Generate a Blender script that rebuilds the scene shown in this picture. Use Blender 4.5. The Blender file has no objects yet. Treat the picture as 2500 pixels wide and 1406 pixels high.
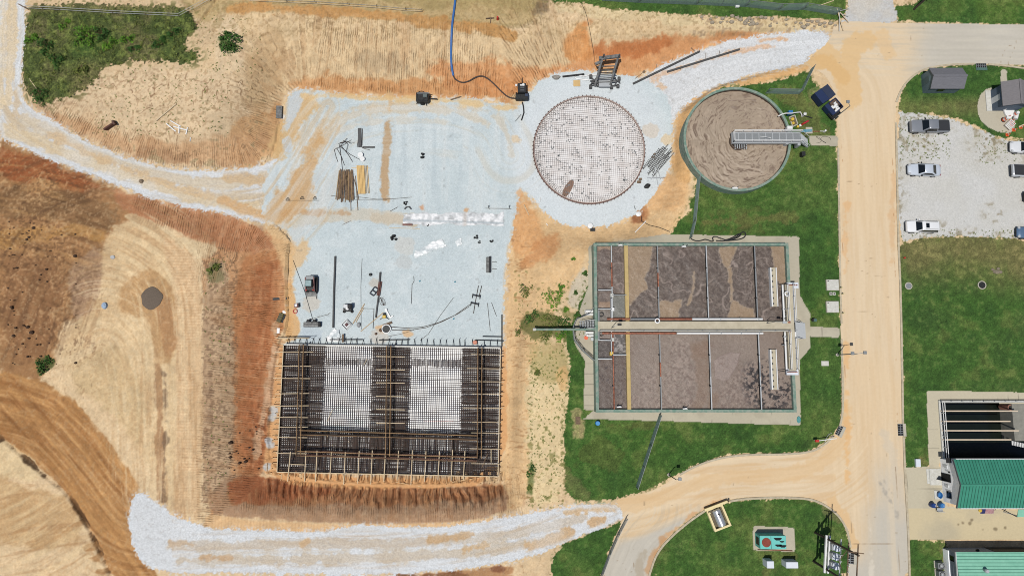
import bpy,math,random
import numpy as np
from mathutils import Vector,Matrix
R=math.radians
random.seed(7)
rng=np.random.default_rng(11)
sc=bpy.context.scene
COL=sc.collection
# camera
F_PX,CX,CY=1667.0,1250.0,703.0
TILT=R(7.0)
CAM=Vector((0.0,-12.2,99.4))
cam_d=bpy.data.cameras.new('drone_camera')
cam_d.sensor_width=36.0
cam_d.sensor_fit='HORIZONTAL'
cam_d.lens=24.0
cam_d.clip_start=1.0
cam_d.clip_end=3000.0
cam=bpy.data.objects.new('drone_camera',cam_d)
cam.location=CAM
cam.rotation_euler=(TILT,0,0)
COL.objects.link(cam)
sc.camera=cam
# sky and sun
SUN_EL=R(73.0)
SUN_H=Vector((-1.0,-1.15,0)).normalized()
w=bpy.data.worlds.new('World')
sc.world=w
w.use_nodes=True
nt=w.node_tree
bg=nt.nodes['Background']
sky=nt.nodes.new('ShaderNodeTexSky')
sky.sky_type='NISHITA'
sky.sun_disc=False
sky.sun_elevation=SUN_EL
sky.sun_rotation=math.atan2(SUN_H.x,SUN_H.y)
sky.air_density=1.0
sky.dust_density=1.0
nt.links.new(sky.outputs[0],bg.inputs[0])
bg.inputs[1].default_value=0.075
sun_d=bpy.data.lights.new('sun','SUN')
sun_d.energy=4.6
sun_d.angle=R(0.5)
sun_d.color=(1.0,0.965,0.91)
sun=bpy.data.objects.new('sun',sun_d)
to_sun=Vector((SUN_H.x*math.cos(SUN_EL),SUN_H.y*math.cos(SUN_EL),math.sin(SUN_EL)))
sun.rotation_euler=to_sun.to_track_quat('Z','Y').to_euler()
sun.location=to_sun*120
COL.objects.link(sun)
sc.view_settings.view_transform='Standard'
sc.view_settings.look='None'
sc.view_settings.exposure=0.0
sc.view_settings.gamma=1.0
sc.render.film_transparent=False
sc.cycles.max_bounces=6
sc.cycles.diffuse_bounces=3
sc.cycles.filter_width=1.0
# survey helpers: photo pixel + height -> place on the site
_c,_s=math.cos(TILT),math.sin(TILT)
def P(px,py,z=0.0):
 dx,dy=(px-CX)/F_PX,(CY-py)/F_PX
 ry,rz=dy*_c+_s,dy*_s-_c
 t=(z-CAM.z)/rz
 return Vector((CAM.x+t*dx,CAM.y+t*ry,z))
def project(x,y,z):
 dx,dy,dz=x-CAM.x,y-CAM.y,z-CAM.z
 fwd=dy*_s-dz*_c
 up=dy*_c+dz*_s
 return CX+F_PX*dx/fwd,CY-F_PX*up/fwd
K_ALB=1.60
def lin(c):
 return tuple(((v/255.0)/12.92 if v<=10 else((v/255.0+0.055)/1.055)**2.4)for v in c)
def alb(c,k=1.0):
 return tuple(min(0.86,v/K_ALB*k)for v in lin(c))
 # noise fields
def _lattice(ix,iy,seed):
 h=(ix.astype(np.int64)*374761393+iy.astype(np.int64)*668265263+seed*974711)&0x7FFFFFFF
 h=((h^(h>>13))*1274126177)&0x7FFFFFFF
 h=h^(h>>16)
 return(h&0xFFFF).astype(np.float32)/65535.0
def vnoise(x,y,seed=0):
 ix,iy=np.floor(x),np.floor(y)
 fx,fy=(x-ix).astype(np.float32),(y-iy).astype(np.float32)
 fx,fy=fx*fx*(3-2*fx),fy*fy*(3-2*fy)
 a,b=_lattice(ix,iy,seed),_lattice(ix+1,iy,seed)
 c,d=_lattice(ix,iy+1,seed),_lattice(ix+1,iy+1,seed)
 return(a+(b-a)*fx)*(1-fy)+(c+(d-c)*fx)*fy
def fbm(x,y,scale,octaves=3,seed=0,gain=0.5):
 v,amp,tot,f=0.0,1.0,0.0,1.0/scale
 for o in range(octaves):
  v=v+amp*(vnoise(x*f+17.3*o,y*f-9.1*o,seed+o)-0.5)
  tot+=amp
  amp*=gain
  f*=2.03
 return v/tot*2.0
def sstep(a,b,x):
 t=np.clip((x-a)/(b-a),0,1)
 return t*t*(3-2*t)
def seg_dist(X,Y,pts,closed):
 """distance to a polyline and arc length of the nearest point; signed (negative inside) when closed"""
 n=len(pts)
 best=np.full(X.shape,1e18,np.float64)
 arc=np.zeros(X.shape,np.float64)
 inside=np.zeros(X.shape,bool)
 L=0.0
 for i in range(n if closed else n-1):
  x0,y0=pts[i][0],pts[i][1]
  x1,y1=pts[(i+1)%n][0],pts[(i+1)%n][1]
  ex,ey=x1-x0,y1-y0
  ll=ex*ex+ey*ey+1e-12
  t=np.clip(((X-x0)*ex+(Y-y0)*ey)/ll,0,1)
  d=(X-x0-t*ex)**2+(Y-y0-t*ey)**2
  m=d<best
  best=np.where(m,d,best)
  arc=np.where(m,L+t*math.sqrt(ll),arc)
  if closed and y0!=y1:
   c=((y0>Y)!=(y1>Y))&(X<(x1-x0)*(Y-y0)/(y1-y0)+x0)
   inside^=c
  L+=math.sqrt(ll)
 d=np.sqrt(best)
 if closed:
  d=np.where(inside,-d,d)
 return d,arc
def smooth_poly(pts,it=2,closed=True):
 for _ in range(it):
  out=[]
  n=len(pts)
  if not closed:
   out.append(pts[0])
  for i in range(n if closed else n-1):
   a,b=pts[i],pts[(i+1)%n]
   out.append((a[0]*.75+b[0]*.25,a[1]*.75+b[1]*.25))
   out.append((a[0]*.25+b[0]*.75,a[1]*.25+b[1]*.75))
  if not closed:
   out.append(pts[-1])
  pts=out
 return pts
 # object helpers
def tag(o,label=None,cat=None,group=None,kind=None):
 if label:o['label']=label
 if cat:o['category']=cat
 if group:o['group']=group
 if kind:o['kind']=kind
 return o
def empty(name,loc,label,cat,group=None,rz=0.0):
 o=bpy.data.objects.new(name,None)
 o.empty_display_size=0.3
 o.location=loc
 o.rotation_euler=(0,0,rz)
 COL.objects.link(o)
 return tag(o,label,cat,group)
def dup(root,loc=None,rz=None,label=None,group=None):
 r=root.copy()
 COL.objects.link(r)
 if loc is not None:r.location=loc
 if rz is not None:r.rotation_euler=(0,0,rz)
 if label:r['label']=label
 if group:r['group']=group
 for ch in list(root.children):
  c=ch.copy()
  COL.objects.link(c)
  c.parent=r
  for g in list(ch.children):
   d=g.copy()
   COL.objects.link(d)
   d.parent=c
 return r
class MB:
 """collects verts and faces, then links them as ONE mesh object"""
 def __init__(self):
  self.v,self.f=[],[]
 def add(self,vs,fs):
  b=len(self.v)
  self.v.extend([tuple(p)for p in vs])
  self.f.extend([tuple(b+i for i in f)for f in fs])
  return self
 def box(self,x0,x1,y0,y1,z0,z1,ch=0.0):
  if ch<=0:
   vs=[(x,y,z)for z in(z0,z1)for y in(y0,y1)for x in(x0,x1)]
   return self.add(vs,[(0,2,3,1),(4,5,7,6),(0,1,5,4),(2,6,7,3),(0,4,6,2),(1,3,7,5)])
  c=ch
  pl=[(x0+c,y0),(x1-c,y0),(x1,y0+c),(x1,y1-c),(x1-c,y1),(x0+c,y1),(x0,y1-c),(x0,y0+c)]
  pt=[(x0+2*c,y0+c),(x1-2*c,y0+c),(x1-c,y0+2*c),(x1-c,y1-2*c),(x1-2*c,y1-c),(x0+2*c,y1-c),(x0+c,y1-2*c),(x0+c,y0+2*c)]
  return self.loops([[(x,y,z0)for x,y in pl],[(x,y,z1-c)for x,y in pl],[(x,y,z1)for x,y in pt]])
 def loops(self,rings,cap0=True,cap1=True,closed=True):
  """skin a list of equally long rings"""
  n=len(rings[0])
  vs=[p for r in rings for p in r]
  fs=[]
  for k in range(len(rings)-1):
   for i in range(n if closed else n-1):
    j=(i+1)%n
    fs.append((k*n+i,k*n+j,(k+1)*n+j,(k+1)*n+i))
  if cap0:fs.append(tuple(range(n-1,-1,-1)))
  if cap1:fs.append(tuple((len(rings)-1)*n+i for i in range(n)))
  return self.add(vs,fs)
 def prism(self,pts,z0,z1):
  a=sum(pts[i][0]*pts[(i+1)%len(pts)][1]-pts[(i+1)%len(pts)][0]*pts[i][1]for i in range(len(pts)))
  if a<0:pts=pts[::-1]
  return self.loops([[(p[0],p[1],z0)for p in pts],[(p[0],p[1],z1)for p in pts]])
 def cyl(self,x,y,z0,z1,r,r1=None,n=12):
  r1=r if r1 is None else r1
  return self.loops([[(x+rr*math.cos(2*math.pi*i/n),y+rr*math.sin(2*math.pi*i/n),z)for i in range(n)]for rr,z in((r,z0),(r1,z1))])
 def ring(self,x,y,prof,n=48,a0=0,a1=2*math.pi):
  """lathe a closed (r, z) profile about a vertical axis"""
  full=abs(a1-a0-2*math.pi)<1e-6
  m=n if full else n+1
  rings=[]
  for i in range(m):
   a=a0+(a1-a0)*i/n
   rings.append([(x+r*math.cos(a),y+r*math.sin(a),z)for r,z in prof])
  if full:rings.append(rings[0])
  return self.loops(rings,not full,not full)
 def tube(self,pts,r,n=8,caps=True):
  pts=[Vector(p)for p in pts]
  rings=[]
  prev=None
  for i,p in enumerate(pts):
   t=(pts[min(i+1,len(pts)-1)]-pts[max(i-1,0)])
   if t.length<1e-9:t=Vector((0,0,1))
   t.normalize()
   if prev is None:
    ref=Vector((0,0,1))if abs(t.z)<0.9 else Vector((1,0,0))
    u=t.cross(ref).normalized()
   else:
    u=(prev-t*prev.dot(t))
    u=u.normalized()if u.length>1e-6 else t.orthogonal().normalized()
   prev=u
   v=t.cross(u)
   rr=r[i]if isinstance(r,(list,tuple))else r
   rings.append([tuple(p+u*(rr*math.cos(2*math.pi*k/n))+v*(rr*math.sin(2*math.pi*k/n)))for k in range(n)])
  return self.loops(rings,caps,caps)
 def bar(self,a,b,wd,ht=None,up=(0,0,1)):
  """rectangular bar from a to b, wd across, ht deep, centred on the line"""
  ht=wd if ht is None else ht
  a,b=Vector(a),Vector(b)
  t=(b-a).normalized()
  upv=Vector(up)
  if abs(t.dot(upv))>0.98:upv=Vector((1,0,0))
  s=t.cross(upv).normalized()*(wd/2)
  u=s.cross(t).normalized()*(ht/2)
  return self.loops([[tuple(p-s-u),tuple(p+s-u),tuple(p+s+u),tuple(p-s+u)]for p in(a,b)])
 def build(self,name,mat,parent=None,smooth=False,bevel=0.0,local=False):
  me=bpy.data.meshes.new(name)
  v=self.v
  if parent is not None and not local:
   base=Vector((0,0,0))
   p=parent
   while p is not None:
    base=base+p.location
    p=p.parent
   v=[(a-base.x,b-base.y,c-base.z)for a,b,c in v]
  me.from_pydata(v,[],self.f)
  me.validate()
  if smooth:
   me.polygons.foreach_set('use_smooth',[True]*len(me.polygons))
  me.update()
  mats=mat if isinstance(mat,(list,tuple))else[mat]
  for m in mats:me.materials.append(m)
  o=bpy.data.objects.new(name,me)
  COL.objects.link(o)
  if parent is not None:o.parent=parent
  if smooth:
   try:
    mod=o.modifiers.new('edges','EDGE_SPLIT')
    mod.split_angle=R(35)
   except Exception:
    pass
  if bevel>0:
   b=o.modifiers.new('soft_edges','BEVEL')
   b.width=bevel
   b.segments=2
   b.limit_method='ANGLE'
  return o
  # materials
def mat(name,c,rough=0.7,metal=0.0,var=0.12,scale=3.0,c2=None,bump=0.0,spec=0.4,k=1.0,wear=None,raw=False,stretch=None,detail=5):
 """procedural surface: base colour broken up by two noises, optional second colour in patches"""
 m=bpy.data.materials.new(name)
 m.use_nodes=True
 t=m.node_tree
 b=t.nodes['Principled BSDF']
 b.inputs['Roughness'].default_value=rough
 b.inputs['Metallic'].default_value=metal
 b.inputs['Specular IOR Level'].default_value=spec
 ca=c if raw else alb(c,k)
 cb=tuple(v*(1-2.2*var)for v in ca)if c2 is None else(c2 if raw else alb(c2,k))
 tc=t.nodes.new('ShaderNodeNewGeometry')
 mp=t.nodes.new('ShaderNodeMapping')
 if stretch:mp.inputs['Scale'].default_value=stretch
 t.links.new(tc.outputs['Position'],mp.inputs[0])
 n1=t.nodes.new('ShaderNodeTexNoise')
 n1.inputs['Scale'].default_value=scale
 n1.inputs['Detail'].default_value=detail
 n1.inputs['Roughness'].default_value=0.65
 t.links.new(mp.outputs[0],n1.inputs['Vector'])
 rp=t.nodes.new('ShaderNodeValToRGB')
 lo,hi=(0.35,0.68)if wear is None else wear
 rp.color_ramp.elements[0].position=lo
 rp.color_ramp.elements[1].position=hi
 rp.color_ramp.elements[0].color=(*cb,1)
 rp.color_ramp.elements[1].color=(*ca,1)
 t.links.new(n1.outputs['Fac'],rp.inputs[0])
 t.links.new(rp.outputs[0],b.inputs['Base Color'])
 if bump>0:
  n2=t.nodes.new('ShaderNodeTexNoise')
  n2.inputs['Scale'].default_value=scale*4
  n2.inputs['Detail'].default_value=4
  t.links.new(mp.outputs[0],n2.inputs['Vector'])
  bp=t.nodes.new('ShaderNodeBump')
  bp.inputs['Strength'].default_value=bump
  bp.inputs['Distance'].default_value=0.05
  t.links.new(n2.outputs['Fac'],bp.inputs['Height'])
  t.links.new(bp.outputs[0],b.inputs['Normal'])
 return m
 # TERRAIN
ZP=-2.4
X0,X1,Y0,Y1,RES=-81.0,81.0,-42.6,47.0,0.125
fx=np.arange(X0,X1+1e-6,RES)
fy=np.arange(Y0,Y1+1e-6,RES)
grow=np.cumsum(np.array([0.5*1.42**i for i in range(17)]))
gx=np.concatenate([X0-grow[::-1],fx,X1+grow])
gy=np.concatenate([Y0-grow[::-1],fy,Y1+grow])
NX,NY=len(gx),len(gy)
GX,GY=np.meshgrid(gx,gy)
WXX,WYY=GX,GY
# height: plateaus and ramps, slopes between them by distance weighting (world metres)
hr=[]
hr.append(([(700,222),(760,215),(930,232),(1060,236),(1200,241),(1258,258),(1300,222),(1350,190),(1420,175),(1530,185),(1600,215),(1638,300),(1634,400),(1600,470),(1540,530),(1470,555),(1400,550),(1330,520),(1290,490),(1254,560),(1242,640),(1238,850),(1228,1172),(950,1186),(660,1158),(655,1060),(672,850),(706,800),(700,700),(704,620),(712,565),(722,400),(715,330),(690,280)],lambda u:0*u+ZP,ZP))
hr.append(([(-90,-90),(60,-90),(55,200),(60,252),(200,340),(360,400),(520,415),(640,400),(690,390),(690,545),(560,520),(400,490),(250,435),(80,370),(0,335),(-90,330)],lambda u:0.3-(0.3-ZP)*np.clip((u-60)/640,0,1),-1.0))
hr.append(([(1640,290),(1660,265),(1750,210),(1850,180),(1965,150),(2025,95),(2000,78),(1850,88),(1760,105),(1680,135),(1580,190),(1600,250)],lambda u:ZP+(0-ZP)*np.clip((u-1600)/420,0,1),-1.5))
hr.append(([(560,20),(640,16),(760,24),(900,34),(1000,43),(1100,55),(1180,68),(1250,80),(1310,36),(1420,36),(1600,50),(1750,64),(1900,64),(2030,70),(2060,55),(2570,60),(2570,-90),(440,-90),(480,50)],lambda u:0.8*(1-sstep(1300,2000,u)),0.5))
hr.append(([(72,20),(440,20),(480,100),(560,130),(556,200),(500,280),(400,300),(300,270),(200,260),(120,250),(72,230)],lambda u:0*u+1.2,1.2))
hr.append(([(-90,430),(0,440),(150,480),(300,520),(400,560),(470,610),(493,690),(497,1240),(520,1290),(520,1480),(-90,1480)],lambda u:0*u+0.2,0.2))
hr.append(([(500,1275),(900,1280),(1220,1265),(1300,1228),(1400,1222),(2075,1100),(2570,1100),(2570,1480),(500,1480)],lambda u:0*u,0.0))
hr.append(([(1430,640),(1640,605),(1668,510),(1702,462),(1682,420),(1676,340),(1692,270),(1738,222),(1790,204),(1870,190),(1975,165),(2030,110),(2570,60),(2570,1200),(1300,1225),(1287,1000),(1300,850),(1320,760),(1370,680)],lambda u:0*u,0.0))
cx=np.arange(X0-1,X1+1.01,0.5)
cy=np.arange(Y0-1,Y1+1.01,0.5)
CXg,CYg=np.meshgrid(cx,cy)
cu0,cv0=project(CXg,CYg,0.0)
num=np.zeros(CXg.shape)
den=np.zeros(CXg.shape)
floor_w=[tuple(P(x,y,ZP).xy)for x,y in smooth_poly(hr[0][0],3)]
for poly,zf,zg in hr:
 pw=[tuple(P(x,y,zg).xy)for x,y in poly]
 d,_a=seg_dist(CXg,CYg,pw,True)
 wgt=1.0/(np.maximum(d,0.02)**2.0)
 num+=wgt*zf(cu0)
 den+=wgt
hc=num/den
def bil(grid,x,y,gx0,gy0,res):
 fx_,fy_=(x-gx0)/res,(y-gy0)/res
 ix=np.clip(np.floor(fx_).astype(int),0,grid.shape[1]-2)
 iy=np.clip(np.floor(fy_).astype(int),0,grid.shape[0]-2)
 tx,ty=fx_-ix,fy_-iy
 return(grid[iy,ix]*(1-tx)+grid[iy,ix+1]*tx)*(1-ty)+(grid[iy+1,ix]*(1-tx)+grid[iy+1,ix+1]*tx)*ty
def hz(x,y):
 return float(bil(hc,np.array(x),np.array(y),cx[0],cy[0],0.5))
def G(px,py,dz=0.0):
 """the point of the ground seen at a photo pixel, lifted by dz"""
 z=0.0
 for _ in range(6):
  p=P(px,py,z)
  z=hz(p.x,p.y)
 p=P(px,py,z)
 return Vector((p.x,p.y,z+dz))
HZ=bil(hc,np.clip(GX,X0,X1),np.clip(GY,Y0,Y1),cx[0],cy[0],0.5)
Uf,Vf=project(GX,GY,HZ)
def fold(a,lo,hi):
 t=np.mod(a-lo,2*(hi-lo))
 return lo+np.where(t>hi-lo,2*(hi-lo)-t,t)
U,V=fold(Uf,1.0,2499.0),fold(Vf,1.0,1405.0)
STEP=3
Us,Vs=U[::STEP,::STEP],V[::STEP,::STEP]
_ry,_rx=np.arange(NY)/STEP,np.arange(NX)/STEP
_iy=np.minimum(_ry.astype(int),Us.shape[0]-2)
_ix=np.minimum(_rx.astype(int),Us.shape[1]-2)
_ty=(_ry-_iy)[:,None]
_tx=(_rx-_ix)[None,:]
def up(s):
 a,b=s[_iy][:,_ix],s[_iy][:,_ix+1]
 c,d=s[_iy+1][:,_ix],s[_iy+1][:,_ix+1]
 return((a*(1-_tx)+b*_tx)*(1-_ty)+(c*(1-_tx)+d*_tx)*_ty).astype(np.float32)
def sd(pts,width=None,smooth=1):
 """signed distance in px to a polygon, or to a stroke of that width"""
 closed=width is None
 if smooth:pts=smooth_poly(pts,smooth,closed)
 d,_=seg_dist(Us,Vs,pts,closed)
 if width is not None:d=d-width/2
 return up(d)
N20=fbm(GX,GY,16,3,1)
N6=fbm(GX,GY,5.0,3,21)
N2=fbm(GX,GY,1.8,3,41)
N05=fbm(GX,GY,0.55,2,61)
NW_=rng.standard_normal(GX.shape).astype(np.float32)
fd_s,fa_s=seg_dist(GX[::STEP,::STEP],GY[::STEP,::STEP],floor_w,True)
FD=up(fd_s)
FA=up(fa_s)
gxa=np.abs(np.diff(FA,axis=1,append=FA[:,-1:]))+np.abs(np.diff(FA,axis=0,append=FA[-1:]))
SEAM=(gxa>0.5).astype(np.float32)
for _ in range(5):
 SEAM=np.maximum.reduce([SEAM,np.roll(SEAM,1,0),np.roll(SEAM,-1,0),np.roll(SEAM,1,1),np.roll(SEAM,-1,1)])
for _ in range(6):
 SEAM=(SEAM+np.roll(SEAM,1,0)+np.roll(SEAM,-1,0)+np.roll(SEAM,1,1)+np.roll(SEAM,-1,1))/5
RM=1-np.clip(SEAM*1.3,0,1)
def streak(ang,along,across,seed=0,octv=3):
 c,s=math.cos(ang),math.sin(ang)
 a,b=GX*c+GY*s,-GX*s+GY*c
 wob=N6*0.5
 return fbm(a/along,(b+wob*0.4)/across,1.0,octv,100+seed)
 # what lies where (photo px)
road_poly=[(2030,98),(2036,52),(2195,57),(2900,66),(2900,175),(2400,155),(2330,157),(2275,163),(2240,175),(2210,200),(2190,240),(2186,290),(2190,600),(2197,700),(2203,1000),(2207,1140),(2212,1200),(2217,1320),(2219,1420),(2075,1420),(2070,1390),(2078,1330),(2070,1290),(2045,1250),(2000,1222),(1960,1213),(1880,1213),(1800,1215),(1740,1228),(1680,1266),(1630,1310),(1600,1350),(1582,1420),(1468,1420),(1490,1340),(1512,1288),(1524,1262),(1512,1232),(1500,1218),(1560,1207),(1600,1195),(1640,1170),(1700,1135),(1760,1116),(1830,1109),(1920,1110),(1980,1103),(2020,1080),(2045,1050),(2057,1010),(2055,900),(2050,700),(2047,500),(2045,300),(2040,230),(2018,185),(1985,168),(1965,150)]
S_road=sd(road_poly,smooth=1)
S_appr=sd([(2065,-20),(2182,-20),(2184,20),(2195,58),(2050,58),(2070,35)])
pad_poly=[(696,240),(735,212),(790,225),(870,236),(930,237),(1000,243),(1060,243),(1110,238),(1200,247),(1240,255),(1258,275),(1290,225),(1330,190),(1400,172),(1470,178),(1545,190),(1600,205),(1640,250),(1640,330),(1640,400),(1605,460),(1560,520),(1500,548),(1440,556),(1380,548),(1330,520),(1290,475),(1266,470),(1252,560),(1238,620),(1232,700),(1228,850),(1222,1160),(672,1150),(690,845),(716,820),(718,790),(706,750),(714,690),(712,640),(718,600),(690,560),(640,545),(640,430),(690,380),(690,320)]
S_pad=sd(pad_poly)
haul_poly=[(-20,-20),(62,-20),(62,60),(55,130),(50,200),(57,250),(110,285),(200,340),(280,375),(360,400),(440,415),(520,417),(580,414),(640,402),(700,380),(720,540),(640,547),(560,522),(480,512),(400,492),(330,470),(250,435),(160,405),(80,370),(-20,330)]
S_haul=sd(haul_poly)
south_poly=[(325,1205),(350,1203),(385,1228),(430,1260),(470,1272),(495,1290),(620,1293),(780,1299),(850,1284),(900,1280),(1000,1286),(1080,1285),(1160,1275),(1250,1258),(1330,1245),(1400,1232),(1440,1228),(1500,1230),(1520,1245),(1517,1272),(1440,1300),(1380,1325),(1300,1355),(1240,1372),(1160,1385),(1050,1395),(900,1404),(700,1400),(500,1398),(450,1402),(380,1390),(345,1370),(325,1330),(312,1270)]
S_south=sd(south_poly,smooth=1)
ramp_poly=[(1545,205),(1600,168),(1680,132),(1760,104),(1850,88),(1920,78),(2000,77),(2027,84),(2020,110),(1985,132),(1965,150),(1930,165),(1850,180),(1800,195),(1750,210),(1700,235),(1660,265),(1640,310),(1600,300)]
S_ramp=sd(ramp_poly)
S_park=sd([(2188,275),(2215,270),(2260,280),(2330,292),(2400,318),(2440,342),(2520,345),(2520,585),(2400,578),(2340,577),(2250,580),(2192,592)])
lawn=np.minimum.reduce([sd([(1310,-20),(1335,3),(1420,8),(1480,22),(1560,27),(1640,33),(1720,36),(1780,44),(1900,40),(1960,44),(2035,50),(2058,45),(2068,20),(2060,-20)]),sd([(2182,12),(2190,40),(2197,55),(2900,66),(2900,-20),(2260,-20),(2240,15)],smooth=1),sd([(1750,215),(1790,212),(1870,205),(1930,190),(1974,172),(1985,205),(2010,220),(2030,250),(2044,320),(2047,560),(2053,820),(2055,1008),(2043,1048),(2018,1076),(1980,1100),(1920,1106),(1830,1105),(1760,1112),(1700,1131),(1640,1165),(1590,1192),(1490,1222),(1384,1224),(1378,1130),(1378,1040),(1390,950),(1392,880),(1378,820),(1400,780),(1430,700),(1500,640),(1590,600),(1645,568),(1652,545),(1662,528),(1688,522),(1680,500),(1698,472),(1700,430),(1720,400)]),sd([(2192,278),(2197,235),(2212,203),(2242,178),(2278,166),(2330,160),(2400,158),(2700,178),(2700,350),(2440,338),(2395,312),(2330,285),(2260,276)]),sd([(2195,600),(2250,582),(2340,578),(2400,580),(2520,586),(2520,960),(2267,960),(2268,1140),(2210,1140),(2205,1000),(2199,700)],smooth=0),sd([(2218,1317),(2295,1318),(2312,1330),(2300,1420),(2220,1420)],smooth=0),sd([(1583,1420),(1602,1350),(1642,1306),(1692,1266),(1742,1232),(1800,1219),(1960,1217),(2000,1226),(2043,1254),(2068,1292),(2076,1330),(2070,1420)]),sd([(1342,1420),(1356,1336),(1440,1302),(1500,1280),(1521,1268),(1510,1288),(1487,1340),(1464,1420)],smooth=1)])
S_rough=sd([(66,22),(120,12),(180,10),(330,16),(430,16),(468,30),(478,70),(440,122),(492,128),(478,158),(420,148),(330,152),(255,158),(232,200),(195,225),(130,248),(100,256),(66,225),(52,150),(62,100)])
walk=np.minimum.reduce([sd([(1450,1002),(1424,1000),(1428,880),(1404,842),(1398,800),(1410,770),(1436,700),(1437,600),(1620,572),(1951,578),(1952,720),(1978,765),(1978,850),(1952,880),(1955,1038),(1422,1022)],smooth=0),sd([(1976,797),(2050,800),(2050,824),(1976,822)],smooth=0),sd([(1975,331),(2046,333),(2046,357),(1978,355)],smooth=0),sd([(2262,953),(2520,958),(2520,1125),(2296,1125),(2290,1142),(2268,1142)],smooth=0),sd([(2210,1141),(2300,1138),(2310,1236),(2520,1248),(2520,1316),(2300,1318),(2218,1316)],smooth=0),sd([(2443,170),(2458,170),(2460,205),(2443,206)],smooth=0),sd([(2428,212),(2398,222),(2385,255),(2390,290),(2412,312),(2440,324),(2472,326),(2480,300),(2470,262),(2432,262)]),sd([(1838,1283),(1940,1287),(1941,1346),(1840,1343)],smooth=0)])
hole_tank=sd([(2290,976),(2520,984),(2520,1135),(2297,1128)],smooth=0)
edge=N2*4.0+N05*3.0+fbm(GX,GY,0.3,2,81)*3.0
fine=N05*1.0
CLS=np.zeros(GX.shape,np.int8)
rag=fbm(GX,GY,0.5,3,83,.7)
cond=[(1,S_rough+edge*2.0+rag*9),(2,S_haul+edge+rag*5),(2,S_south+edge+rag*5),(2,S_ramp+edge*1.2+rag*5),(3,S_pad+edge*0.9+rag*5),(5,S_park+edge),(6,lawn+edge*0.9+rag*3),(2,S_appr+edge),(4,S_road+fine*0.6),(7,walk+fine*0.5)]
for k,s in cond:
 CLS[s<0]=k
CLS[(V>1330)&(S_road<-0.5)&(U>1440)&(U<1600)]=4
N03=fbm(GX,GY,0.3,2,71)
GRAIN=0.55*N05+0.5*N03+0.45*N2
# colour of the ground
C=np.zeros(GX.shape+(3,),np.float32)
C[:]=(222,194,154)
def paint(s,col,soft=4.0,a=1.0,warp=None):
 s=s if warp is None else s+warp
 if soft>2.5:
  s=s+GRAIN*soft
  soft=soft*0.62
 m=1-sstep(-soft,soft,s)
 m=(m*a)[...,None].astype(np.float32)
 C[:]=C*(1-m)+np.array(col,np.float32)*m
def tint(m,col):
 m=np.clip(m,0,1)[...,None].astype(np.float32)
 C[:]=C*(1-m)+np.array(col,np.float32)*m
SOFT=N6*14+N2*8
M_PX=0.0612
def path_field(pts,it=3):
 d,a=seg_dist(Us,Vs,smooth_poly(pts,it,False),False)
 return up(d)*M_PX,up(a)*M_PX
tn,an=path_field([(40,240),(60,252),(110,285),(200,340),(280,377),(360,402),(440,416),(540,416),(600,410),(640,392),(668,350),(684,300),(698,240),(730,212),(800,222),(930,232),(1060,236),(1200,241),(1256,252),(1290,222),(1350,186),(1440,168),(1540,184),(1600,162),(1700,126),(1850,82),(2000,74),(2060,70)])
tw,aw=path_field([(180,412),(250,440),(400,494),(560,527),(640,550),(682,585),(702,650),(704,760),(690,840),(668,1060),(655,1160),(648,1320)])
ts,as_=path_field([(400,1140),(560,1156),(660,1162),(950,1188),(1230,1180),(1300,1170)])
inN=sd([(40,240),(60,252),(110,285),(200,340),(280,377),(360,402),(440,416),(540,416),(600,410),(640,392),(668,350),(684,300),(698,240),(730,212),(800,222),(930,232),(1060,236),(1200,241),(1256,252),(1290,222),(1350,186),(1440,168),(1540,184),(1600,162),(1700,126),(1850,82),(2000,74),(2060,70),(2060,-60),(-60,-60),(-60,240)],smooth=0)<0
inS=(V>1150)&(U>480)&(U<1290)&((ts>tw)|(U>650))
sel_w=~inN&~inS
BA=np.where(inN,an,np.where(inS,as_+300,aw+600)).astype(np.float32)
BD=np.where(inN,tn,np.where(inS,ts,tw)).astype(np.float32)
bank=(BD>0)&(CLS==0)
wn=inN*(1-sstep(10.2,12.5,BD+N6))*(1-(1-sstep(500,640,U+N6*30))*sstep(2.5,5.5,BD+N6*1.5))*(1-.65*sstep(1330,1420,U))*(1-sstep(1560,1700,U))
ww=sel_w*(U<712)*(V>425)*(1-sstep(9.5,12.5,BD+N6))*np.where(U<480,(1-sstep(3,5,BD+N6))*sstep(300,380,U),1)*np.where(V>1300,0,1)*(U>280)
ws=inS*(1-sstep(4.6,6.2,BD+.5*N6))
gbx=np.abs(np.diff(BA,axis=1,append=BA[:,-1:]))+np.abs(np.diff(BA,axis=0,append=BA[-1:]))
SM=(gbx>0.6).astype(np.float32)
for _ in range(3):
 SM=np.maximum.reduce([SM,np.roll(SM,1,0),np.roll(SM,-1,0),np.roll(SM,1,1),np.roll(SM,-1,1)])
for _ in range(3):
 SM=(SM+np.roll(SM,1,0)+np.roll(SM,-1,0)+np.roll(SM,1,1)+np.roll(SM,-1,1))/5
BK=(bank*(1-np.clip(SM,0,1))*np.clip(wn*.95+ww*.95+ws*.7,0,1)).astype(np.float32)
down=fbm(BA/0.34,BD/4.5,1.0,2,200)
down2=fbm(BA/1.6,BD/7.0,1.0,2,210)
def clodc(x,y,rx,ry):
 return(CLS==0)*(1-sstep(.5,1.1,np.hypot((U-x)/rx,(V-y)/ry)+N2*.3))*sstep(-.1,.35,N05+.5*N2)
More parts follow.
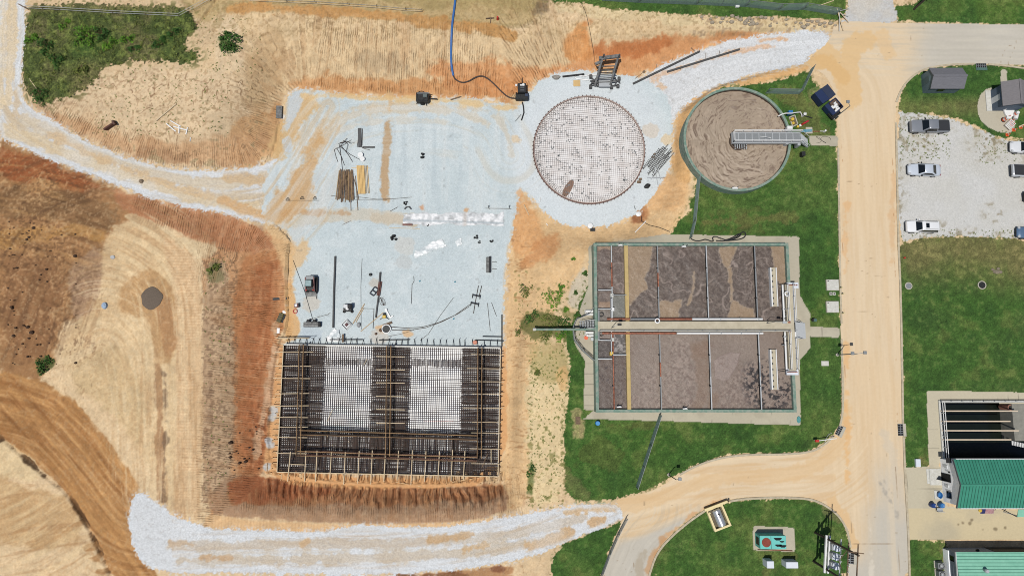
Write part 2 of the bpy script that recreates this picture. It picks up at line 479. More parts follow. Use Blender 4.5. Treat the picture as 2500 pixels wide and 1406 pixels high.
def tracks(path,width,lam,dark,light,a,seed,mask=1.0,edge=14,it=2):
 """wheel and blade marks running along a path that bounds one side of a strip, width px wide"""
 d,ar=seg_dist(Us,Vs,smooth_poly(path,it,False),False)
 d,ar=up(d),up(ar)
 m=(1-sstep(width-edge,width+edge,d+N6*10+N2*6))*mask
 n=fbm((d+N2*2.0)/lam,ar/(lam*16),1.0,3,seed,.6)
 tint(m*sstep(0.02,0.5,n)*a,light)
 tint(m*sstep(0.02,0.5,-n)*a,dark)
 return m,n
paint(sd([(-20,330),(80,372),(160,407),(250,437),(330,472),(400,495),(300,540),(285,560),(240,590),(245,680),(215,760),(150,800),(135,900),(100,920),(-20,930)]),(166,124,84),14,warp=SOFT)
paint(sd([(-20,360),(90,385),(250,445),(300,480),(200,470),(80,440),(-20,430)]),(158,92,56),12,0.9,warp=SOFT)
paint(sd([(-20,470),(120,460),(290,500),(270,560),(120,540),(-20,520)]),(128,98,68),14,0.75,warp=SOFT*1.4)
paint(sd([(-20,560),(140,545),(250,565),(250,585),(140,580),(-20,620)]),(188,142,84),8,0.75,warp=SOFT)
paint(sd([(20,620),(130,620),(170,700),(150,830),(60,880),(0,800),(0,700)]),(136,98,68),20,0.55,warp=SOFT*2)
paint(sd([(178,640),(245,600),(255,700),(240,760),(180,790),(165,700)]),(172,140,112),10,0.9,warp=SOFT*.6)
paint(sd([(260,560),(330,540),(420,590),(470,660),(490,800),(492,1000),(490,1260),(420,1250),(390,1200),(320,1080),(240,980),(140,900),(150,830),(240,740)]),(222,193,150),12,warp=SOFT*.6)
paint(sd([(330,660),(380,650),(430,720),(442,800),(432,860),(405,890),(385,890),(362,780),(320,775),(285,760),(290,700)]),(190,150,104),8,0.85,warp=SOFT*.5)
paint(sd([(350,710),(382,700),(440,760),(438,850),(408,875),(395,840),(378,760)]),(176,132,92),7,0.7,warp=SOFT*.4)
paint(sd([(378,890),(392,880),(398,1000),(402,1100),(398,1225),(378,1225),(382,1080)]),(168,128,92),5,0.8,warp=N2*6)
paint(sd([(402,910),(405,1000),(403,1100),(398,1220)],7),(120,96,76),4,0.7,warp=N2*7)
paint(sd([(180,870),(330,850),(360,1050),(340,1100),(260,1000),(170,950)]),(208,180,136),14,0.7,warp=SOFT)
ladder=sd([(428,600),(455,690),(462,800),(462,1000),(455,1260)],62)
paint(ladder,(224,190,148),8,0.8)
lad=np.sin(GY*2*math.pi/0.42+N2*2.5)*sstep(-0.2,0.6,N2+0.3)
tint((1-sstep(-6,4,ladder))*np.clip(lad,0,1)*0.35,(176,136,98))
brown=sd([(-20,900),(60,920),(160,960),(240,1040),(290,1110),(345,1180),(330,1210),(312,1280),(350,1372),(400,1420),(270,1420),(240,1350),(190,1250),(130,1170),(60,1120),(0,1070),(-20,1060)])
paint(brown,(178,131,83),7,warp=N2*9)
st=streak(R(-47),9,0.55,3)
tint((1-sstep(-8,2,brown))*sstep(0.05,0.5,st)*0.7,(206,156,100))
tint((1-sstep(-8,2,brown))*sstep(0.1,0.55,-st)*0.6,(134,88,50))
paint(sd([(-20,1050),(40,1090),(110,1150),(80,1185),(0,1160),(-20,1150)]),(226,200,156),6,0.9,warp=N2*6)
paint(sd([(-20,1165),(90,1190),(180,1220),(200,1300),(150,1340),(-20,1330)]),(198,160,112),14,0.7,warp=SOFT)
st2=streak(R(8),8,0.7,5)
lowl=(U<260)&(V>1180)&(brown>0)
tint(lowl*sstep(0.1,0.6,st2)*0.5,(168,128,88))
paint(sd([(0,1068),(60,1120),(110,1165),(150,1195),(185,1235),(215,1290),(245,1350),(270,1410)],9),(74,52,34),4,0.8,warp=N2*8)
hill=sd([(60,250),(240,170),(520,165),(600,200),(640,300),(620,405),(450,415),(300,380),(150,310)])
paint(hill,(223,197,160),14,0.9,warp=SOFT*.5)
paint(sd([(560,330),(640,250),(690,240),(690,340),(650,400),(560,412)]),(206,160,112),14,.8,warp=SOFT)
paint(sd([(90,275),(200,330),(300,372),(400,398),(540,408),(640,395),(660,330),(560,345),(420,345),(300,330),(200,290)]),(204,160,118),16,0.75,warp=SOFT)
paint(sd([(300,360),(420,365),(480,395),(380,400)]),(172,134,100),10,0.6,warp=SOFT)
paint(sd([(540,30),(640,60),(610,160),(560,180),(520,170)]),(228,204,168),10,0.7,warp=SOFT)
paint(sd([(430,-20),(560,-20),(1320,-20),(1320,40),(1250,80),(1100,55),(900,35),(700,20),(560,28),(480,60)]),(198,172,124),10,0.95,warp=SOFT*.5)
paint(sd([(700,-20),(1330,-20),(1320,25),(1200,20),(900,8)]),(168,148,98),12,0.6,warp=SOFT)
tint(((V<70)&(U>480)&(U<1340))*sstep(0.1,0.55,N05+N2)*0.45,(134,118,78))
Nb=(CLS==0)&(V<260)&(U>520)&(U<1700)
rim=sd([(560,22),(640,18),(760,26),(900,37),(1000,46),(1100,58),(1180,70),(1250,84)],26,smooth=0)
paint(sd([(560,30),(640,25),(760,32),(900,43),(1000,52),(1100,63),(1180,76),(1260,92),(1320,50),(1500,50),(1900,80),(1700,130),(1560,200),(1400,170),(1290,215),(1250,240),(1000,235),(760,215),(700,222),(640,300),(600,200),(590,90)]),(222,194,152),8,warp=SOFT*.4)
paint(rim,(198,146,88),7,0.85,warp=N2*9)
paint(sd([(690,215),(760,185),(900,195),(1060,190),(1200,190),(1290,200),(1260,245),(1100,240),(930,236),(780,222)]),(208,150,98),14,0.85,warp=SOFT*.7)
paint(sd([(860,120),(1000,130),(1000,175),(880,180)]),(188,164,130),16,0.6,warp=SOFT)
paint(sd([(640,60),(700,110),(690,190),(650,250),(640,300),(590,260),(600,150)]),(206,172,128),16,0.6,warp=SOFT)
paint(sd([(1010,150),(1200,140),(1300,165),(1420,150),(1420,60),(1440,40),(1440,130),(1620,95),(1700,90),(1800,80),(1950,78),(1850,90),(1690,132),(1570,192),(1460,172),(1330,188),(1270,240),(1110,236)]),(214,148,96),14,0.8,warp=SOFT)
paint(sd([(1430,100),(1560,105),(1640,92),(1620,120),(1540,150),(1470,150)]),(192,116,68),12,0.75,warp=SOFT)
paint(sd([(1420,38),(1450,100),(1440,150),(1380,150),(1370,100)]),(218,150,90),9,0.8,warp=SOFT*.5)
paint(sd([(1340,12),(1440,12),(1560,30),(1780,50),(2030,56),(2035,75),(1850,78),(1600,52),(1400,42)]),(228,206,162),7,0.9,warp=SOFT*.5)
tint(((V<90)&(U>1690)&(U<2040)&(CLS==0))*sstep(0.15,0.5,N05+0.4*N2)*0.6,(150,128,104))
paint(sd([(1310,0),(1350,10),(1330,35),(1295,40)]),(118,100,78),8,0.7,warp=N2*8)
paint(sd([(500,600),(470,560),(560,530),(640,555),(690,590),(704,640),(700,800),(676,850),(660,1060),(650,1150),(560,1230),(500,1270)]),(208,158,114),8,warp=SOFT*.4)
paint(sd([(572,640),(690,600),(700,800),(672,900),(652,1130),(572,1180),(560,900)]),(192,132,88),10,0.9,warp=SOFT*.8)
wv=fbm(BD/.8,BA/6.0,1.0,3,260)
red_w=1-sstep(-14,14,sd([(600,700),(640,640),(680,650),(672,860),(652,1000),(640,1150),(590,1150),(585,900)])+SOFT)
tint(red_w*(.55+.45*sstep(-.2,.4,wv))*.75*(CLS==0),(166,98,62))
tint((CLS==0)*sel_w*(U>575)*(U<712)*(V>600)*(V<1160)*sstep(0.1,0.5,wv)*.4,(218,168,122))
tint(clodc(640,1060,26,110)*.6,(120,68,44))
paint(sd([(668,790),(682,780),(676,900),(660,1000),(644,1060),(630,1120),(618,1100),(640,1000),(656,900)]),(216,182,148),6,0.75,warp=N2*12)
paint(sd([(495,640),(560,640),(570,900),(566,1200),(500,1240)]),(196,166,132),10,0.9,warp=SOFT*.6)
tint(((U>492)&(U<580)&(V>600)&(V<1240)&(CLS==0))*sstep(0.0,0.4,N03+0.5*N2+.3*N05)*0.6,(126,104,84))
tint(((U>496)&(U<520)&(V>700)&(V<1240)&(CLS==0))*sstep(-.3,0.4,N05)*0.5,(140,112,88))
paint(sd([(500,640),(520,630),(545,660),(540,690),(505,685)]),(122,122,84),10,0.6,warp=N2*12)
paint(sd([(250,445),(400,492),(560,525),(650,560),(690,600),(600,620),(480,590),(380,545),(300,515)]),(190,132,94),9,0.9,warp=SOFT*.6)
paint(sd([(300,520),(380,545),(470,590),(540,600),(500,640),(420,590),(330,545)]),(222,198,158),6,0.85,warp=SOFT*.6)
paint(sd([(540,1160),(660,1165),(950,1190),(1230,1178),(1255,1235),(1160,1276),(900,1280),(600,1266),(500,1255)]),(176,142,112),6,warp=SOFT*.4)
paint(sd([(560,1160),(660,1165),(950,1190),(1230,1180),(1240,1212),(950,1238),(760,1236),(600,1226),(555,1236)]),(172,120,82),8,0.9,warp=SOFT*.7)
paint(sd([(560,1165),(700,1170),(830,1190),(800,1222),(640,1222),(560,1234)]),(162,98,64),9,0.8,warp=SOFT*.8)
tint((CLS==0)*inS*(V<1290)*sstep(0.05,.5,fbm(as_/.5,ts/2.5,1.,3,270))*(1-sstep(3,4.5,ts))*.5,(122,76,50))
tint((CLS==0)*inS*(V<1290)*sstep(0.05,.5,-fbm(as_/.5,ts/2.5,1.,3,270))*(1-sstep(3,4.5,ts))*.45,(204,154,108))
paint(sd([(500,1250),(620,1272),(900,1282),(1220,1266),(1320,1238),(1320,1250),(1160,1280),(1000,1292),(780,1302),(500,1295)]),(226,186,138),5,0.9,warp=SOFT*.3)
tint(((V>1255)&(V<1300)&(U>480)&(U<1330)&(CLS==0))*sstep(.1,.5,np.sin(GX*2*math.pi/.45+N2))*.2,(196,152,108))
paint(sd([(1240,560),(1300,500),(1440,556),(1560,530),(1640,440),(1690,440),(1680,520),(1640,575),(1450,585),(1400,700),(1370,720),(1300,900),(1300,1240),(1222,1240),(1236,850)]),(226,190,142),8,warp=SOFT*.3)
paint(sd([(1250,470),(1300,500),(1330,560),(1290,640),(1250,620),(1240,560)]),(220,164,110),12,0.8,warp=SOFT)
paint(sd([(1320,590),(1370,570),(1350,620),(1290,660),(1270,640)]),(206,140,88),10,0.6,warp=SOFT)
paint(sd([(1590,455),(1640,420),(1690,440),(1670,520),(1600,520),(1560,530)]),(226,180,128),10,0.8,warp=SOFT)
paint(sd([(1545,525),(1580,500),(1600,520),(1570,545),(1540,545)]),(170,110,70),8,0.6,warp=N2*9)
paint(sd([(1645,300),(1670,250),(1720,222),(1800,195),(1900,172),(1975,160),(1970,175),(1860,205),(1760,220),(1700,260),(1672,320),(1672,400),(1700,450),(1640,440)]),(226,178,120),8,0.9,warp=SOFT*.4)
paint(sd([(1290,860),(1385,850),(1392,930),(1378,1040),(1380,1225),(1320,1235),(1290,1225),(1285,1000)]),(230,206,160),10,warp=SOFT*.5)
paint(sd([(1300,830),(1360,820),(1388,880),(1360,940),(1310,930),(1290,880)]),(168,152,98),14,0.55,warp=SOFT)
paint(sd([(1360,905),(1382,895),(1388,945),(1375,960),(1358,940)]),(224,182,124),6,0.8,warp=N2*5)
paint(sd([(1285,1125),(1302,1120),(1306,1160),(1300,1220),(1288,1190)]),(96,110,60),6,0.8,warp=N2*6)
tint(((U>1285)&(U<1385)&(V>830)&(V<1240)&(CLS==0))*sstep(0.3,0.55,N05)*sstep(-0.3,0.4,N6+.2)*0.75,(112,112,62))
tint(((U>1255)&(U<1300)&(V>660)&(V<830)&(CLS==0))*sstep(0.35,0.6,N05)*0.6,(112,112,62))
tint(((U>1300)&(U<1430)&(V>690)&(V<840)&(CLS==0))*sstep(0.2,0.5,N05+.5*N2)*0.6,(96,100,54))
paint(sd([(1400,690),(1440,640),(1440,760),(1400,760),(1385,740)]),(206,196,176),8,0.8,warp=N2*8)
paint(sd([(800,1412),(900,1404),(1050,1398),(1160,1389),(1236,1376),(1262,1384),(1250,1412)]),(176,132,92),4,.9,warp=N2*5)
paint(sd([(880,1412),(960,1403),(1060,1399),(1150,1394),(1140,1412)]),(126,84,58),4,.8,warp=N2*6)
paint(sd([(1190,1384),(1230,1376),(1244,1384),(1228,1402),(1200,1398)]),(128,84,60),4,.85,warp=N2*6)
for tx_,ty_ in[(218,1335),(232,1362),(246,1394)]:
 paint(sd([(tx_-18,ty_),(tx_+16,ty_-14),(tx_+14,ty_+10),(tx_-8,ty_+8)],smooth=0),(168,124,80),3,.8,warp=N2*5)
paint(sd([(1545,528),(1568,512),(1580,520),(1562,548),(1540,540)]),(150,98,66),4,.7,warp=N2*7)
tint(BK*sstep(0.12,0.5,down)*0.22,(150,104,66))
tint(BK*sstep(0.1,0.6,-down)*0.16,(240,214,172))
tint(BK*sstep(0.15,0.6,down2)*0.2,(168,116,74))
ero=np.abs(fbm(GX+N2*0.5,GY*0.55+N2*0.4,1.5,3,301))
eroE=np.abs(fbm(GX*0.4+N2*0.4,GY*1.6+N2*0.3,1.2,3,311))
erz=(hill<30)&(CLS==0)&(V>180)
tint(erz*(1-sstep(0.0,0.045,ero))*sstep(-0.1,0.4,N6+0.15)*0.7,(122,92,66))
tint(((U>1238)&(U<1300)&(V>560)&(V<1240)&(CLS==0))*(1-sstep(0.0,0.07,eroE))*0.55,(160,116,76))
tint((CLS==0)*(1-sstep(0.0,0.03,ero))*sstep(0.0,0.5,N20+.1)*0.35,(130,96,66))
tint(erz*sstep(0.42,0.62,N05+0.25*N2)*0.5,(128,116,84))
d0=(CLS==0)
UU,VV=U+30*N6+14*N2,V+30*N6+14*N2
tracks([(270,530),(350,555),(440,620),(478,720),(486,900),(484,1260)],150,7,(188,150,108),(238,214,172),.5,901,d0*(1-sstep(485,505,UU))*sstep(200,330,UU))
tracks([(-20,905),(60,918),(160,955),(245,1035),(300,1110),(352,1180)],230,8,(146,102,62),(214,170,118),.55,902,1-sstep(-6,2,brown))
tracks([(-20,905),(60,918),(160,955),(245,1035),(300,1110),(352,1180)],230,22,(148,100,58),(200,150,94),.5,903,1-sstep(-6,2,brown))
tracks([(-20,1420),(120,1370),(230,1290),(260,1340)],260,9,(186,146,100),(230,202,156),.45,904,lowl)
wd=d0*(1-sstep(200,300,UU))*sstep(350,400,V)*(1-sstep(840,930,VV))
tracks([(-20,440),(120,455),(300,520)],170,8,(100,72,48),(188,146,96),.5,905,wd)
tracks([(0,930),(60,760),(120,600),(260,560)],260,10,(96,70,50),(176,136,96),.4,906,wd)
tint(wd*sstep(.15,.5,N03+.3*N05)*sstep(-.4,.3,N6)*.45,(84,62,46))
tint(wd*sstep(.2,.55,-N03+.3*N2)*.35,(196,156,108))
tracks([(150,800),(240,740),(330,780),(380,900),(385,1200)],120,6,(196,162,120),(236,214,176),.4,907,d0*sstep(120,220,UU)*(1-sstep(330,420,UU)))
tint(d0*(hill<0)*sstep(.12,.45,N03+.4*N05)*.35,(160,132,100))
tint(d0*(V<90)*(U>440)*sstep(.05,.45,N03)*.3,(150,128,88))
tint(d0*sstep(.15,.5,N03+.3*N2)*.14,(120,88,62))
tint(d0*sstep(.15,.5,-N03+.3*N2)*.14,(246,224,190))
ew=np.minimum(np.minimum(S_haul,S_south),np.minimum(S_ramp,S_pad))
tint(d0*(1-sstep(0,15,ew))*sstep(.12,.42,N03+.3*rag)*.75,(214,216,217))
tint(d0*(1-sstep(0,12,lawn))*sstep(.05,.4,N03+.4*rag)*.8,(98,106,58))
C*=(1+0.06*N2+0.06*N05+0.03*N6+0.05*N03)[...,None]
g=CLS==3
C[g]=(200,211,213)
gm=np.where(g,1.0,0.0)
tint(gm*sstep(-0.3,0.7,N6)*0.6,(211,220,221))
tint(gm*sstep(0.1,0.6,N2+.4*N03)*0.35,(188,200,203))
tint(gm*sstep(0.15,0.6,-N2+.4*N05)*0.35,(222,228,228))
swirl=np.abs(fbm(GX+2.5*N6,GY+2.5*N20,1.5,2,401))
tint(gm*(1-sstep(0,.09,swirl))*0.3,(220,227,227))
stv=streak(R(90),8,0.8,8)
tint(gm*((V>290)&(V<540))*sstep(0.05,0.6,stv)*0.6,(214,220,219))
tint(gm*sstep(0.1,0.6,-stv)*((V>290)&(V<560))*0.35,(178,190,195))
ringm=gm*(1-sstep(-30,20,np.hypot(U-1440,V-368)-200))
tint(ringm*0.8,(219,225,227))
tint(ringm*sstep(0.0,0.6,N6)*0.4,(204,211,214))
for pts,wdt,col,a in[([(700,545),(716,470),(760,400),(790,330),(830,290),(900,268),(1000,262),(1120,272),(1190,300)],20,(214,190,156),0.5),([(690,500),(740,400),(780,310),(840,270),(930,252),(1060,255),(1180,265),(1230,300),(1250,380)],12,(210,190,160),0.45),([(720,430),(770,370),(800,330),(880,300),(1000,288),(1100,300)],10,(214,200,178),0.45),([(945,305),(943,370),(940,440),(942,490)],17,(190,156,116),0.85),([(952,232),(952,262)],16,(214,178,132),0.8),([(640,540),(720,540),(830,520),(960,530),(1010,540)],34,(206,188,160),0.5),([(690,520),(760,520),(850,520)],10,(190,142,96),0.5),([(910,530),(990,535),(1010,545)],22,(204,186,160),0.5)]:
 paint(sd(pts,wdt),col,5,a,warp=N2*6+N05*2)
paint(sd([(640,420),(700,380),(740,300),(790,240),(700,235),(690,320)]),(216,180,128),16,0.85,warp=SOFT*1.3)
paint(sd([(700,240),(735,215),(740,260),(712,300),(700,330)]),(198,206,210),6,0.9,warp=SOFT*.5)
paint(sd([(690,335),(712,330),(714,372),(690,372)]),(196,206,212),3,0.9,warp=N2*4)
paint(sd([(735,225),(930,236),(1100,240),(1250,262),(1235,268),(1100,250),(1000,252),(930,248),(800,238),(740,245)]),(226,192,138),6,0.8,warp=N2*9)
paint(sd([(640,530),(700,440),(770,330),(800,300),(770,400),(760,480),(690,540)]),(204,158,104),14,0.75,warp=SOFT*1.2)
paint(sd([(640,545),(690,555),(718,600),(745,580),(760,620),(720,660),(705,700),(690,620)]),(222,186,138),9,0.8,warp=SOFT*.8)
paint(sd([(700,690),(716,690),(720,760),(735,800),(716,835),(695,840),(700,760)]),(220,176,122),5,0.9,warp=N2*5)
for(x,y,r,col)in[(995,815,11,(222,178,128)),(928,803,13,(218,172,122)),(1140,512,7,(214,160,110)),(1030,508,7,(208,150,108)),(760,740,22,(206,198,184)),(915,690,14,(196,190,178)),(990,600,26,(206,206,200)),(760,815,24,(190,202,210)),(1260,340,12,(222,196,160)),(1268,470,12,(222,170,120)),(1630,340,14,(222,198,160)),(1590,320,20,(214,202,186)),(925,820,22,(206,200,190)),(985,640,20,(198,202,200))]:
 paint(np.hypot(U-x,(V-y)*1.1)-r,col,4,0.75,warp=N2*5+N05*2)
tint(gm*sstep(0.62,0.8,N05)*0.25,(120,120,118))
tracks([(640,545),(700,470),(760,370),(830,290),(930,262),(1080,262),(1200,290),(1245,380)],110,12,(206,194,172),(222,226,225),.32,921,gm*(V<560))
tracks([(560,540),(660,500),(720,400),(770,310),(800,260)],130,9,(208,170,122),(212,208,200),.42,922,gm*(U<830))
tint(gm*sstep(-7,0,S_pad+4*N2)*sstep(-.3,.2,N05+.5*N2)*.6*(U<1300),(214,180,136))
paint(sd([(640,1180),(655,1060),(680,846),(704,846),(690,1000),(676,1146),(900,1166),(1216,1172),(1222,845),(1240,845),(1236,1186),(950,1192)]),(220,168,116),4,0.9,warp=N2*4)
for y,x in[(1000,668),(1020,664),(1075,656),(1085,660),(1140,652)]:
 paint(np.hypot(U-x,V-y)-9,(194,202,208),4,0.8,warp=N2*5)
h=(CLS==2)
C[h]=(214,216,217)
hm=np.where(h,1.0,0.0)
left=hm*(U<760)*(V<600)
mh,nh=tracks([(70,-20),(62,60),(55,200),(60,252),(200,340),(360,400),(520,415),(640,402),(720,370)],400,16,(206,182,146),(226,226,222),.75,911,left*(1-sstep(-26,-10,S_haul+N2*6)))
tracks([(70,-20),(62,60),(55,200),(60,252),(200,340),(360,400),(520,415),(640,402),(720,370)],400,6,(204,184,154),(232,230,226),.5,912,left)
sroad=hm*(V>1200)
tracks([(330,1420),(600,1404),(900,1410),(1160,1390),(1300,1360),(1520,1270)],400,12,(198,180,158),(224,227,229),.7,913,sroad*(U>420)*(1-sstep(-24,-12,S_south+N2*5)))
tracks([(330,1420),(600,1404),(900,1410),(1160,1390),(1300,1360),(1520,1270)],400,5,(204,190,172),(230,232,233),.5,914,sroad*(U>420))
tracks([(1560,200),(1700,128),(1850,84),(2010,76)],300,8,(206,208,208),(228,230,231),.5,915,hm*(U>1500)*(V<320))
for pts,wdt,col,a in[([(30,-10),(26,150),(20,250)],26,(222,200,164),0.8),([(10,-10),(8,160),(0,280)],14,(226,206,172),0.6),([(40,240),(45,200),(38,280)],20,(206,178,138),0.6),([(-10,310),(90,345),(200,385),(320,430),(430,470),(560,500),(700,530)],30,(218,196,160),0.75),([(60,290),(180,355),(300,400),(430,440),(560,450),(690,420)],30,(210,190,158),0.65),([(120,330),(240,385),(400,450),(520,480)],16,(212,178,134),0.5),([(560,430),(640,440),(700,440)],30,(206,172,128),0.6),([(540,490),(620,520),(690,545)],22,(210,166,116),0.7),([(420,1332),(600,1330),(800,1328),(1000,1326),(1150,1318),(1300,1295),(1420,1262)],24,(198,180,156),0.62),([(440,1366),(600,1368),(800,1364),(1000,1358),(1180,1345),(1300,1325)],24,(198,178,150),0.62),([(480,1350),(800,1346),(1100,1340),(1280,1310)],10,(206,194,176),0.5),([(1290,1332),(1340,1318),(1390,1300)],26,(202,164,118),0.8),([(1380,1250),(1460,1238),(1500,1238)],20,(208,170,122),0.7),([(1440,1275),(1470,1268)],18,(202,160,110),0.75),([(1050,1318),(1110,1312),(1150,1304)],22,(198,158,110),0.7),([(735,1330),(750,1320)],14,(206,166,118),0.6),([(1365,1245),(1378,1232)],14,(206,160,112),0.7),([(1135,1340),(1180,1330)],18,(204,164,114),0.6),([(485,1360),(520,1362),(560,1364)],12,(196,150,100),0.6),([(420,1328),(470,1330)],16,(196,160,118),0.5),([(1590,190),(1680,160),(1800,125),(1900,108)],9,(222,160,106),0.5),([(1850,100),(1930,92),(1900,100)],7,(222,158,100),0.6),([(1600,200),(1560,215),(1620,215)],9,(222,176,130),0.6)]:
 paint(sd(pts,wdt),col,5,a*hm,warp=N2*7+N05*3+streak(R(0),5,.6,9)*5)
tint(hm*sstep(0.0,0.6,N6)*0.35,(226,228,229))
tint(hm*(1-sstep(-9,-2,-np.abs(np.minimum(S_haul,S_south)+7)))*0.0,(230,232,234))
edgew=np.minimum(np.minimum(S_haul,S_south),S_ramp)
tint(hm*sstep(-15,-5,edgew+2.5*N2)*0.6,(217,221,224))
tint(hm*sstep(-5,0,edgew+3*N05)*sstep(-.2,.3,N03+N2)*.6,(196,164,128))
tint(hm*sstep(.25,.6,N03)*.3,(176,172,166))
appr=hm*((V<60)&(U>2040))
tint(appr*0.85,(196,196,194))
tint(appr*sstep(0,0.6,N6)*0.5,(214,202,182))
k=CLS==5
C[k]=(203,201,194)
km=np.where(k,1.0,0.0)
tint(km*sstep(-0.1,0.6,N6)*0.6,(209,209,207))
weed=np.maximum((1-sstep(0,90,np.abs(U-2240)+np.abs(V-350)*.9)),np.maximum(1-sstep(0,70,np.hypot(U-2410,V-350)),np.maximum(1-sstep(-10,34,-(S_park)),1-sstep(0,50,np.hypot(U-2300,V-575)))))
weed=np.maximum(weed,1-sstep(0,40,np.hypot(U-2425,V-520)))
tint(km*weed*sstep(0.15,0.5,N05+.2*N2)*0.75,(118,104,74))
tint(km*weed*sstep(0.0,0.5,N2)*0.4,(176,166,138))
tint(km*sstep(0.75,0.9,N05)*0.5,(132,126,112))
l=(CLS==6)
C[l]=(64,96,43)
lm=np.where(l,1.0,0.0)
tint(lm*sstep(-0.4,0.5,N6)*0.55,(74,108,46))
tint(lm*sstep(0.0,0.6,N2)*0.35,(88,116,54))
tint(lm*sstep(0.1,0.7,-N2)*0.4,(44,72,36))
east=lm*((U>2190)&(V>560)&(V<960))
tint(east*(1-sstep(590,720,V+N6*40+N2*20+(2200-U)*0.12))*0.75,(134,120,80))
tint(east*sstep(0.0,0.6,N05+N2*.5)*(1-sstep(600,780,V))*0.4,(150,134,92))
tint(east*sstep(-0.1,0.5,N20)*0.5,(88,124,50))
tint(east*sstep(0.0,0.5,-N20)*sstep(-0.2,.4,N6)*0.4,(78,88,56))
tint(lm*((V<62))*sstep(-0.3,0.4,N6)*0.5,(92,116,50))
tint(lm*((V>190)&(V<350)&(U>2180))*(1-sstep(0,40,np.abs(V-265-N6*10)))*((U<2400))*0.6,(136,122,82))
wear=[([(1720,545),(1800,540),(1870,535),(1940,530)],18,(132,118,74),0.6),([(1740,520),(1850,515)],14,(124,116,70),0.45),([(1700,565),(1860,562)],10,(112,104,62),0.4),([(1920,230),(1960,250),(1990,280),(1960,300),(2010,330)],44,(128,118,74),0.55),([(1880,235),(1940,232)],12,(140,130,84),0.5),([(1930,380),(1905,410)],22,(150,132,80),0.6),([(1380,1150),(1400,1190),(1430,1215)],26,(140,124,86),0.5),([(1430,1110),(1520,1130),(1460,1080)],40,(98,104,54),0.5),([(1480,1040),(1600,1035)],16,(112,104,62),0.5),([(1410,1010),(1412,1060)],26,(190,168,124),0.8),([(1580,1390),(1620,1340)],20,(116,106,66),0.4),([(2002,1228),(2030,1250),(2050,1272)],12,(150,132,96),0.6),([(2260,1130),(2250,1120)],20,(150,134,88),0.7),([(2300,1330),(2306,1400)],9,(150,130,90),0.8),([(2010,232),(1985,225),(1975,250)],18,(178,156,120),0.6),([(1860,1355),(1900,1358),(1935,1355)],16,(118,108,66),0.6),([(1870,1400),(1880,1380)],12,(140,122,80),0.5),([(1990,1100),(1970,1085)],14,(52,76,40),0.5)]
for pts,wdt,col,a in wear:
 paint(sd(pts,wdt),col,9,a*lm,warp=N2*9+N05*4)
tint(lm*((U>1740)&(U<1960)&(V>480)&(V<580))*sstep(0.2,0.6,N2)*0.4,(124,116,74))
tint(lm*sstep(.05,.55,N20+.5*N6)*.5,(92,112,56))
tint(lm*sstep(.15,.6,N2+.5*N6)*.4,(110,118,64))
tint(lm*sstep(.3,.6,N05+.4*N6)*.3,(112,118,70))
mow=streak(R(88),14,1.1,12)
tint(lm*sstep(0.1,0.6,mow)*0.22,(84,112,52))
C[l]*=(1+0.16*N05+0.08*NW_)[l][:,None]
r_=(CLS==1)
rm_=np.where(r_,1.0,0.0)
C[r_]=(84,96,52)
tint(rm_*sstep(-0.1,0.6,N6+.4*N2)*0.6,(66,98,42))
tint(rm_*sstep(0.05,0.5,-N6-.3*N2)*0.65,(122,114,78))
tint(rm_*sstep(.1,.5,N05+.4*N2)*.5,(120,128,66))
tint(rm_*(1-sstep(-20,40,V-200+N6*30-(U-60)*.2))*0,(60,80,40))
tint(rm_*(1-sstep(0,26,V-18+N2*8))*0.6,(132,122,84))
tint(rm_*(1-sstep(-30,30,np.hypot(U-220,V-195)-50))*0.6,(126,114,78))
C[r_]*=(1+0.22*N05+0.12*NW_)[r_][:,None]
tint((CLS==0)*(1-sstep(0,26,S_rough))*sstep(0.1,0.45,N05+.5*N2)*0.8,(96,98,56))
paint(sd([(530,90),(560,95),(588,118),(575,130),(545,128)]),(64,84,40),6,0.8*(CLS==0),warp=N2*8)
paint(sd([(90,880),(130,870),(130,905),(92,910)]),(84,92,52),8,0.8,warp=N2*8)
paint(sd([(1270,770),(1330,760),(1390,790),(1400,830),(1340,820),(1290,830)]),(86,92,48),9,0.7*(CLS==0),warp=N2*12)
rr=(CLS==4)
rmm=np.where(rr,1.0,0.0)
C[rr]=(199,192,178)
tint(rmm*sstep(-0.2,0.6,N6)*0.4,(206,201,190))
dust=np.where(U<2060,1.0,1.0)*rmm
dmask=np.ones(GX.shape,np.float32)
dmask*=1-sstep(2190,2290,U+N6*20)*(V<250)
dmask*=1-sstep(1040,1290,V+60*N6+30*N2)*sstep(2075,2150,U+N6*14-np.maximum(0,1330-V)*.12)
dmask*=1-sstep(1310,1400,V+20*N6)*(U>2040)
br=sd([(1830,1240),(1720,1245),(1640,1270),(1560,1310),(1500,1330),(1450,1420),(1600,1420),(1615,1340),(1690,1280),(1800,1232)])
dmask*=sstep(-14,14,br+N6*10)
tint(rmm*dmask*0.92,(228,204,169))
tint(rmm*dmask*sstep(0.0,0.6,N20+.3*N6)*0.35,(227,196,153))
tracks([(2030,250),(2044,360),(2050,700),(2057,1010),(2072,1400)],170,6,(216,188,148),(238,214,178),.32,931,rmm*(.15+.85*dmask)*(U>2035))
tracks([(1500,1216),(1560,1206),(1640,1170),(1700,1135),(1760,1116),(1920,1110),(1980,1103),(2045,1050),(2060,1000)],180,7,(214,178,132),(240,218,184),.4,932,rmm*dmask*(V>1040)*(U<2120))
tracks([(1460,1420),(1490,1340),(1515,1285),(1560,1240)],150,5,(182,174,158),(214,206,190),.35,933,rmm*(V>1230)*(U<1720))
tracks([(2540,60),(2195,56),(2036,52)],130,6,(188,182,168),(214,206,188),.35,934,rmm*(V<200))
lane=streak(R(89.5),22,0.9,15)
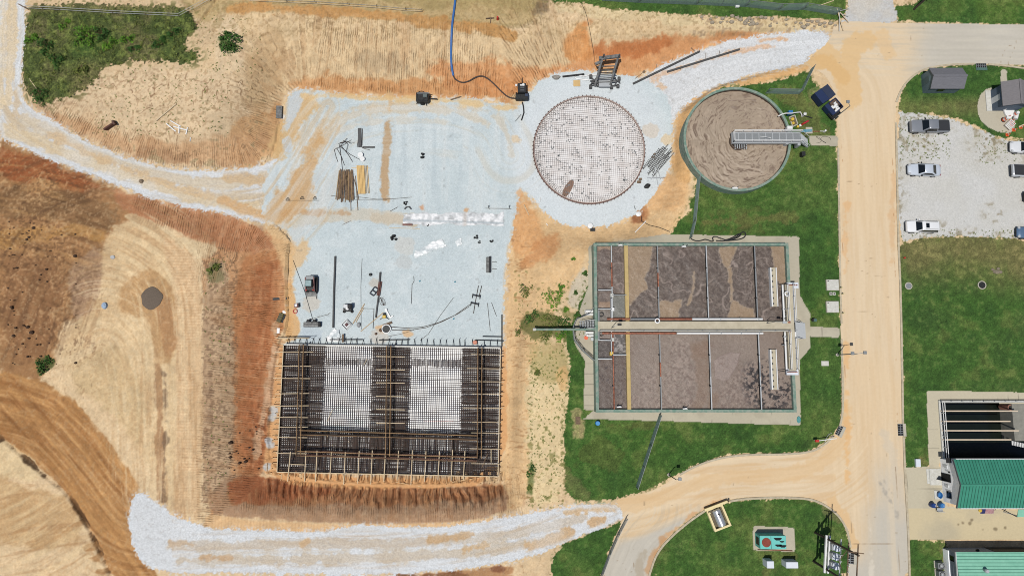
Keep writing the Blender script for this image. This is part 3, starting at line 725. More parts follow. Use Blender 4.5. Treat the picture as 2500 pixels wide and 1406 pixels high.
vert=((U>2040)&(V>250))
tint(rmm*vert*sstep(0.05,0.55,lane)*0.35,(234,212,178))
tint(rmm*vert*sstep(0.05,0.55,-lane)*dmask*0.3,(220,188,146))
horz=((U<2040)&(V>1090)&(V<1260))
lane2=streak(R(4),14,0.7,16)
tint(rmm*horz*sstep(0.05,0.5,lane2)*0.4,(236,212,176))
tint(rmm*horz*sstep(0.05,0.5,-lane2)*0.4,(218,180,132))
for pts,wdt,col,a in[([(1500,1235),(1580,1225),(1680,1185),(1800,1160),(1950,1160),(2040,1110),(2065,1000)],34,(224,188,140),0.5),([(2010,130),(2060,180),(2080,260),(2070,120),(2110,100)],50,(226,188,134),0.7),([(1965,150),(2020,150),(2060,190)],34,(222,182,126),0.8),([(2155,90),(2170,130)],30,(228,190,138),0.5),([(2066,840),(2068,950),(2070,1080),(2066,1180)],9,(230,180,120),0.6),([(2182,420),(2178,520),(2180,640)],10,(218,176,130),0.5),([(2068,500),(2062,540),(2064,660)],9,(226,176,122),0.5),([(1600,1350),(1640,1300),(1690,1258),(1760,1222)],9,(214,168,120),0.8),([(2030,1225),(2075,1280),(2086,1330)],22,(226,190,142),0.8),([(1585,1390),(1600,1350),(1620,1320)],18,(196,150,106),0.7),([(1570,1350),(1562,1380),(1560,1406)],16,(176,162,140),0.6),([(2180,1180),(2184,1120),(2160,1060)],20,(210,198,178),0.5),([(2150,1180),(2175,1220),(2192,1260)],3,(150,146,140),0.5),([(2160,1175),(2190,1230)],2.5,(150,146,140),0.5),([(2120,1210),(2124,1250),(2128,1400)],3,(232,222,204),0.5)]:
 paint(sd(pts,wdt),col,6,a*rmm,warp=N2*6+N05*2)
for pts in[[(2066,443),(2085,444),(2110,455),(2122,460),(2138,450),(2148,444)],[(2064,632),(2076,640),(2112,640),(2122,630),(2160,628)],[(2086,650),(2110,665),(2135,674),(2162,675)],[(2067,757),(2100,760),(2126,763),(2142,778),(2160,784),(2188,784)],[(2072,1036),(2110,1036),(2150,1038),(2196,1037)],[(2046,351),(2120,350),(2185,351)],[(2216,58),(2222,90),(2232,120),(2239,148)],[(2484,80),(2482,100),(2476,120),(2462,150),(2462,160)],[(2474,110),(2460,112),(2448,135),(2444,156),(2436,160)],[(2080,1326),(2110,1328),(2150,1326),(2200,1329)],[(2080,1216),(2130,1217)],[(1500,1365),(1520,1372),(1530,1392),(1560,1400)],[(1545,1340),(1540,1360),(1550,1380),(1540,1400)],[(2074,1150),(2076,1200),(2080,1300)],[(2186,1140),(2190,1200),(2196,1400)]]:
 s=sd(pts,1.2,smooth=1)+N05*0.8
 paint(s,(142,118,92),0.9,0.7*rmm)
for x,pts in[(2056,[(2056,300),(2058,700),(2066,1040)]),(2176,[(2178,300),(2186,700),(2192,1100)])]:
 paint(sd(pts,1.5,smooth=0),(168,118,74),1.2,rmm*sstep(0.0,0.35,N05+.4*N2)*0.8)
tint(rmm*sstep(0.78,0.92,N05)*0.5,(150,130,104))
wk=CLS==7
C[wk]=(188,180,160)
wm=np.where(wk,1.0,0.0)
tint(wm*sstep(-0.2,0.6,N6)*0.6,(200,192,170))
tint(wm*sstep(0.0,0.6,N2)*0.4,(166,158,140))
tint(wm*((U>2205)&(V>945))*0.7,(204,194,168))
tint(wm*((U>2205)&(V>1240))*0.7,(214,196,156))
tint(wm*((U>2205)&(V>1135))*sstep(0.0,0.7,N6+.3*N2)*0.5,(176,168,148))
tint(wm*((U>2380)&(V<340))*0.5,(196,188,168))
tint(wm*((U>2380)&(V<340)&(V>265))*sstep(0,.5,N6)*0.5,(160,154,142))
joint=np.zeros(GX.shape,bool)
jm=np.zeros(GX.shape,np.float32)
for a_,b_ in([((2287+25*i,955),(2287+25*i,978))for i in range(9)]+[((2264,978+23*i),(2293,978+23*i))for i in range(7)]+[((1500+48*i,1003),(1498+48*i,1034))for i in range(10)]+[((1424,860+26*i),(1450,860+26*i))for i in range(6)]+[((1935,950+60*i),(1955,950+60*i))for i in range(2)]+[((2007,797),(2007,824)),((2212,1191),(2300,1193)),((2214,1243),(2300,1243)),((1975,690),(1955,690)),((1952,790),(1978,790)),((1500,578),(1500,590)),((1760,574),(1760,592)),((2218,1316),(2214,1142))]):
 paint(sd([a_,b_],1.0,smooth=0),(110,104,92),0.9,0.7*wm)
for x,y,r in[(2368,1278,5),(2350,1276,4),(2372,1268,3),(2340,1280,3),(2400,1292,3),(2430,1290,4),(2455,1288,3)]:
 paint(np.hypot(U-x,V-y)-r,(110,96,74),2,0.6*wm,warp=N05*3)
C=np.clip(C,8,244)
CL=C/255.0
ALB=np.where(CL<=0.04045,CL/12.92,((CL+0.055)/1.055)**2.4)/K_ALB
# relief
Hd=HZ.copy()
t_out=np.maximum(FD,0)
wside=((U<760)&(V>540))|(V>1140)
Hd+=np.where((FD>0)&(CLS==0)&wside,(0.55+0.6*(V>560)*(V<800)*(U<760))*np.exp(-t_out/2.2)*(0.7+0.6*N2),0)
scal=np.abs(np.sin(as_*math.pi/(1.15)+N2*1.6+N6*2))**1.5
sm=(CLS==0)*inS*(ts>0.35)*(1-sstep(2.0,3.4,ts+N2*.8+.4*N6))*(U>650)*(U<1235)
Hd+=sm*(scal-0.45)*0.75
clod=(CLS==0)*sel_w*(1-sstep(0,60,np.abs(U-640+N6*15)))*sstep(930,1000,V)*(1-sstep(1150,1180,V))
Hd+=clod*(0.35*N05+0.30*N2)
Hd+=(0.06*N2+0.07*down2)*BK*sstep(0.2,1.5,BD)
Hd+=np.where(CLS==0,0.06*N6+0.05*N2+0.02*N05,0)*sstep(-0.5,1.0,FD)
mound=(1-sstep(-30,60,sd([(0,420),(150,430),(260,500),(240,620),(160,780),(60,850),(0,850)])))
Hd+=np.where(CLS==0,mound*(0.35*N2+0.2*N6+0.10*N05),0)
Hd+=np.where(CLS==0,-0.35*(1-sstep(0,9,np.abs(sd([(0,1066),(60,1118),(110,1163),(150,1193),(185,1233),(215,1288),(245,1348),(270,1410)],0.1))+N2*4)),0)
Hd+=np.where(brown<0,st*0.06,0)
Hd+=np.where(CLS==0,-0.45*(1-sstep(0,6,np.abs(sd([(535,-5),(522,8),(505,32),(485,55),(466,78)],0.1))+N2*3)),0)
Hd+=np.where(CLS==0,-0.30*(1-sstep(0,5,np.abs(sd([(656,398),(664,372),(672,355),(682,300)],0.1))+N2*3)),0)
Hd+=np.where(r_,0.10+0.10*N05+0.08*N2,0)
Hd+=np.where(l,0.03+0.02*N05,0)
Hd+=np.where(h|g|k,0.012*N05+0.015*N2,0)
hp=np.hypot((U-370)/27.0,(V-728)/28.0)
Hd+=np.where(CLS==0,0.0*hp,0)
# the ground as separate sheets that share their seams
fc=CLS[:-1,:-1].copy()
hole_c=hole_tank[:-1,:-1]<-4
hole_c&=(Uf[:-1,:-1]<2700)&(Uf[:-1,:-1]>2280)
idx=np.arange(NX*NY).reshape(NY,NX)
quads=np.stack([idx[:-1,:-1],idx[:-1,1:],idx[1:,1:],idx[1:,:-1]],-1)
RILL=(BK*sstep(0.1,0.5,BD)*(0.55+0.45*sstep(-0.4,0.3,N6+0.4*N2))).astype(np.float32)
def sheet(name,cls,material):
 q=quads[(fc==cls)&~hole_c]
 used,inv=np.unique(q.ravel(),return_inverse=True)
 n,m=len(used),len(q)
 me=bpy.data.meshes.new(name)
 me.vertices.add(n)
 co=np.stack([WXX.ravel()[used],WYY.ravel()[used],Hd.ravel()[used]],-1).astype(np.float32)
 me.vertices.foreach_set('co',co.ravel())
 me.loops.add(m*4)
 me.loops.foreach_set('vertex_index',inv.astype(np.int32).ravel())
 me.polygons.add(m)
 me.polygons.foreach_set('loop_start',np.arange(0,m*4,4,dtype=np.int32))
 me.polygons.foreach_set('use_smooth',np.ones(m,bool))
 a=me.attributes.new('soil','FLOAT_COLOR','POINT')
 a.data.foreach_set('color',np.concatenate([ALB.reshape(-1,3)[used],np.ones((n,1),np.float32)],1).astype(np.float32).ravel())
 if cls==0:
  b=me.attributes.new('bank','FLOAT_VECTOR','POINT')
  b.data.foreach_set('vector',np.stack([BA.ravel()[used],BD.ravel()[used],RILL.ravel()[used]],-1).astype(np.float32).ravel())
 me.update(calc_edges=True)
 me.materials.append(material)
 o=bpy.data.objects.new(name,me)
 COL.objects.link(o)
 return tag(o,kind='structure')
def ground_mat(name,rough,sc1,amt,bump,dist,rills=False,speck=None):
 m=bpy.data.materials.new(name)
 m.use_nodes=True
 t=m.node_tree
 N,L=t.nodes,t.links
 b=N['Principled BSDF']
 b.inputs['Roughness'].default_value=rough
 b.inputs['Specular IOR Level'].default_value=0.15
 at=N.new('ShaderNodeAttribute')
 at.attribute_name='soil'
 geo=N.new('ShaderNodeNewGeometry')
 n1=N.new('ShaderNodeTexNoise')
 n1.inputs['Scale'].default_value=sc1
 n1.inputs['Detail'].default_value=6
 n1.inputs['Roughness'].default_value=0.7
 L.new(geo.outputs['Position'],n1.inputs['Vector'])
 mr=N.new('ShaderNodeMapRange')
 mr.inputs['From Min'].default_value=0.25
 mr.inputs['From Max'].default_value=0.75
 mr.inputs['To Min'].default_value=1-amt
 mr.inputs['To Max'].default_value=1+amt
 L.new(n1.outputs['Fac'],mr.inputs['Value'])
 mul=N.new('ShaderNodeVectorMath')
 mul.operation='SCALE'
 L.new(at.outputs['Color'],mul.inputs[0])
 L.new(mr.outputs[0],mul.inputs['Scale'])
 col=mul.outputs[0]
 height=n1.outputs['Fac']
 if speck:
  v=N.new('ShaderNodeTexVoronoi')
  v.inputs['Scale'].default_value=speck[0]
  L.new(geo.outputs['Position'],v.inputs['Vector'])
  r2=N.new('ShaderNodeMapRange')
  r2.inputs['From Min'].default_value=0.0
  r2.inputs['From Max'].default_value=1.0
  r2.inputs['To Min'].default_value=1-speck[1]
  r2.inputs['To Max'].default_value=1+speck[1]
  sep=N.new('ShaderNodeSeparateColor')
  L.new(v.outputs['Color'],sep.inputs[0])
  L.new(sep.outputs[0],r2.inputs['Value'])
  m2=N.new('ShaderNodeVectorMath')
  m2.operation='SCALE'
  L.new(col,m2.inputs[0])
  L.new(r2.outputs[0],m2.inputs['Scale'])
  col=m2.outputs[0]
 bp=N.new('ShaderNodeBump')
 bp.inputs['Strength'].default_value=bump
 bp.inputs['Distance'].default_value=dist
 L.new(height,bp.inputs['Height'])
 last=bp
 if rills:
  bk=N.new('ShaderNodeAttribute')
  bk.attribute_name='bank'
  sx=N.new('ShaderNodeSeparateXYZ')
  L.new(bk.outputs['Vector'],sx.inputs[0])
  def math_(op,x,y=None):
   q=N.new('ShaderNodeMath')
   q.operation=op
   for k_,s_ in enumerate((x,y)):
    if s_ is None:continue
    if isinstance(s_,(int,float)):q.inputs[k_].default_value=s_
    else:L.new(s_,q.inputs[k_])
   return q.outputs[0]
  def aniso(sx_,sy_,det):
   sc_=N.new('ShaderNodeVectorMath')
   sc_.operation='MULTIPLY'
   sc_.inputs[1].default_value=(sx_,sy_,0.0)
   L.new(bk.outputs['Vector'],sc_.inputs[0])
   nr_=N.new('ShaderNodeTexNoise')
   nr_.inputs['Scale'].default_value=1.0
   nr_.inputs['Detail'].default_value=det
   L.new(sc_.outputs[0],nr_.inputs['Vector'])
   return nr_.outputs['Fac']
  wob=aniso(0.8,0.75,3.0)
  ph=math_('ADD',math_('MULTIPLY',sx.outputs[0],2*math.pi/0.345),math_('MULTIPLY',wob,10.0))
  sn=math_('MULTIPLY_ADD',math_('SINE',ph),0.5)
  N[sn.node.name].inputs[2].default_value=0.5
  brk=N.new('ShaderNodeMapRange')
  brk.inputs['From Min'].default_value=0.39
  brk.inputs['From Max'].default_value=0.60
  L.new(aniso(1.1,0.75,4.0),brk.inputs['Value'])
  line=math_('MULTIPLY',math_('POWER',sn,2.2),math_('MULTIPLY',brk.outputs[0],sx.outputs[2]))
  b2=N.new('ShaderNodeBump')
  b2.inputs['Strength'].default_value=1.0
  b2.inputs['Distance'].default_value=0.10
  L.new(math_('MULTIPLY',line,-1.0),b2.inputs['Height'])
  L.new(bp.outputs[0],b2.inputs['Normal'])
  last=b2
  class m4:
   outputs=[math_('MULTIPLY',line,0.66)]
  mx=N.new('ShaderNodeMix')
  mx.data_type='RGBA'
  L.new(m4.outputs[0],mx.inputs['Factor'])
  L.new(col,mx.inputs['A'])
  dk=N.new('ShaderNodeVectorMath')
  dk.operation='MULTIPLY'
  dk.inputs[1].default_value=(0.46,0.38,0.32)  # groove shade and grit put into the colour, along with the bump
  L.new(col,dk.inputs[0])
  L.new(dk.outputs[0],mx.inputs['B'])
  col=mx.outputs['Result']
 L.new(col,b.inputs['Base Color'])
 L.new(last.outputs[0],b.inputs['Normal'])
 return m
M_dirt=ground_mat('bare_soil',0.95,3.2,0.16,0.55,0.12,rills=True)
M_grav=ground_mat('crushed_stone',0.9,4.0,0.07,0.35,0.05,speck=(9.0,0.09))
M_haul=ground_mat('haul_stone',0.9,4.0,0.08,0.4,0.05,speck=(8.0,0.13))
M_road=ground_mat('dusty_concrete',0.85,2.2,0.045,0.1,0.02)
M_park=ground_mat('parking_gravel',0.9,5.0,0.07,0.3,0.05,speck=(9.0,0.11))
M_lawn=ground_mat('mown_grass',0.95,5.0,0.34,0.7,0.12)
M_rough=ground_mat('weeds',0.95,3.5,0.42,0.9,0.25)
M_walk=ground_mat('worn_concrete',0.85,3.0,0.07,0.12,0.02)
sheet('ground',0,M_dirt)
sheet('weed_field',1,M_rough)
sheet('haul_road',2,M_haul)
sheet('gravel_pad',3,M_grav)
sheet('road',4,M_road)
sheet('parking_lot',5,M_park)
sheet('lawn',6,M_lawn)
sheet('sidewalk',7,M_walk)
# MATERIALS
M_green=mat('green_painted_concrete',(108,140,124),0.75,var=0.10,scale=1.6,c2=(150,160,146),wear=(0.38,0.60),bump=0.1)
M_greend=mat('green_wall_face',(84,116,108),0.8,var=0.1,scale=1.2)
M_yellowc=mat('yellowed_beam',(206,180,120),0.8,var=0.08,scale=2.0)
M_galv=mat('galvanised_steel',(196,200,202),0.5,0.25,var=0.06,scale=4)
M_galvd=mat('grey_steel',(150,154,156),0.55,0.3,var=0.08,scale=4)
M_white=mat('white_paint',(238,238,236),0.5,var=0.03,scale=5)
M_pvc=mat('white_plastic',(244,244,242),0.4,var=0.02,scale=3)
M_rust=mat('rusted_pipe',(188,118,88),0.8,var=0.14,scale=3,c2=(120,74,58))
M_red=mat('red_paint',(206,52,44),0.5,var=0.08,scale=4)
M_orange=mat('orange_plastic',(240,104,56),0.5,var=0.05,scale=4)
M_yellow=mat('yellow_paint',(226,190,70),0.5,var=0.06,scale=5)
M_blue=mat('blue_plastic',(56,124,190),0.45,var=0.08,scale=3)
M_teal=mat('teal_paint',(110,206,196),0.5,var=0.06,scale=2)
M_black=mat('black_rubber',(34,34,36),0.7,var=0.1,scale=5)
M_dark=mat('dark_machinery',(58,60,60),0.55,0.3,var=0.2,scale=5,c2=(30,30,30))
M_steel=mat('weathered_form_steel',(142,143,142),0.6,0.35,var=0.16,scale=2.5,c2=(92,92,90))
M_steeld=mat('dark_form_steel',(98,98,98),0.65,0.3,var=0.16,scale=2.5)
M_rebar=mat('rebar',(66,62,60),0.8,0.2,var=0.15,scale=3,c2=(84,62,50))
M_rebarb=mat('rusty_rebar',(132,96,82),0.85,0.1,var=0.15,scale=3)
M_wood=mat('new_lumber',(226,190,142),0.8,var=0.10,scale=2.2,stretch=(1,1,4))
M_woodp=mat('pale_lumber',(228,206,170),0.8,var=0.10,scale=2.2)
M_woodd=mat('weathered_lumber',(142,116,90),0.85,var=0.14,scale=2.6,c2=(96,78,62))
M_conc=mat('concrete',(196,190,174),0.85,var=0.06,scale=2.5,bump=0.08)
M_concw=mat('pale_concrete',(220,219,212),0.8,var=0.05,scale=3,c2=(196,194,184))
M_deck=mat('walkway_deck',(204,194,170),0.85,var=0.07,scale=1.3,c2=(186,176,152))
M_lid=mat('cabinet_white',(226,232,240),0.45,var=0.03,scale=3)
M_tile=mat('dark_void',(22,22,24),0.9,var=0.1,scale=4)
M_mesh=mat('green_wind_screen',(150,176,166),0.8,var=0.08,scale=2)
M_meshg=mat('grey_fence_mesh',(170,178,174),0.7,var=0.08,scale=2)
M_wire=mat('galvanised_wire',(200,200,196),0.6,0.3,var=0.05,scale=4)
def liquid_mat(name,rough=0.35,scale=3.0,amt=0.10,bump=0.25,dist=0.05,swirl=0.0):
 m=bpy.data.materials.new(name)
 m.use_nodes=True
 t=m.node_tree
 N,L=t.nodes,t.links
 b=N['Principled BSDF']
 b.inputs['Roughness'].default_value=rough
 b.inputs['Specular IOR Level'].default_value=0.3
 at=N.new('ShaderNodeAttribute')
 at.attribute_name='soil'
 geo=N.new('ShaderNodeNewGeometry')
 n1=N.new('ShaderNodeTexNoise')
 n1.inputs['Scale'].default_value=scale
 n1.inputs['Detail'].default_value=8
 n1.inputs['Distortion'].default_value=swirl
 L.new(geo.outputs['Position'],n1.inputs['Vector'])
 mr=N.new('ShaderNodeMapRange')
 mr.inputs['From Min'].default_value=0.3
 mr.inputs['From Max'].default_value=0.7
 mr.inputs['To Min'].default_value=1-amt
 mr.inputs['To Max'].default_value=1+amt
 L.new(n1.outputs['Fac'],mr.inputs['Value'])
 mul=N.new('ShaderNodeVectorMath')
 mul.operation='SCALE'
 L.new(at.outputs['Color'],mul.inputs[0])
 L.new(mr.outputs[0],mul.inputs['Scale'])
 L.new(mul.outputs[0],b.inputs['Base Color'])
 bp=N.new('ShaderNodeBump')
 bp.inputs['Strength'].default_value=bump
 bp.inputs['Distance'].default_value=dist
 L.new(n1.outputs['Fac'],bp.inputs['Height'])
 L.new(bp.outputs[0],b.inputs['Normal'])
 return m
M_sludge=liquid_mat('settled_scum',0.55,1.6,0.05,0.3,0.06)
M_mixed=liquid_mat('mixed_liquor',0.42,5.0,0.24,0.5,0.06,1.6)
def colour_sheet(name,x0,x1,y0,y1,z,res,painter,material,parent,relief=None,clip=None):
 """a level liquid surface; painter(X, Y, U, V) gives display colours of the scum floating on it"""
 nx,ny=max(2,int((x1-x0)/res)+1),max(2,int((y1-y0)/res)+1)
 xs,ys=np.linspace(x0,x1,nx),np.linspace(y0,y1,ny)
 X,Y=np.meshgrid(xs,ys)
 Z=np.full(X.shape,z)
 u,v=project(X,Y,Z)
 c=painter(X,Y,u,v)
 if relief is not None:Z=Z+relief(X,Y,u,v)
 cl=np.clip(c,5,245)/255.0
 al=np.where(cl<=0.04045,cl/12.92,((cl+0.055)/1.055)**2.4)/K_ALB
 base=Vector((0,0,0))
 if parent is not None:base=parent.location
 vs=np.stack([X-base.x,Y-base.y,Z-base.z],-1).reshape(-1,3)
 ii=np.arange(nx*ny).reshape(ny,nx)
 q=np.stack([ii[:-1,:-1],ii[:-1,1:],ii[1:,1:],ii[1:,:-1]],-1).reshape(-1,4)
 if clip is not None:
  xc,yc=(X[:-1,:-1]+X[1:,1:])/2,(Y[:-1,:-1]+Y[1:,1:])/2
  q=q[clip(xc,yc).ravel()]
 me=bpy.data.meshes.new(name)
 me.from_pydata(vs.tolist(),[],q.tolist())
 a=me.attributes.new('soil','FLOAT_COLOR','POINT')
 a.data.foreach_set('color',np.concatenate([al.reshape(-1,3),np.ones((nx*ny,1))],1).astype(np.float32).ravel())
 me.polygons.foreach_set('use_smooth',[True]*len(me.polygons))
 me.update()
 me.materials.append(material)
 o=bpy.data.objects.new(name,me)
 COL.objects.link(o)
 if parent is not None:o.parent=parent
 return o
def mixc(c,m,col):
 m=np.clip(m,0,1)[...,None]
 return c*(1-m)+np.array(col,float)*m
def psd(u,v,pts):
 return seg_dist(u,v,pts,True)[0]
def pole(mb,x,y,z0,z1,r0,r1=None,n=10):
 return mb.cyl(x,y,z0,z1,r0,r1,n)
def railing(mb,pts,h=1.05,r=0.025,step=1.5,rails=(1.0,0.55)):
 """posts and rails along a path of (x, y, z) deck points"""
 for i in range(len(pts)-1):
  a,b=Vector(pts[i]),Vector(pts[i+1])
  n=max(1,int(round((b-a).length/step)))
  for k in range(n+1):
   p=a.lerp(b,k/n)
   mb.bar(p,p+Vector((0,0,h)),r*2)
  for f in rails:
   mb.bar(a+Vector((0,0,h*f)),b+Vector((0,0,h*f)),r*2)
 return mb
 # ROUND TANK IN SERVICE
ZR=2.0
tl,tr,tt,tb=P(1671,340,ZR),P(1930,340,ZR),P(1800,211,ZR),P(1800,469,ZR)
TC=Vector(((tl.x+tr.x)/2,(tt.y+tb.y)/2,0))
TR_=((tr.x-tl.x)/2+(tt.y-tb.y)/2)/2
tank=empty('clarifier_tank',(TC.x,TC.y,0),'round green-rimmed concrete tank full of wrinkled tan scum','tank')
MB().ring(TC.x,TC.y,[(TR_-0.05,-4.2),(TR_-0.05,ZR-0.25),(TR_,ZR-0.22),(TR_,ZR),(TR_-0.36,ZR),(TR_-0.36,0.4),(TR_-0.30,0.2),(TR_-0.30,-4.2)],96).build('tank_wall',[M_green],tank,smooth=True)
MB().ring(TC.x,TC.y,[(TR_-0.37,1.05),(TR_-0.37,1.72),(TR_-0.40,1.72),(TR_-0.40,1.05)],96).build('brown_band',mat('band_brown',(86,66,54),0.7,scale=2),tank,smooth=True)  # brown band round the inside of the wall at the scum line
FW=P(1803,345,1.6)
def scum(X,Y,u,v):
 r=np.hypot(X-TC.x,Y-TC.y)
 ang=np.arctan2(Y-TC.y,X-TC.x)
 c=np.zeros(X.shape+(3,))+np.array((167,150,130.))
 a=fbm(X,Y,3.5,3,501)
 c=mixc(c,sstep(-0.2,0.6,a)*0.5,(176,158,138))
 c=mixc(c,sstep(0.1,0.6,-a)*0.4,(156,138,119))
 e=fold_shade(X,Y,r,ang)
 calm=1-0.55*(1-sstep(2.0,4.5,r+1.5*a))
 c=mixc(c,sstep(0.16,0.46,e)*0.62*calm,(112,92,78))  # one slope of each fold darkened in the colour, as shading
 c=mixc(c,sstep(0.08,0.35,-e)*0.45*calm,(186,167,146))  # opposite slope lightened in the colour, as if lit
 return c
def fold_shade(X,Y,r,ang):
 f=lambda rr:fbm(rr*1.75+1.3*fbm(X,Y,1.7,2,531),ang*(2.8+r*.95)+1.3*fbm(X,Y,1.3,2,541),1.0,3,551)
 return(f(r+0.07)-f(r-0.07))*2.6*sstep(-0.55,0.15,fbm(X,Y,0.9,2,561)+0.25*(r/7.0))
def scum_z(X,Y,u,v):
 r=np.hypot(X-TC.x,Y-TC.y)
 ang=np.arctan2(Y-TC.y,X-TC.x)
 return 0.13*fbm(r*1.75+1.3*fbm(X,Y,1.7,2,531),ang*(2.8+r*.95)+1.3*fbm(X,Y,1.3,2,541),1.0,3,551)
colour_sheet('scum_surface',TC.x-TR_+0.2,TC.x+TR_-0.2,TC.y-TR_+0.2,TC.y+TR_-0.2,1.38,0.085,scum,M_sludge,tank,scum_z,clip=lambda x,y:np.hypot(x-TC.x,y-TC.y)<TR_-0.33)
MB().ring(FW.x,FW.y,[(1.36,1.2),(1.36,1.95),(1.28,1.95),(1.28,1.2)],40).build('feed_well',mat('feed_well_steel',(120,100,84),0.7,var=0.15,scale=3),tank,smooth=True)
MB().cyl(FW.x,FW.y,1.2,1.56,1.27,n=40).build('well_water',mat('dark_water',(66,56,50),0.3,var=0.15,scale=2),tank)
pc=MB()
for i in range(6):
 q=P(1794+i*5.5,353,1.8)
 pc.box(q.x-0.05,q.x+0.05,q.y-0.75,q.y,1.6,1.95)
pc.build('baffle_bar',M_galv,tank)
for(px,py,lab)in[(1795,460,'white rim bracket on the south edge of the round tank')]:
 q=P(px,py,ZR)
 t_=empty('rim_bracket',q,lab,'bracket')
 MB().box(q.x-0.45,q.x+0.35,q.y-0.1,q.y+0.16,ZR,ZR+0.12).build('plate',M_white,t_)
 for xo in(-0.4,0.3):
  MB().bar(q+Vector((xo,0.1,0.12)),q+Vector((xo,0.1,0.9)),0.05).build('handle',M_galvd,t_)
ZB=2.55
b0,b1=P(1787,350,ZB),P(1952,323,ZB)
br_=empty('tank_bridge',((b0.x+b1.x)/2,(b0.y+b1.y)/2,ZB),'galvanised walkway bridge with railings reaching to the middle of the round tank','bridge')
d=MB()
d.box(b0.x,b1.x,b0.y,b0.y+0.16,ZB-0.45,ZB+0.08).box(b0.x,b1.x,b1.y-0.16,b1.y,ZB-0.45,ZB+0.08)
for i in range(11):
 x=b0.x+(b1.x-b0.x)*i/10
 d.box(x-0.05 if i else x,x+0.05 if i<10 else x,b0.y+0.16,b1.y-0.16,ZB-0.3,ZB+0.045)
d.build('girder',M_galv,br_)
MB().box(b0.x+0.06,b1.x-0.06,b0.y+0.162,b1.y-0.162,ZB-0.02,ZB+0.03).build('grating',mat('bar_grating',(150,154,156),0.6,0.2,var=0.1,scale=9),br_)
for yy in(b0.y+0.08,b1.y-0.08):
 railing(MB(),[(b0.x+0.1,yy,ZB+0.08),(b1.x,yy,ZB+0.08)],1.05,0.035,1.45).build('railing',M_white,br_)
railing(MB(),[(b0.x+0.1,b0.y+0.08,ZB+0.08),(b0.x+0.1,b1.y-0.08,ZB+0.08)],1.05,0.035,1.45).build('end_railing',M_white,br_)
st_=MB()
e0,e1=P(1954,348,ZB),P(1984,340,0)
for i in range(9):
 f=i/8
 x,z=b1.x+0.1+1.9*f,ZB*(1-f)+0.1*f
 st_.box(x,x+0.24,b0.y+0.25,b1.y-0.25,z-0.05,z)
st_.bar((b1.x,b0.y+0.2,ZB),(b1.x+2.1,b0.y+0.2,0.1),0.06,0.2).bar((b1.x,b1.y-0.2,ZB),(b1.x+2.1,b1.y-0.2,0.1),0.06,0.2)
st_.build('stair',M_galv,br_)
sr=MB()
for yy in(b0.y+0.18,b1.y-0.18):
 sr.bar((b1.x,yy,ZB+1.1),(b1.x+2.1,yy,1.1),0.06)
 for f in(0,0.5,1):
  sr.bar((b1.x+2.1*f,yy,ZB*(1-f)),(b1.x+2.1*f,yy,ZB*(1-f)+1.1),0.05)
sr.build('stair_rail',M_white,br_)
q=P(1855,338,ZB)
MB().bar(q+Vector((0,0.25,0.1)),q+Vector((1.3,-0.25,0.9)),0.06).build('light_arm',M_white,br_)
q=P(1928,317,ZB)
MB().box(q.x-0.5,q.x+0.3,q.y-0.05,q.y+0.45,ZB-0.3,ZB+0.45,0.05).build('gear_motor',M_white,br_)
for px,py in((1917,355),(1946,358)):
 q=P(px,py,1.6)
 MB().box(q.x-0.22,q.x+0.22,q.y-0.1,q.y+0.55,1.2,2.4,0.04).build('support_bracket',M_galv,br_)
pts=[P(1900,284,2.1),P(1910,279,2.2),P(1918,277,2.1),P(1932,277,1.6),P(1945,275,1.1),P(1954,274,0.7),P(1957,279,0.4),P(1958,285,0.1)]
tag(MB().tube(pts,0.085,8).build('overflow_pipe',M_pvc,smooth=True),'bent white plastic pipe hanging over the rim of the round tank','pipe')
q=G(1958,285)
t_=empty('valve_post',q,'white valve post with hand wheel at the end of the bent white pipe','valve')
MB().cyl(q.x,q.y,q.z,q.z+1.1,0.14).build('post',M_white,t_)
MB().ring(q.x,q.y,[(0.24,q.z+1.1),(0.24,q.z+1.16),(0.18,q.z+1.16),(0.18,q.z+1.1)],16).build('hand_wheel',M_white,t_)
MB().tube([q+Vector((0.1,0.05,0.3)),q+Vector((0.8,-0.1,0.25)),q+Vector((1.5,-0.3,0.12))],0.07).build('outlet_pipe',M_black,t_)
q=G(1922,283)
tag(MB().box(q.x-0.35,q.x+0.3,q.y-0.25,q.y+0.3,q.z+0.9,q.z+1.5,0.05).box(q.x-0.1,q.x+0.1,q.y-0.1,q.y+0.1,q.z,q.z+0.9).build('control_box',M_blue),'small light blue control box beside the round tank rim','box')
q0=G(1938,296)
t_=empty('pump_pit',q0,'open rectangular pump pit with pale kerb beside the round tank','pit')
cs=[G(1926,288),G(1939,283),G(1946,305),G(1934,311)]
for i in range(4):
 a,b=cs[i],cs[(i+1)%4]
 MB().bar(a+Vector((0,0,0.12)),b+Vector((0,0,0.12)),0.14,0.3).build('kerb',M_conc,t_)
MB().prism([(c.x,c.y)for c in cs],q0.z+0.01,q0.z+0.06).build('pit_floor',mat('pit_floor',(120,104,80),0.9,scale=4),t_)
q=G(1931,295)
MB().cyl(q.x,q.y,q.z+0.06,q.z+0.7,0.24).cyl(q.x+0.2,q.y-0.5,q.z+0.06,q.z+0.4,0.2).build('pump',M_yellow,t_)
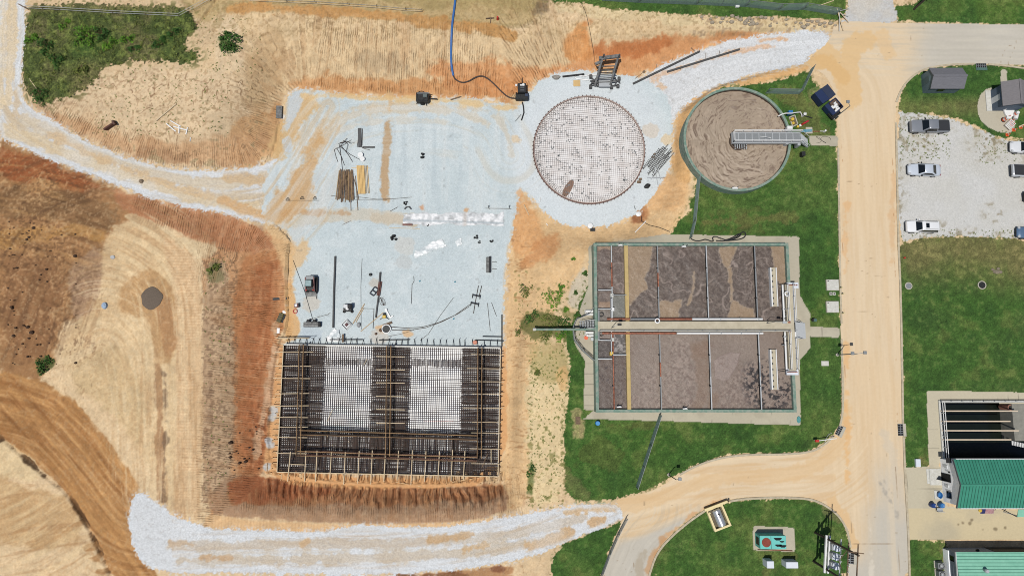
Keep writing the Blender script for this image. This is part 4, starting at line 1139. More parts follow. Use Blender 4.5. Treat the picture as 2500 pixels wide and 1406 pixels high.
for px,py,m_,nm,lab,h,r in[(1945,312,M_yellow,'bucket','yellow bucket standing by the bridge foot of the round tank',0.5,0.17),(1951,309,M_white,'bucket','white bucket between the yellow bucket and the red hydrant',0.5,0.17)]:
 q=G(px,py)
 t_=empty(nm,q,lab,'bucket')
 MB().cyl(q.x,q.y,q.z,q.z+h,r*0.85,r,16).build('pail',m_,t_,smooth=True)
 MB().ring(q.x,q.y,[(r+0.015,q.z+h-0.05),(r+0.015,q.z+h+0.01),(r-0.02,q.z+h+0.01),(r-0.02,q.z+h-0.05)],16).build('rim',m_,t_)
q=G(1957,306)
t_=empty('fire_hydrant',q,'red hydrant with side outlets standing in grass near the bridge stair','hydrant')
MB().cyl(q.x,q.y,q.z,q.z+0.75,0.14,0.13).cyl(q.x,q.y,q.z+0.75,q.z+0.92,0.15,0.05).build('barrel',M_red,t_,smooth=True)
MB().tube([q+Vector((-0.28,-0.15,0.5)),q+Vector((0.28,0.15,0.5))],0.08).build('outlet',M_red,t_)
q=G(1965,301)
tag(MB().tube([q+Vector((-0.35,-0.2,0.35)),q+Vector((0,0,0.4)),q+Vector((0.45,0.25,0.35))],[0.1,0.16,0.1]).cyl(q.x,q.y,q.z,q.z+0.6,0.17,0.12).build('pipe_elbow',mat('crimson_paint',(196,40,66),0.5),smooth=True),'crimson flanged pipe fitting lying beyond the red hydrant','pipe fitting')
q=G(1975,319)
t_=empty('pump_slab',q,'pale square slab carrying light blue pipes beside the bridge stair','slab')
MB().box(q.x-0.5,q.x+0.5,q.y-0.5,q.y+0.5,q.z-0.05,q.z+0.12,0.02).build('slab',M_conc,t_)
for k in range(3):
 MB().tube([q+Vector((-1.3,-0.05-0.14*k,0.3)),q+Vector((0.35,0.05-0.14*k,0.3))],0.05).build('pipe',mat('pale_blue_pipe',(120,190,214),0.4),t_)
tag(MB().tube([G(1983,322,0.15),G(2000,322,0.15)],0.07).build('ground_pipe',M_rust),'short rusty pipe running from the pump slab across the grass','pipe')
q=G(2012,322)
tag(MB().cyl(q.x,q.y,q.z,q.z+0.55,0.16,0.14).tube([q+Vector((-0.7,0.02,0.2)),q+Vector((0,0,0.2))],0.05).build('standpipe',M_white),'white standpipe at the end of the rusty pipe','standpipe')
q=G(1956,380)
t_=empty('rubbish_bin',q,'black bin on the grass south of the bridge stair','bin')
MB().box(q.x-0.26,q.x+0.26,q.y-0.3,q.y+0.32,q.z,q.z+0.85,0.04).build('body',M_black,t_)
MB().box(q.x-0.29,q.x+0.29,q.y-0.33,q.y+0.35,q.z+0.852,q.z+0.93,0.03).build('lid',M_dark,t_)
crv=[]
for i in range(60):
 a=i/59*8.5
 crv.append(G(1993+i*0.45+9*math.sin(a*1.7),342+8*math.cos(a*1.3),0.04))
tag(MB().tube(crv,0.022,5).build('loose_cable',M_dark),'thin black cable in loose loops on the path by the bridge','cable')
# RECTANGULAR AERATION BASIN
ZA=2.4
ZW=1.75
A={k:P(x,y,ZA)for k,(x,y)in dict(nw=(1455,589),ne=(1934,597),sw=(1449,1003),se=(1937,1010)).items()}
ax0,ax1=(A['nw'].x+A['sw'].x)/2,(A['ne'].x+A['se'].x)/2
ay0,ay1=(A['sw'].y+A['se'].y)/2,(A['nw'].y+A['ne'].y)/2
WT=0.42
basin=empty('aeration_basin',((ax0+ax1)/2,(ay0+ay1)/2,0),'large rectangular green-walled treatment basin of brown frothing water with a central walkway','basin')
MB().box(ax0,ax1,ay1-WT,ay1,-0.3,ZA,0.03).build('north_wall',M_green,basin)
MB().box(ax0,ax1,ay0,ay0+WT,-0.3,ZA,0.03).build('south_wall',M_green,basin)
MB().box(ax0,ax0+WT,ay0+WT,ay1-WT,-0.3,ZA-0.004).build('west_wall',M_green,basin)
MB().box(ax1-WT,ax1,ay0+WT,ay1-WT,-0.3,ZA-0.004).build('east_wall',M_green,basin)
def bx(px,z=ZA):return P(px,800,z).x
def by(py,z=ZA):return P(1690,py,z).y
cw0,cw1=by(815.5),by(781)
dk=MB()
dk.box(ax0+WT,ax1-WT,cw0+0.35,cw1-0.2,0.2,ZA+0.25,0.02)
dk.build('central_walkway',M_deck,basin)
def froth_n(X,Y,u,v):
 c=np.zeros(X.shape+(3,))+np.array((104,92,84.))
 wx,wy=X+1.0*fbm(X,Y,3,2,601),Y+1.0*fbm(X,Y,3,2,611)
 vein=np.abs(fbm(wx,wy,2.4,3,621))
 v2=np.abs(fbm(wx+.3*vein,wy,0.7,3,631))
 v3=fbm(wx,wy,0.30,2,636)
 c=mixc(c,sstep(0.0,0.5,v3)*0.5,(134,120,110))
 c=mixc(c,sstep(0.0,0.5,-v3)*0.5,(82,70,64))
 c=mixc(c,(1-sstep(0,0.07,vein))*0.75,(164,148,138))
 c=mixc(c,(1-sstep(0,0.07,v2))*0.6,(152,137,128))
 c=mixc(c,sstep(0.1,0.6,fbm(X,Y,2.5,3,641))*0.25,(92,80,74))
 w_=9*fbm(X,Y,1.2,5,651,.68)
 for pts in[[(1530,596),(1592,596),(1590,640),(1574,682),(1580,705),(1556,722),(1538,748),(1528,750)],[(1756,604),(1796,604),(1788,636),(1776,655),(1764,640)],[(1690,660),(1700,655),(1697,700),(1690,735),(1678,745),(1690,700)],[(1612,736),(1664,734),(1658,784),(1612,784)],[(1776,784),(1790,732),(1836,754),(1846,784)],[(1884,600),(1935,600),(1935,712),(1905,708),(1892,660)],[(1778,655),(1786,655),(1790,732),(1784,735)]]:
  s=psd(u,v,pts)+w_
  c=mixc(c,(1-sstep(-2.5,2.5,s)),(156,134,110))
  c=mixc(c,(1-sstep(0,2.5,np.abs(s)))*0.5,(178,160,138))
 cm=psd(u,v,[(1450,590),(1530,590),(1530,790),(1450,790)])<0
 c=np.where(cm[...,None],mixc(c,0.25+0*u,(118,100,94)),c)
 c=mixc(c,(1-sstep(-2,2,psd(u,v,[(1460,596),(1494,596),(1494,612),(1475,606),(1460,612)])+w_*.4)),(150,126,106))
 c=mixc(c,(1-sstep(-2,2,psd(u,v,[(1462,738),(1494,736),(1494,754),(1462,754)])+w_*.3)),(152,128,108))
 c=mixc(c,(1-sstep(-1,1,psd(u,v,[(1493,721),(1530,721),(1530,790),(1493,790)]))),(122,122,116))
 c=mixc(c,(1-sstep(-1,1,psd(u,v,[(1462,756),(1492,756),(1492,790),(1462,790)])))*.7,(124,118,110))
 c=mixc(c,(1-sstep(-1,1,psd(u,v,[(1500,716),(1528,716),(1528,722),(1505,722)]))),(150,130,108))
 return c
def froth_s(X,Y,u,v):
 c=np.zeros(X.shape+(3,))+np.array((136,121,110.))
 b=fbm(X,Y,4.0,3,701)
 c=mixc(c,sstep(-0.3,0.5,b)*0.6,(148,133,121))
 c=mixc(c,sstep(0.15,0.6,-b)*0.4,(128,110,98))
 w_=12*fbm(X,Y,1.6,4,711,.6)
 mott=fbm(X,Y,0.26,2,721)
 for pts in[[(1640,832),(1672,828),(1700,880),(1700,1000),(1610,1000),(1618,930),(1630,880)],[(1535,975),(1610,965),(1610,1000),(1535,1000)],[(1755,940),(1850,880),(1930,960),(1930,1006),(1755,1006)],[(1560,915),(1600,905),(1608,960),(1570,965)]]:
  s=psd(u,v,pts)+w_
  mk=1-sstep(-4,5,s)
  c=mixc(c,mk*sstep(0.1,0.4,mott)*0.5,(114,94,86))
  c=mixc(c,mk*sstep(0.05,0.3,-mott)*0.4,(170,150,138))
 for pts in[[(1690,850),(1728,840),(1728,960),(1705,1000),(1690,990),(1705,930)],[(1735,960),(1755,950),(1752,1000),(1732,1000)],[(1690,840),(1730,835),(1725,870),(1700,880)]]:
  c=mixc(c,(1-sstep(-4,6,psd(u,v,pts)+w_))*.55,(134,110,92))
 s=psd(u,v,[(1740,880),(1780,860),(1810,860),(1795,900),(1775,930),(1745,925)])+w_*.3
 c=mixc(c,(1-sstep(-2,2,s))*0.7,(156,140,132))
 c=mixc(c,(1-sstep(0,1.6,np.abs(s)))*0.5,(118,98,90))
 blk=fbm(X,Y,0.32,3,731)+0.3*fbm(X,Y,1.4,2,741)
 bm=1-sstep(-12,26,psd(u,v,[(1828,900),(1868,888),(1890,930),(1930,940),(1930,975),(1890,1000),(1840,980),(1822,940)]))
 c=mixc(c,bm*sstep(0.0,0.10,blk)*0.9,(42,38,40))
 sp=fbm(X,Y,0.28,2,751)
 lft=(u<1530)
 c=np.where(lft[...,None],np.array((104,90,82.))+10*b[...,None],c)
 c=mixc(c,lft*sstep(0.35,0.6,sp)*0.8,(62,50,50))
 dk_=(u<1495)&(v<872)
 c=mixc(c,dk_*0.8,(70,62,60))
 c=mixc(c,dk_*sstep(0.1,0.5,sp)*0.6,(110,100,94))
 c=mixc(c,((u<1493)&(v<832))*0.9,(138,124,116))
 fo=(u>1493)&(u<1530)&(v<864)
 c=mixc(c,fo*0.9,(86,82,80))
 c=mixc(c,fo*sstep(0.0,0.3,sp)*0.9,(158,152,148))
 cr=np.abs(fbm(X,Y,1.9,3,761))
 c=mixc(c,(1-sstep(0,0.02,cr))*(u>1530)*0.35,(104,82,72))
 return c
colour_sheet('frothing_water',ax0+WT-0.02,ax1-WT+0.02,cw1-0.25,ay1-WT+0.02,ZW,0.085,froth_n,M_mixed,basin,lambda X,Y,u,v:0.06*fbm(X,Y,0.9,3,771))
colour_sheet('scummed_water',ax0+WT-0.02,ax1-WT+0.02,ay0+WT-0.02,cw0+0.4,ZW,0.085,froth_s,M_mixed,basin,lambda X,Y,u,v:0.02*fbm(X,Y,0.6,2,781))
xa,xb=bx(1528),bx(1537)
MB().box(xa,xb,cw1-0.2,ay1-WT,0.5,ZA+0.02).build('division_wall',M_yellowc,basin)
MB().box(xa,xb,ay0+WT,cw0+0.35,0.5,ZA+0.02).build('division_wall',M_yellowc,basin)
for px,m1,m2 in[(1496,M_galv,M_rust),(1610,M_galvd,M_galvd),(1731,M_galv,M_galv),(1851,M_galvd,M_galv)]:
 x=bx(px)
 for(ya,yb,mm,seed)in[(cw1-0.1,ay1-WT,m1,0),(ay0+WT,cw0+0.3,m2,1)]:
  hp_=MB().box(x-0.07,x+0.07,ya,yb,ZA-0.13,ZA+0.03)
  hp_.build('air_header',mm,basin)
  cut=ya+(yb-ya)*(0.42 if seed else 0.45)
  MB().box(x-0.085,x+0.085,min(cut,cut+2.0),max(cut,cut+2.0)+(1.5 if px==1496 else 0),ZA-0.14,ZA+0.045).build('header_sleeve',M_rust if px in(1496,1610)else M_galvd,basin)
  for k in range(2):
   yy=ya+(yb-ya)*(0.3+0.4*k)
   MB().cyl(x-0.12,yy,ZA-0.3,ZA+0.16,0.09).build('valve',M_dark,basin)
  MB().box(x-0.03,x+0.03,ya,yb,0.3,ZA-0.14).build('baffle',M_tile,basin)  # strip under the header, coloured black to stand for the shadow there
for(p0,p1,wd_,mm)in[((1460,708),(1494,708),0.14,M_galv),((1494,720),(1529,720),0.12,M_galvd),((1460,754),(1494,754),0.12,M_galv),((1462,757),(1462,786),0.1,M_galv),((1460,830),(1494,831),0.12,M_galv),((1462,806),(1462,830),0.1,M_galv),((1460,876),(1494,876),0.16,M_galv),((1494,866),(1529,866),0.14,M_galv),((1492,722),(1492,786),0.1,M_galv),((1493,806),(1493,864),0.1,M_galv)]:
 a,b=P(*p0,ZA),P(*p1,ZA)
 MB().bar(a+Vector((0,0,-0.3)),b+Vector((0,0,-0.3)),wd_,0.9).build('cell_wall',mm,basin)
for px,py,mm in[(1494,721,M_concw),(1496,755,M_white),(1495,829,M_concw),(1493,863,M_yellow)]:
 q=P(px,py,ZA)
 MB().box(q.x-0.22,q.x+0.22,q.y-0.25,q.y+0.25,1.0,ZA+0.15,0.02).build('gate_box',mm,basin)
for px,py in[(1468,768),(1468,815)]:
 q=P(px,py,1.9)
 MB().ring(q.x,q.y,[(0.34,1.7),(0.34,2.1),(0.24,2.1),(0.24,1.7)],20).build('mixer_ring',M_dark,basin)
pn,ps=cw1+0.12,cw0+0.12
segs=[(1482,1538,M_rust),(1540,1602,M_galvd),(1602,1690,M_rust),(1690,1862,M_white)]
for a,b,mm in segs:
 MB().tube([(bx(a),pn,ZA+0.12),(bx(b)-0.02,pn,ZA+0.12)],0.15,12).build('air_main',mm,basin,smooth=True)
for a,b,mm in[(1470,1540,M_rust),(1540,1650,M_rust),(1652,1862,M_white)]:
 MB().tube([(bx(a),ps,ZA+0.12),(bx(b)-0.02,ps,ZA+0.12)],0.15,12).build('air_main',mm,basin,smooth=True)
for px in(1730,1759,1808,1852):
 for yy in(pn,ps):
  MB().tube([(bx(px)-0.06,yy,ZA+0.12),(bx(px)+0.06,yy,ZA+0.12)],0.21,12).build('flange',M_galv,basin)
railing(MB(),[(bx(1462),cw0+0.42,ZA+0.25),(bx(1925),cw0+0.42,ZA+0.25)],1.05,0.03,2.0).build('walkway_railing',M_galv,basin)
ex0,ex1=bx(1921),bx(1938)
ey0,ey1=by(905),by(694)
MB().box(ex0,ex1,ey0,ey1,0.3,ZA+0.246,0.02).build('cross_walk',M_deck,basin)
for yA,yB in((ey0+0.2,cw0+0.3),(cw1-0.2,ey1-0.1)):
 railing(MB(),[(ex0+0.05,yA,ZA+0.25),(ex0+0.05,yB,ZA+0.25)],1.05,0.032,1.6).build('cross_walk_railing',M_white,basin)
 MB().tube([(ex0-0.35,yA,ZA+0.1),(ex0-0.35,yB,ZA+0.1)],0.14,12).build('scum_pipe',M_white,basin,smooth=True)
 MB().tube([(ex1+0.12,yA,ZA+0.2),(ex1+0.12,yB,ZA+0.2)],0.12,12).build('scum_pipe',M_white,basin,smooth=True)
railing(MB(),[(ex1-0.04,ey0+0.2,ZA+0.25),(ex1-0.04,by(826),ZA+0.25)],1.05,0.032,1.6).build('cross_walk_railing',M_white,basin)
railing(MB(),[(ex1-0.04,by(785),ZA+0.25),(ex1-0.04,ey1-0.1,ZA+0.25)],1.05,0.032,1.6).build('cross_walk_railing',M_white,basin)
for py in(697,908):
 a=P(1920,py,ZA)
 b=P(1949,py,ZA)
 MB().box(a.x,b.x,a.y-0.42,a.y+0.42,ZA-0.25,ZA+0.1,0.02).build('inlet_box',M_lid,basin)
 MB().box(a.x+0.05,b.x-0.3,a.y-0.05,a.y+0.05,ZA+0.102,ZA+0.5).build('gate_frame',M_rust,basin)
 MB().tube([a+Vector((0.2,0.25,0.3)),a+Vector((-1.2,0.05,0.4))],0.05).build('stem',M_dark,basin)
for py,sgn in((786,1),(809,-1)):
 q=P(1927,py,ZA+0.25)
 MB().box(q.x-0.16,q.x+0.16,q.y-0.16,q.y+0.16,ZA+0.256,ZA+0.32).build('hatch',M_rust,basin)
for k,py in enumerate((755,763,771,778,822,832,842)):
 q=P(1917+(k%3)*2,py,ZA)
 MB().cyl(q.x-0.2,q.y,1.6,ZA+0.4,0.07).box(q.x-0.45,q.x+0.1,q.y-0.06,q.y+0.06,ZA+0.05,ZA+0.15).build('valve_stem',M_dark if k%2 else M_galvd,basin)
for nm,x0_,x1_,py0,py1,lab in(('east',1941,1967,825,786,0),('west',1418,1451,800,783,0)):
 s0=MB()
 xa_,xb_=P(x0_,800,ZA).x,P(x1_,800,0.3 if nm=='east' else ZA).x
 y0_,y1_=P(1690,py0,ZA).y,P(1690,py1,ZA).y
 n=6
 for i in range(n):
  f=(i+0.5)/n
  xx=xa_+(xb_-xa_)*f
  z=(ZA*(1-f)if nm=='east' else ZA*f)+0.2
  s0.box(xx-0.12,xx+0.12,y0_,y1_,z-0.05,z)
 if nm=='east':
  xb_=xa_+1.7
 for yy in(y0_,(y0_+y1_)/2,y1_):
  z0_,z1_=(ZA+0.2,0.1)if nm=='east' else(0.1,ZA+0.2)
  s0.bar((xa_,yy,z0_),(xb_,yy,z1_),0.06,0.22)
 s0.build('stair',M_galv if nm=='east' else M_galvd,basin)
 for yy in(y0_-0.06,y1_+0.06):
  z0_,z1_=(ZA+1.2,1.1)if nm=='east' else(1.1,ZA+1.2)
  MB().bar((xa_,yy,z0_),(xb_,yy,z1_),0.06).build('stair_rail',M_white,basin)
for k,(y0p,y1p,lab)in enumerate([(653,748,'long white slotted weir trough at the north-east of the basin'),(853,951,'long white slotted weir trough at the south-east of the basin')]):
 a,b=P(1884,y1p,ZA),P(1896,y0p,ZA)
 t_=empty('weir_trough',((a.x+b.x)/2,(a.y+b.y)/2,1.6),lab,'weir','weir troughs in the basin')
 MB().box(a.x,a.x+0.2,a.y,b.y,1.5,ZA+0.1,0.02).build('cover',M_white,t_)
 MB().box(b.x-0.12,b.x,a.y,b.y,1.5,ZA).build('lip',M_white,t_)
 MB().box(a.x+0.2,b.x-0.12,a.y,b.y,1.5,ZA-0.2).build('trough',M_deck,t_)
 for i in range(7):
  yy=a.y+(b.y-a.y)*(i+0.5)/7
  MB().box(a.x+0.24,a.x+0.4,yy-0.12,yy+0.12,ZA-0.19,ZA-0.05).build('notch_plate',M_dark,t_)
for px,py,lab in[(1514,599,'white bracket on the north rim nearest the basin corner'),(1669,602,'white bracket in the middle of the north rim of the basin'),(1511,993,'white bracket on the south rim near the basin south-west corner'),(1672,997,'white bracket in the middle of the south rim of the basin')]:
 q=P(px,py,ZA)
 t_=empty('rim_bracket',q,lab,'bracket')
 MB().box(q.x-0.3,q.x+0.35,q.y-0.09,q.y+0.1,ZA+0.02,ZA+0.12).build('plate',M_white,t_)
 for xo in(-0.26,0.3):
  MB().bar(q+Vector((xo,0.05,0.12)),q+Vector((xo+.06,0.1,1.0)),0.045).build('handle',M_dark,t_)
for px,py,z,lab in[(1605,783,ZA+0.9,'white lifebuoy hanging at the north side of the central walkway'),(1922,717,ZA+0.9,'white lifebuoy hanging on the north railing of the cross-walk')]:
 q=P(px,py,z)
 tag(MB().ring(q.x,q.y,[(0.30+0.09*math.cos(a),z+0.07*math.sin(a))for a in[i*math.pi/4 for i in range(8)]],24).build('lifebuoy',M_pvc,smooth=True),lab,'lifebuoy')
for px,py,lab,dx_,dy_ in[(1493,800,'lamp post on the south side of the walkway at the west end',0.4,0.25),(1872,789,'lamp post on the north side of the walkway near the east end',1.0,-0.1)]:
 q=P(px,py,ZA+0.25)
 t_=empty('walkway_lamp',q,lab,'lamp post')
 MB().cyl(q.x,q.y,q.z,q.z+3.2,0.05,0.04).build('post',M_galvd,t_)
 MB().bar(q+Vector((0,0,3.2)),q+Vector((dx_,dy_,3.3)),0.05).build('arm',M_galvd,t_)
 MB().box(q.x+dx_-0.05,q.x+dx_+0.5,q.y+dy_-0.17,q.y+dy_+0.17,q.z+3.25,q.z+3.42,0.04).build('lamp_head',M_dark if dx_<0.5 else M_galv,t_)
a,b=P(1303,804,1.9),P(1452,804,2.5)
t_=empty('discharge_pipe',(a+b)/2,'long green pipe reaching west from the basin over the bushes, with a white end cap','pipe')
MB().tube([a,b],0.17,12).build('pipe',M_green,t_,smooth=True)
MB().tube([a+Vector((-0.12,0,0)),a+Vector((0.3,0,0))],0.21,12).build('end_cap',M_concw,t_)
for f in(0.25,0.62):
 p=a.lerp(b,f)
 MB().bar(p,Vector((p.x,p.y,hz(p.x,p.y)-0.2)),0.14).build('support_post',M_green,t_)
for px,py,lab in[(1437,763,'white pump set north of the west stair of the basin'),(1437,815,'white pump set south of the west stair of the basin')]:
 q=G(px,py)
 t_=empty('pump_set',q,lab,'pump','white pumps by the west stair')
 MB().tube([q+Vector((-0.5,0.15,0.55)),q+Vector((0.9,0.15,0.55))],0.2,12).build('motor',M_pvc,t_,smooth=True)
 MB().tube([q+Vector((-0.4,-0.28,0.5)),q+Vector((0.9,-0.28,0.5))],0.15,12).build('pump_body',M_pvc,t_,smooth=True)
 MB().box(q.x-0.6,q.x+0.9,q.y-0.45,q.y+0.35,q.z,q.z+0.2,0.03).build('base',M_concw,t_)
 MB().cyl(q.x-0.25,q.y-0.3,q.z+0.5,q.z+0.95,0.16).build('volute',M_white,t_)
for px,py,m_,lab in[(1430,825,M_orange,'orange pail by the white pump at the west stair'),(1445,828,M_galv,'grey pail with white contents by the basin wall')]:
 q=G(px,py)
 t_=empty('pail',q,lab,'pail')
 MB().cyl(q.x,q.y,q.z,q.z+0.55,0.22,0.26,18).build('body',m_,t_,smooth=True)
 MB().ring(q.x,q.y,[(0.28,q.z+0.5),(0.28,q.z+0.58),(0.23,q.z+0.58),(0.23,q.z+0.5)],18).build('rim',M_galvd if m_ is M_galv else m_,t_)
loop=[(1684,578),(1687,585),(1696,590),(1710,589),(1722,584),(1735,589),(1740,586),(1737,579),(1745,576),(1762,584),(1780,588),(1795,583),(1806,573),(1800,567),(1786,574),(1770,586),(1755,590),(1745,588),(1760,586),(1785,580),(1810,572),(1818,580),(1812,590),(1795,592),(1775,590)]
loop=[(1684,578),(1687,584),(1698,589),(1712,588),(1722,584),(1736,590),(1742,589),(1738,581),(1745,577),(1760,583),(1778,588),(1797,580),(1812,566),(1820,569),(1819,579),(1806,585),(1780,588),(1762,588),(1785,583),(1804,570),(1810,572),(1800,582),(1770,589),(1748,588)]
tag(MB().tube([G(x,y,0.1+0.03*(i%3))for i,(x,y)in enumerate(smooth_poly(loop,2,False))],0.085,8).build('hose_coil',M_black,smooth=True),'black hose lying in loose loops along the north side of the basin','hose')
# RECTANGULAR SLAB UNDER CONSTRUCTION
ZF=ZP+0.85
SC=[P(692,841,ZF),P(1222,849,ZF),P(1216,1163,ZF),P(676,1152,ZF)]
def SP(s,t,dz=0.0):
 a=SC[0].lerp(SC[1],s)
 b=SC[3].lerp(SC[2],s)
 p=a.lerp(b,t)
 return Vector((p.x,p.y,ZP+dz))
LS,LT=(SC[1]-SC[0]).length,(SC[3]-SC[0]).length
form=empty('slab_formwork',SP(0.5,0.5),'timber formwork round the rectangular slab being built in the pit','formwork')
tag_=None
mat_sheet=MB().loops([[tuple(SP(s,t,z))for s,t in((0.002,0.003),(0.998,0.003),(0.998,0.997),(0.002,0.997))]for z in(-0.05,0.045)])
mat_sheet.build('blinding',mat('blinding_sheet',(250,250,250),0.6,var=0.05,scale=1.5,c2=(240,240,238),k=1.5),form)
for i,(a,b,nm)in enumerate([((0,0),(1,0),'n'),((1,0),(1,1),'e'),((1,1),(0,1),'s'),((0,1),(0,0),'w')]):
 pa,pb=SP(*a,0.42),SP(*b,0.42)
 dirv=(pb-pa).normalized()
 MB().bar(pa,pb,0.05,0.86).build('form_panel',M_woodd,form)
 top=MB().bar(pa+Vector((0,0,0.455)),pb+Vector((0,0,0.455)),0.22 if nm=='n' else 0.12,0.045)
 top.build('top_plate',M_concw if nm=='n' else M_woodp,form)
out=[Vector((0,1,0)),Vector((1,0,0)),Vector((0,-1,0)),Vector((-1,0,0))]
for side,n,ln in(('w',23,1.0),('s',32,1.15),('e',22,0.35)):
 for i in range(n):
  t=(i+0.5+random.uniform(-.12,.12))/n
  if side=='w':
   p,dv=SP(0,t,0.45),Vector((-1,random.uniform(-.08,.08),0))
  elif side=='s':
   p,dv=SP(t,1,0.45),Vector((random.uniform(-.06,.06),-1,0))
  else:
   p,dv=SP(1,t,0.45),Vector((1,random.uniform(-.1,.1),0))
  L_=ln*random.uniform(0.75,1.15)
  e=p+dv*L_
  m=MB().bar(p+dv*0.05,Vector((e.x,e.y,ZP+0.12)),0.09,0.09)
  m.bar(Vector((e.x,e.y,ZP-0.1)),Vector((e.x,e.y,ZP+0.55)),0.07)
  m.build('kicker',M_wood if side!='e' else M_woodd,form)
for i in range(34):
 s=(i+0.4)/34+random.uniform(-.004,.004)
 p=SP(s,0,0.2)
 L_=random.uniform(0.95,1.25)
 m=MB().bar(p+Vector((0,0.1,0.5)),p+Vector((0.02,L_,-0.12)),0.07,0.1)
 m.bar(p+Vector((0.02,L_,-0.3)),p+Vector((0.02,L_,0.55+(i%4==0)*0.5)),0.05)
 m.build('kicker',M_dark,form)
 # rebar
rb=empty('rebar_mat',SP(0.5,0.5),'dense black reinforcing mats filling the rectangular timber form','rebar mat')
zones_s=[(0.0,0.19),(0.405,0.585),(0.82,1.0)]
def bars_s(mb,z,sp,s0,s1,t0,t1,w_,jit=0.0):
 n=int(LT*(t1-t0)/sp)
 for i in range(n):
  t=t0+(t1-t0)*(i+0.5)/n+random.uniform(-jit,jit)/LT
  j0,j1=random.uniform(-.004,.008),random.uniform(-.008,.004)
  mb.bar(SP(max(0.004,s0+j0),t,z),SP(min(0.996,s1+j1),t+random.uniform(-jit,jit)/LT,z),w_)
def bars_t(mb,z,sp,s0,s1,t0,t1,w_,jit=0.0):
 n=int(LS*(s1-s0)/sp)
 for i in range(n):
  s=s0+(s1-s0)*(i+0.5)/n+random.uniform(-jit,jit)/LS
  j0,j1=random.uniform(-.006,.008),random.uniform(-.008,.006)
  mb.bar(SP(s,max(0.006,t0+j0),z),SP(s+random.uniform(-jit,jit)/LS,min(0.994,t1+j1),z),w_)
lower=MB()
bars_s(lower,0.10,0.30,0,1,0.01,0.99,0.03,0.0)
bars_t(lower,0.13,0.30,0.01,0.99,0,1,0.03,0.0)
lower.build('lower_mat',M_rebar,rb)
upper=MB()
bars_s(upper,0.24,0.30,0,1,0.01,0.99,0.05,0.02)
bars_t(upper,0.28,0.30,0.01,0.99,0,1,0.048,0.02)
upper.build('upper_mat',M_rebar,rb)
dense=MB()
for s0,s1 in zones_s:
 for z,sp_ in((0.36,0.24),(0.55,0.3)):
  bars_s(dense,z,sp_,s0,s1,0.01,0.99,0.05,0.09)
 bars_t(dense,0.6,0.30,s0+.005,s1-.005,0.01,0.99,0.05,0.05)
 bars_s(dense,0.46,0.19,s0,s1,0.01,0.99,0.05,0.09)
 for k in range(7):
  t0=random.uniform(0.02,0.9)
  sa,sb=sorted((random.uniform(s0,s1),random.uniform(s0,s1)))
  bars_s(dense,0.5,0.13,sa,sb,t0,t0+random.uniform(.03,.09),0.06,0.03)
for s0,s1 in((0.19,0.405),(0.585,0.82)):
 for z,sp_ in((0.36,0.24),(0.55,0.3)):
  bars_t(dense,z,sp_,s0,s1,0.67,0.99,0.05,0.09)
 bars_s(dense,0.5,0.3,s0,s1,0.67,0.99,0.05,0.05)
 bars_t(dense,0.34,0.30,s0+.004,s1-.004,0.11 if s0<.3 else .10,0.16,0.062,0.05)
for k in range(26):
 s0=random.uniform(.03,.9)
 bars_t(dense,0.62,0.11,s0,s0+random.uniform(.01,.035),random.choice((.70,.87)),random.choice((.84,.97)),0.06,0.03)
dense.build('wall_zone_mat',M_rebar,rb)
red=MB()
for i in range(16):
 p=SP(0.66+i*0.0085,0.585,0.34)
 red.bar(p+Vector((-0.06,0,0)),p+Vector((0.06,0,0)),0.05)
red.build('rebar_cap',M_red,rb)
loose=MB()
for a,b in[((0.235,0.51),(0.215,0.60)),((0.205,0.665),(0.22,0.73)),((0.385,0.10),(0.372,0.15)),((0.24,0.79),(0.26,0.765)),((0.31,0.755),(0.33,0.77))]:
 loose.bar(SP(*a,0.4),SP(*b,0.4),0.07,0.04)
loose.build('scrap_lath',M_woodp,rb)
# standing wall cages
cages=[((0.095,0.0),(0.105,0.86),'west'),((0.493,0.0),(0.505,0.86),'middle'),((0.907,0.0),(0.915,0.86),'east'),((0.105,0.685),(0.905,0.70),'upper'),((0.10,0.845),(0.905,0.865),'lower')]
HC=2.3
for a,b,nm in cages:
 pa,pb=SP(*a),SP(*b)
 dv=(pb-pa).normalized()
 sv=Vector((-dv.y,dv.x,0))
 lab={'west':'upright wall cage of rebar along the west side of the rectangular slab','middle':'upright wall cage of rebar down the middle of the rectangular slab','east':'upright wall cage of rebar along the east side of the rectangular slab','upper':'upright cross-wall cage of rebar, the one nearer the white grid bays','lower':'upright cross-wall cage of rebar nearest the south form'}[nm]
 t_=empty('rebar_cage',(pa+pb)/2,lab,'rebar cage','upright rebar cages on the slab')
 n=int((pb-pa).length/0.26)
 m=MB()
 for i in range(n+1):
  p=pa.lerp(pb,i/n)
  for off in(-0.22,0.22):
   q=p+sv*off
   h=HC*random.uniform(0.93,1.06)
   m.bar(q+Vector((0,0,0.15)),q+Vector((random.uniform(-.03,.03),random.uniform(-.03,.03),h)),0.045)
 for z in(0.5,0.9,1.3,1.7,2.1):
  for off in(-0.25,0.25):
   m.bar(pa+sv*off+Vector((0,0,z)),pb+sv*off+Vector((0,0,z)),0.045)
 m.build('dowel_row',M_rebar if nm!='lower' else M_rebarb,t_)
 for off,wd_ in((-0.30,0.07),(0.30,0.09))if nm not in('upper','lower')else((0.30,0.09),(-0.3,0.06)):
  k=6
  for j in range(k):
   f0,f1=j/k,(j+1)/k-0.004
   MB().bar(pa.lerp(pb,f0)+sv*off+Vector((0,0,HC-0.1+random.uniform(-.04,.04))),pa.lerp(pb,f1)+sv*off+Vector((0,0,HC-0.1+random.uniform(-.04,.04))),wd_,0.09).build('template_board',mat('muddy_lumber',(176,140,98),0.85,var=0.15,scale=2)if j==0 else bpy.data.materials['muddy_lumber'],t_)
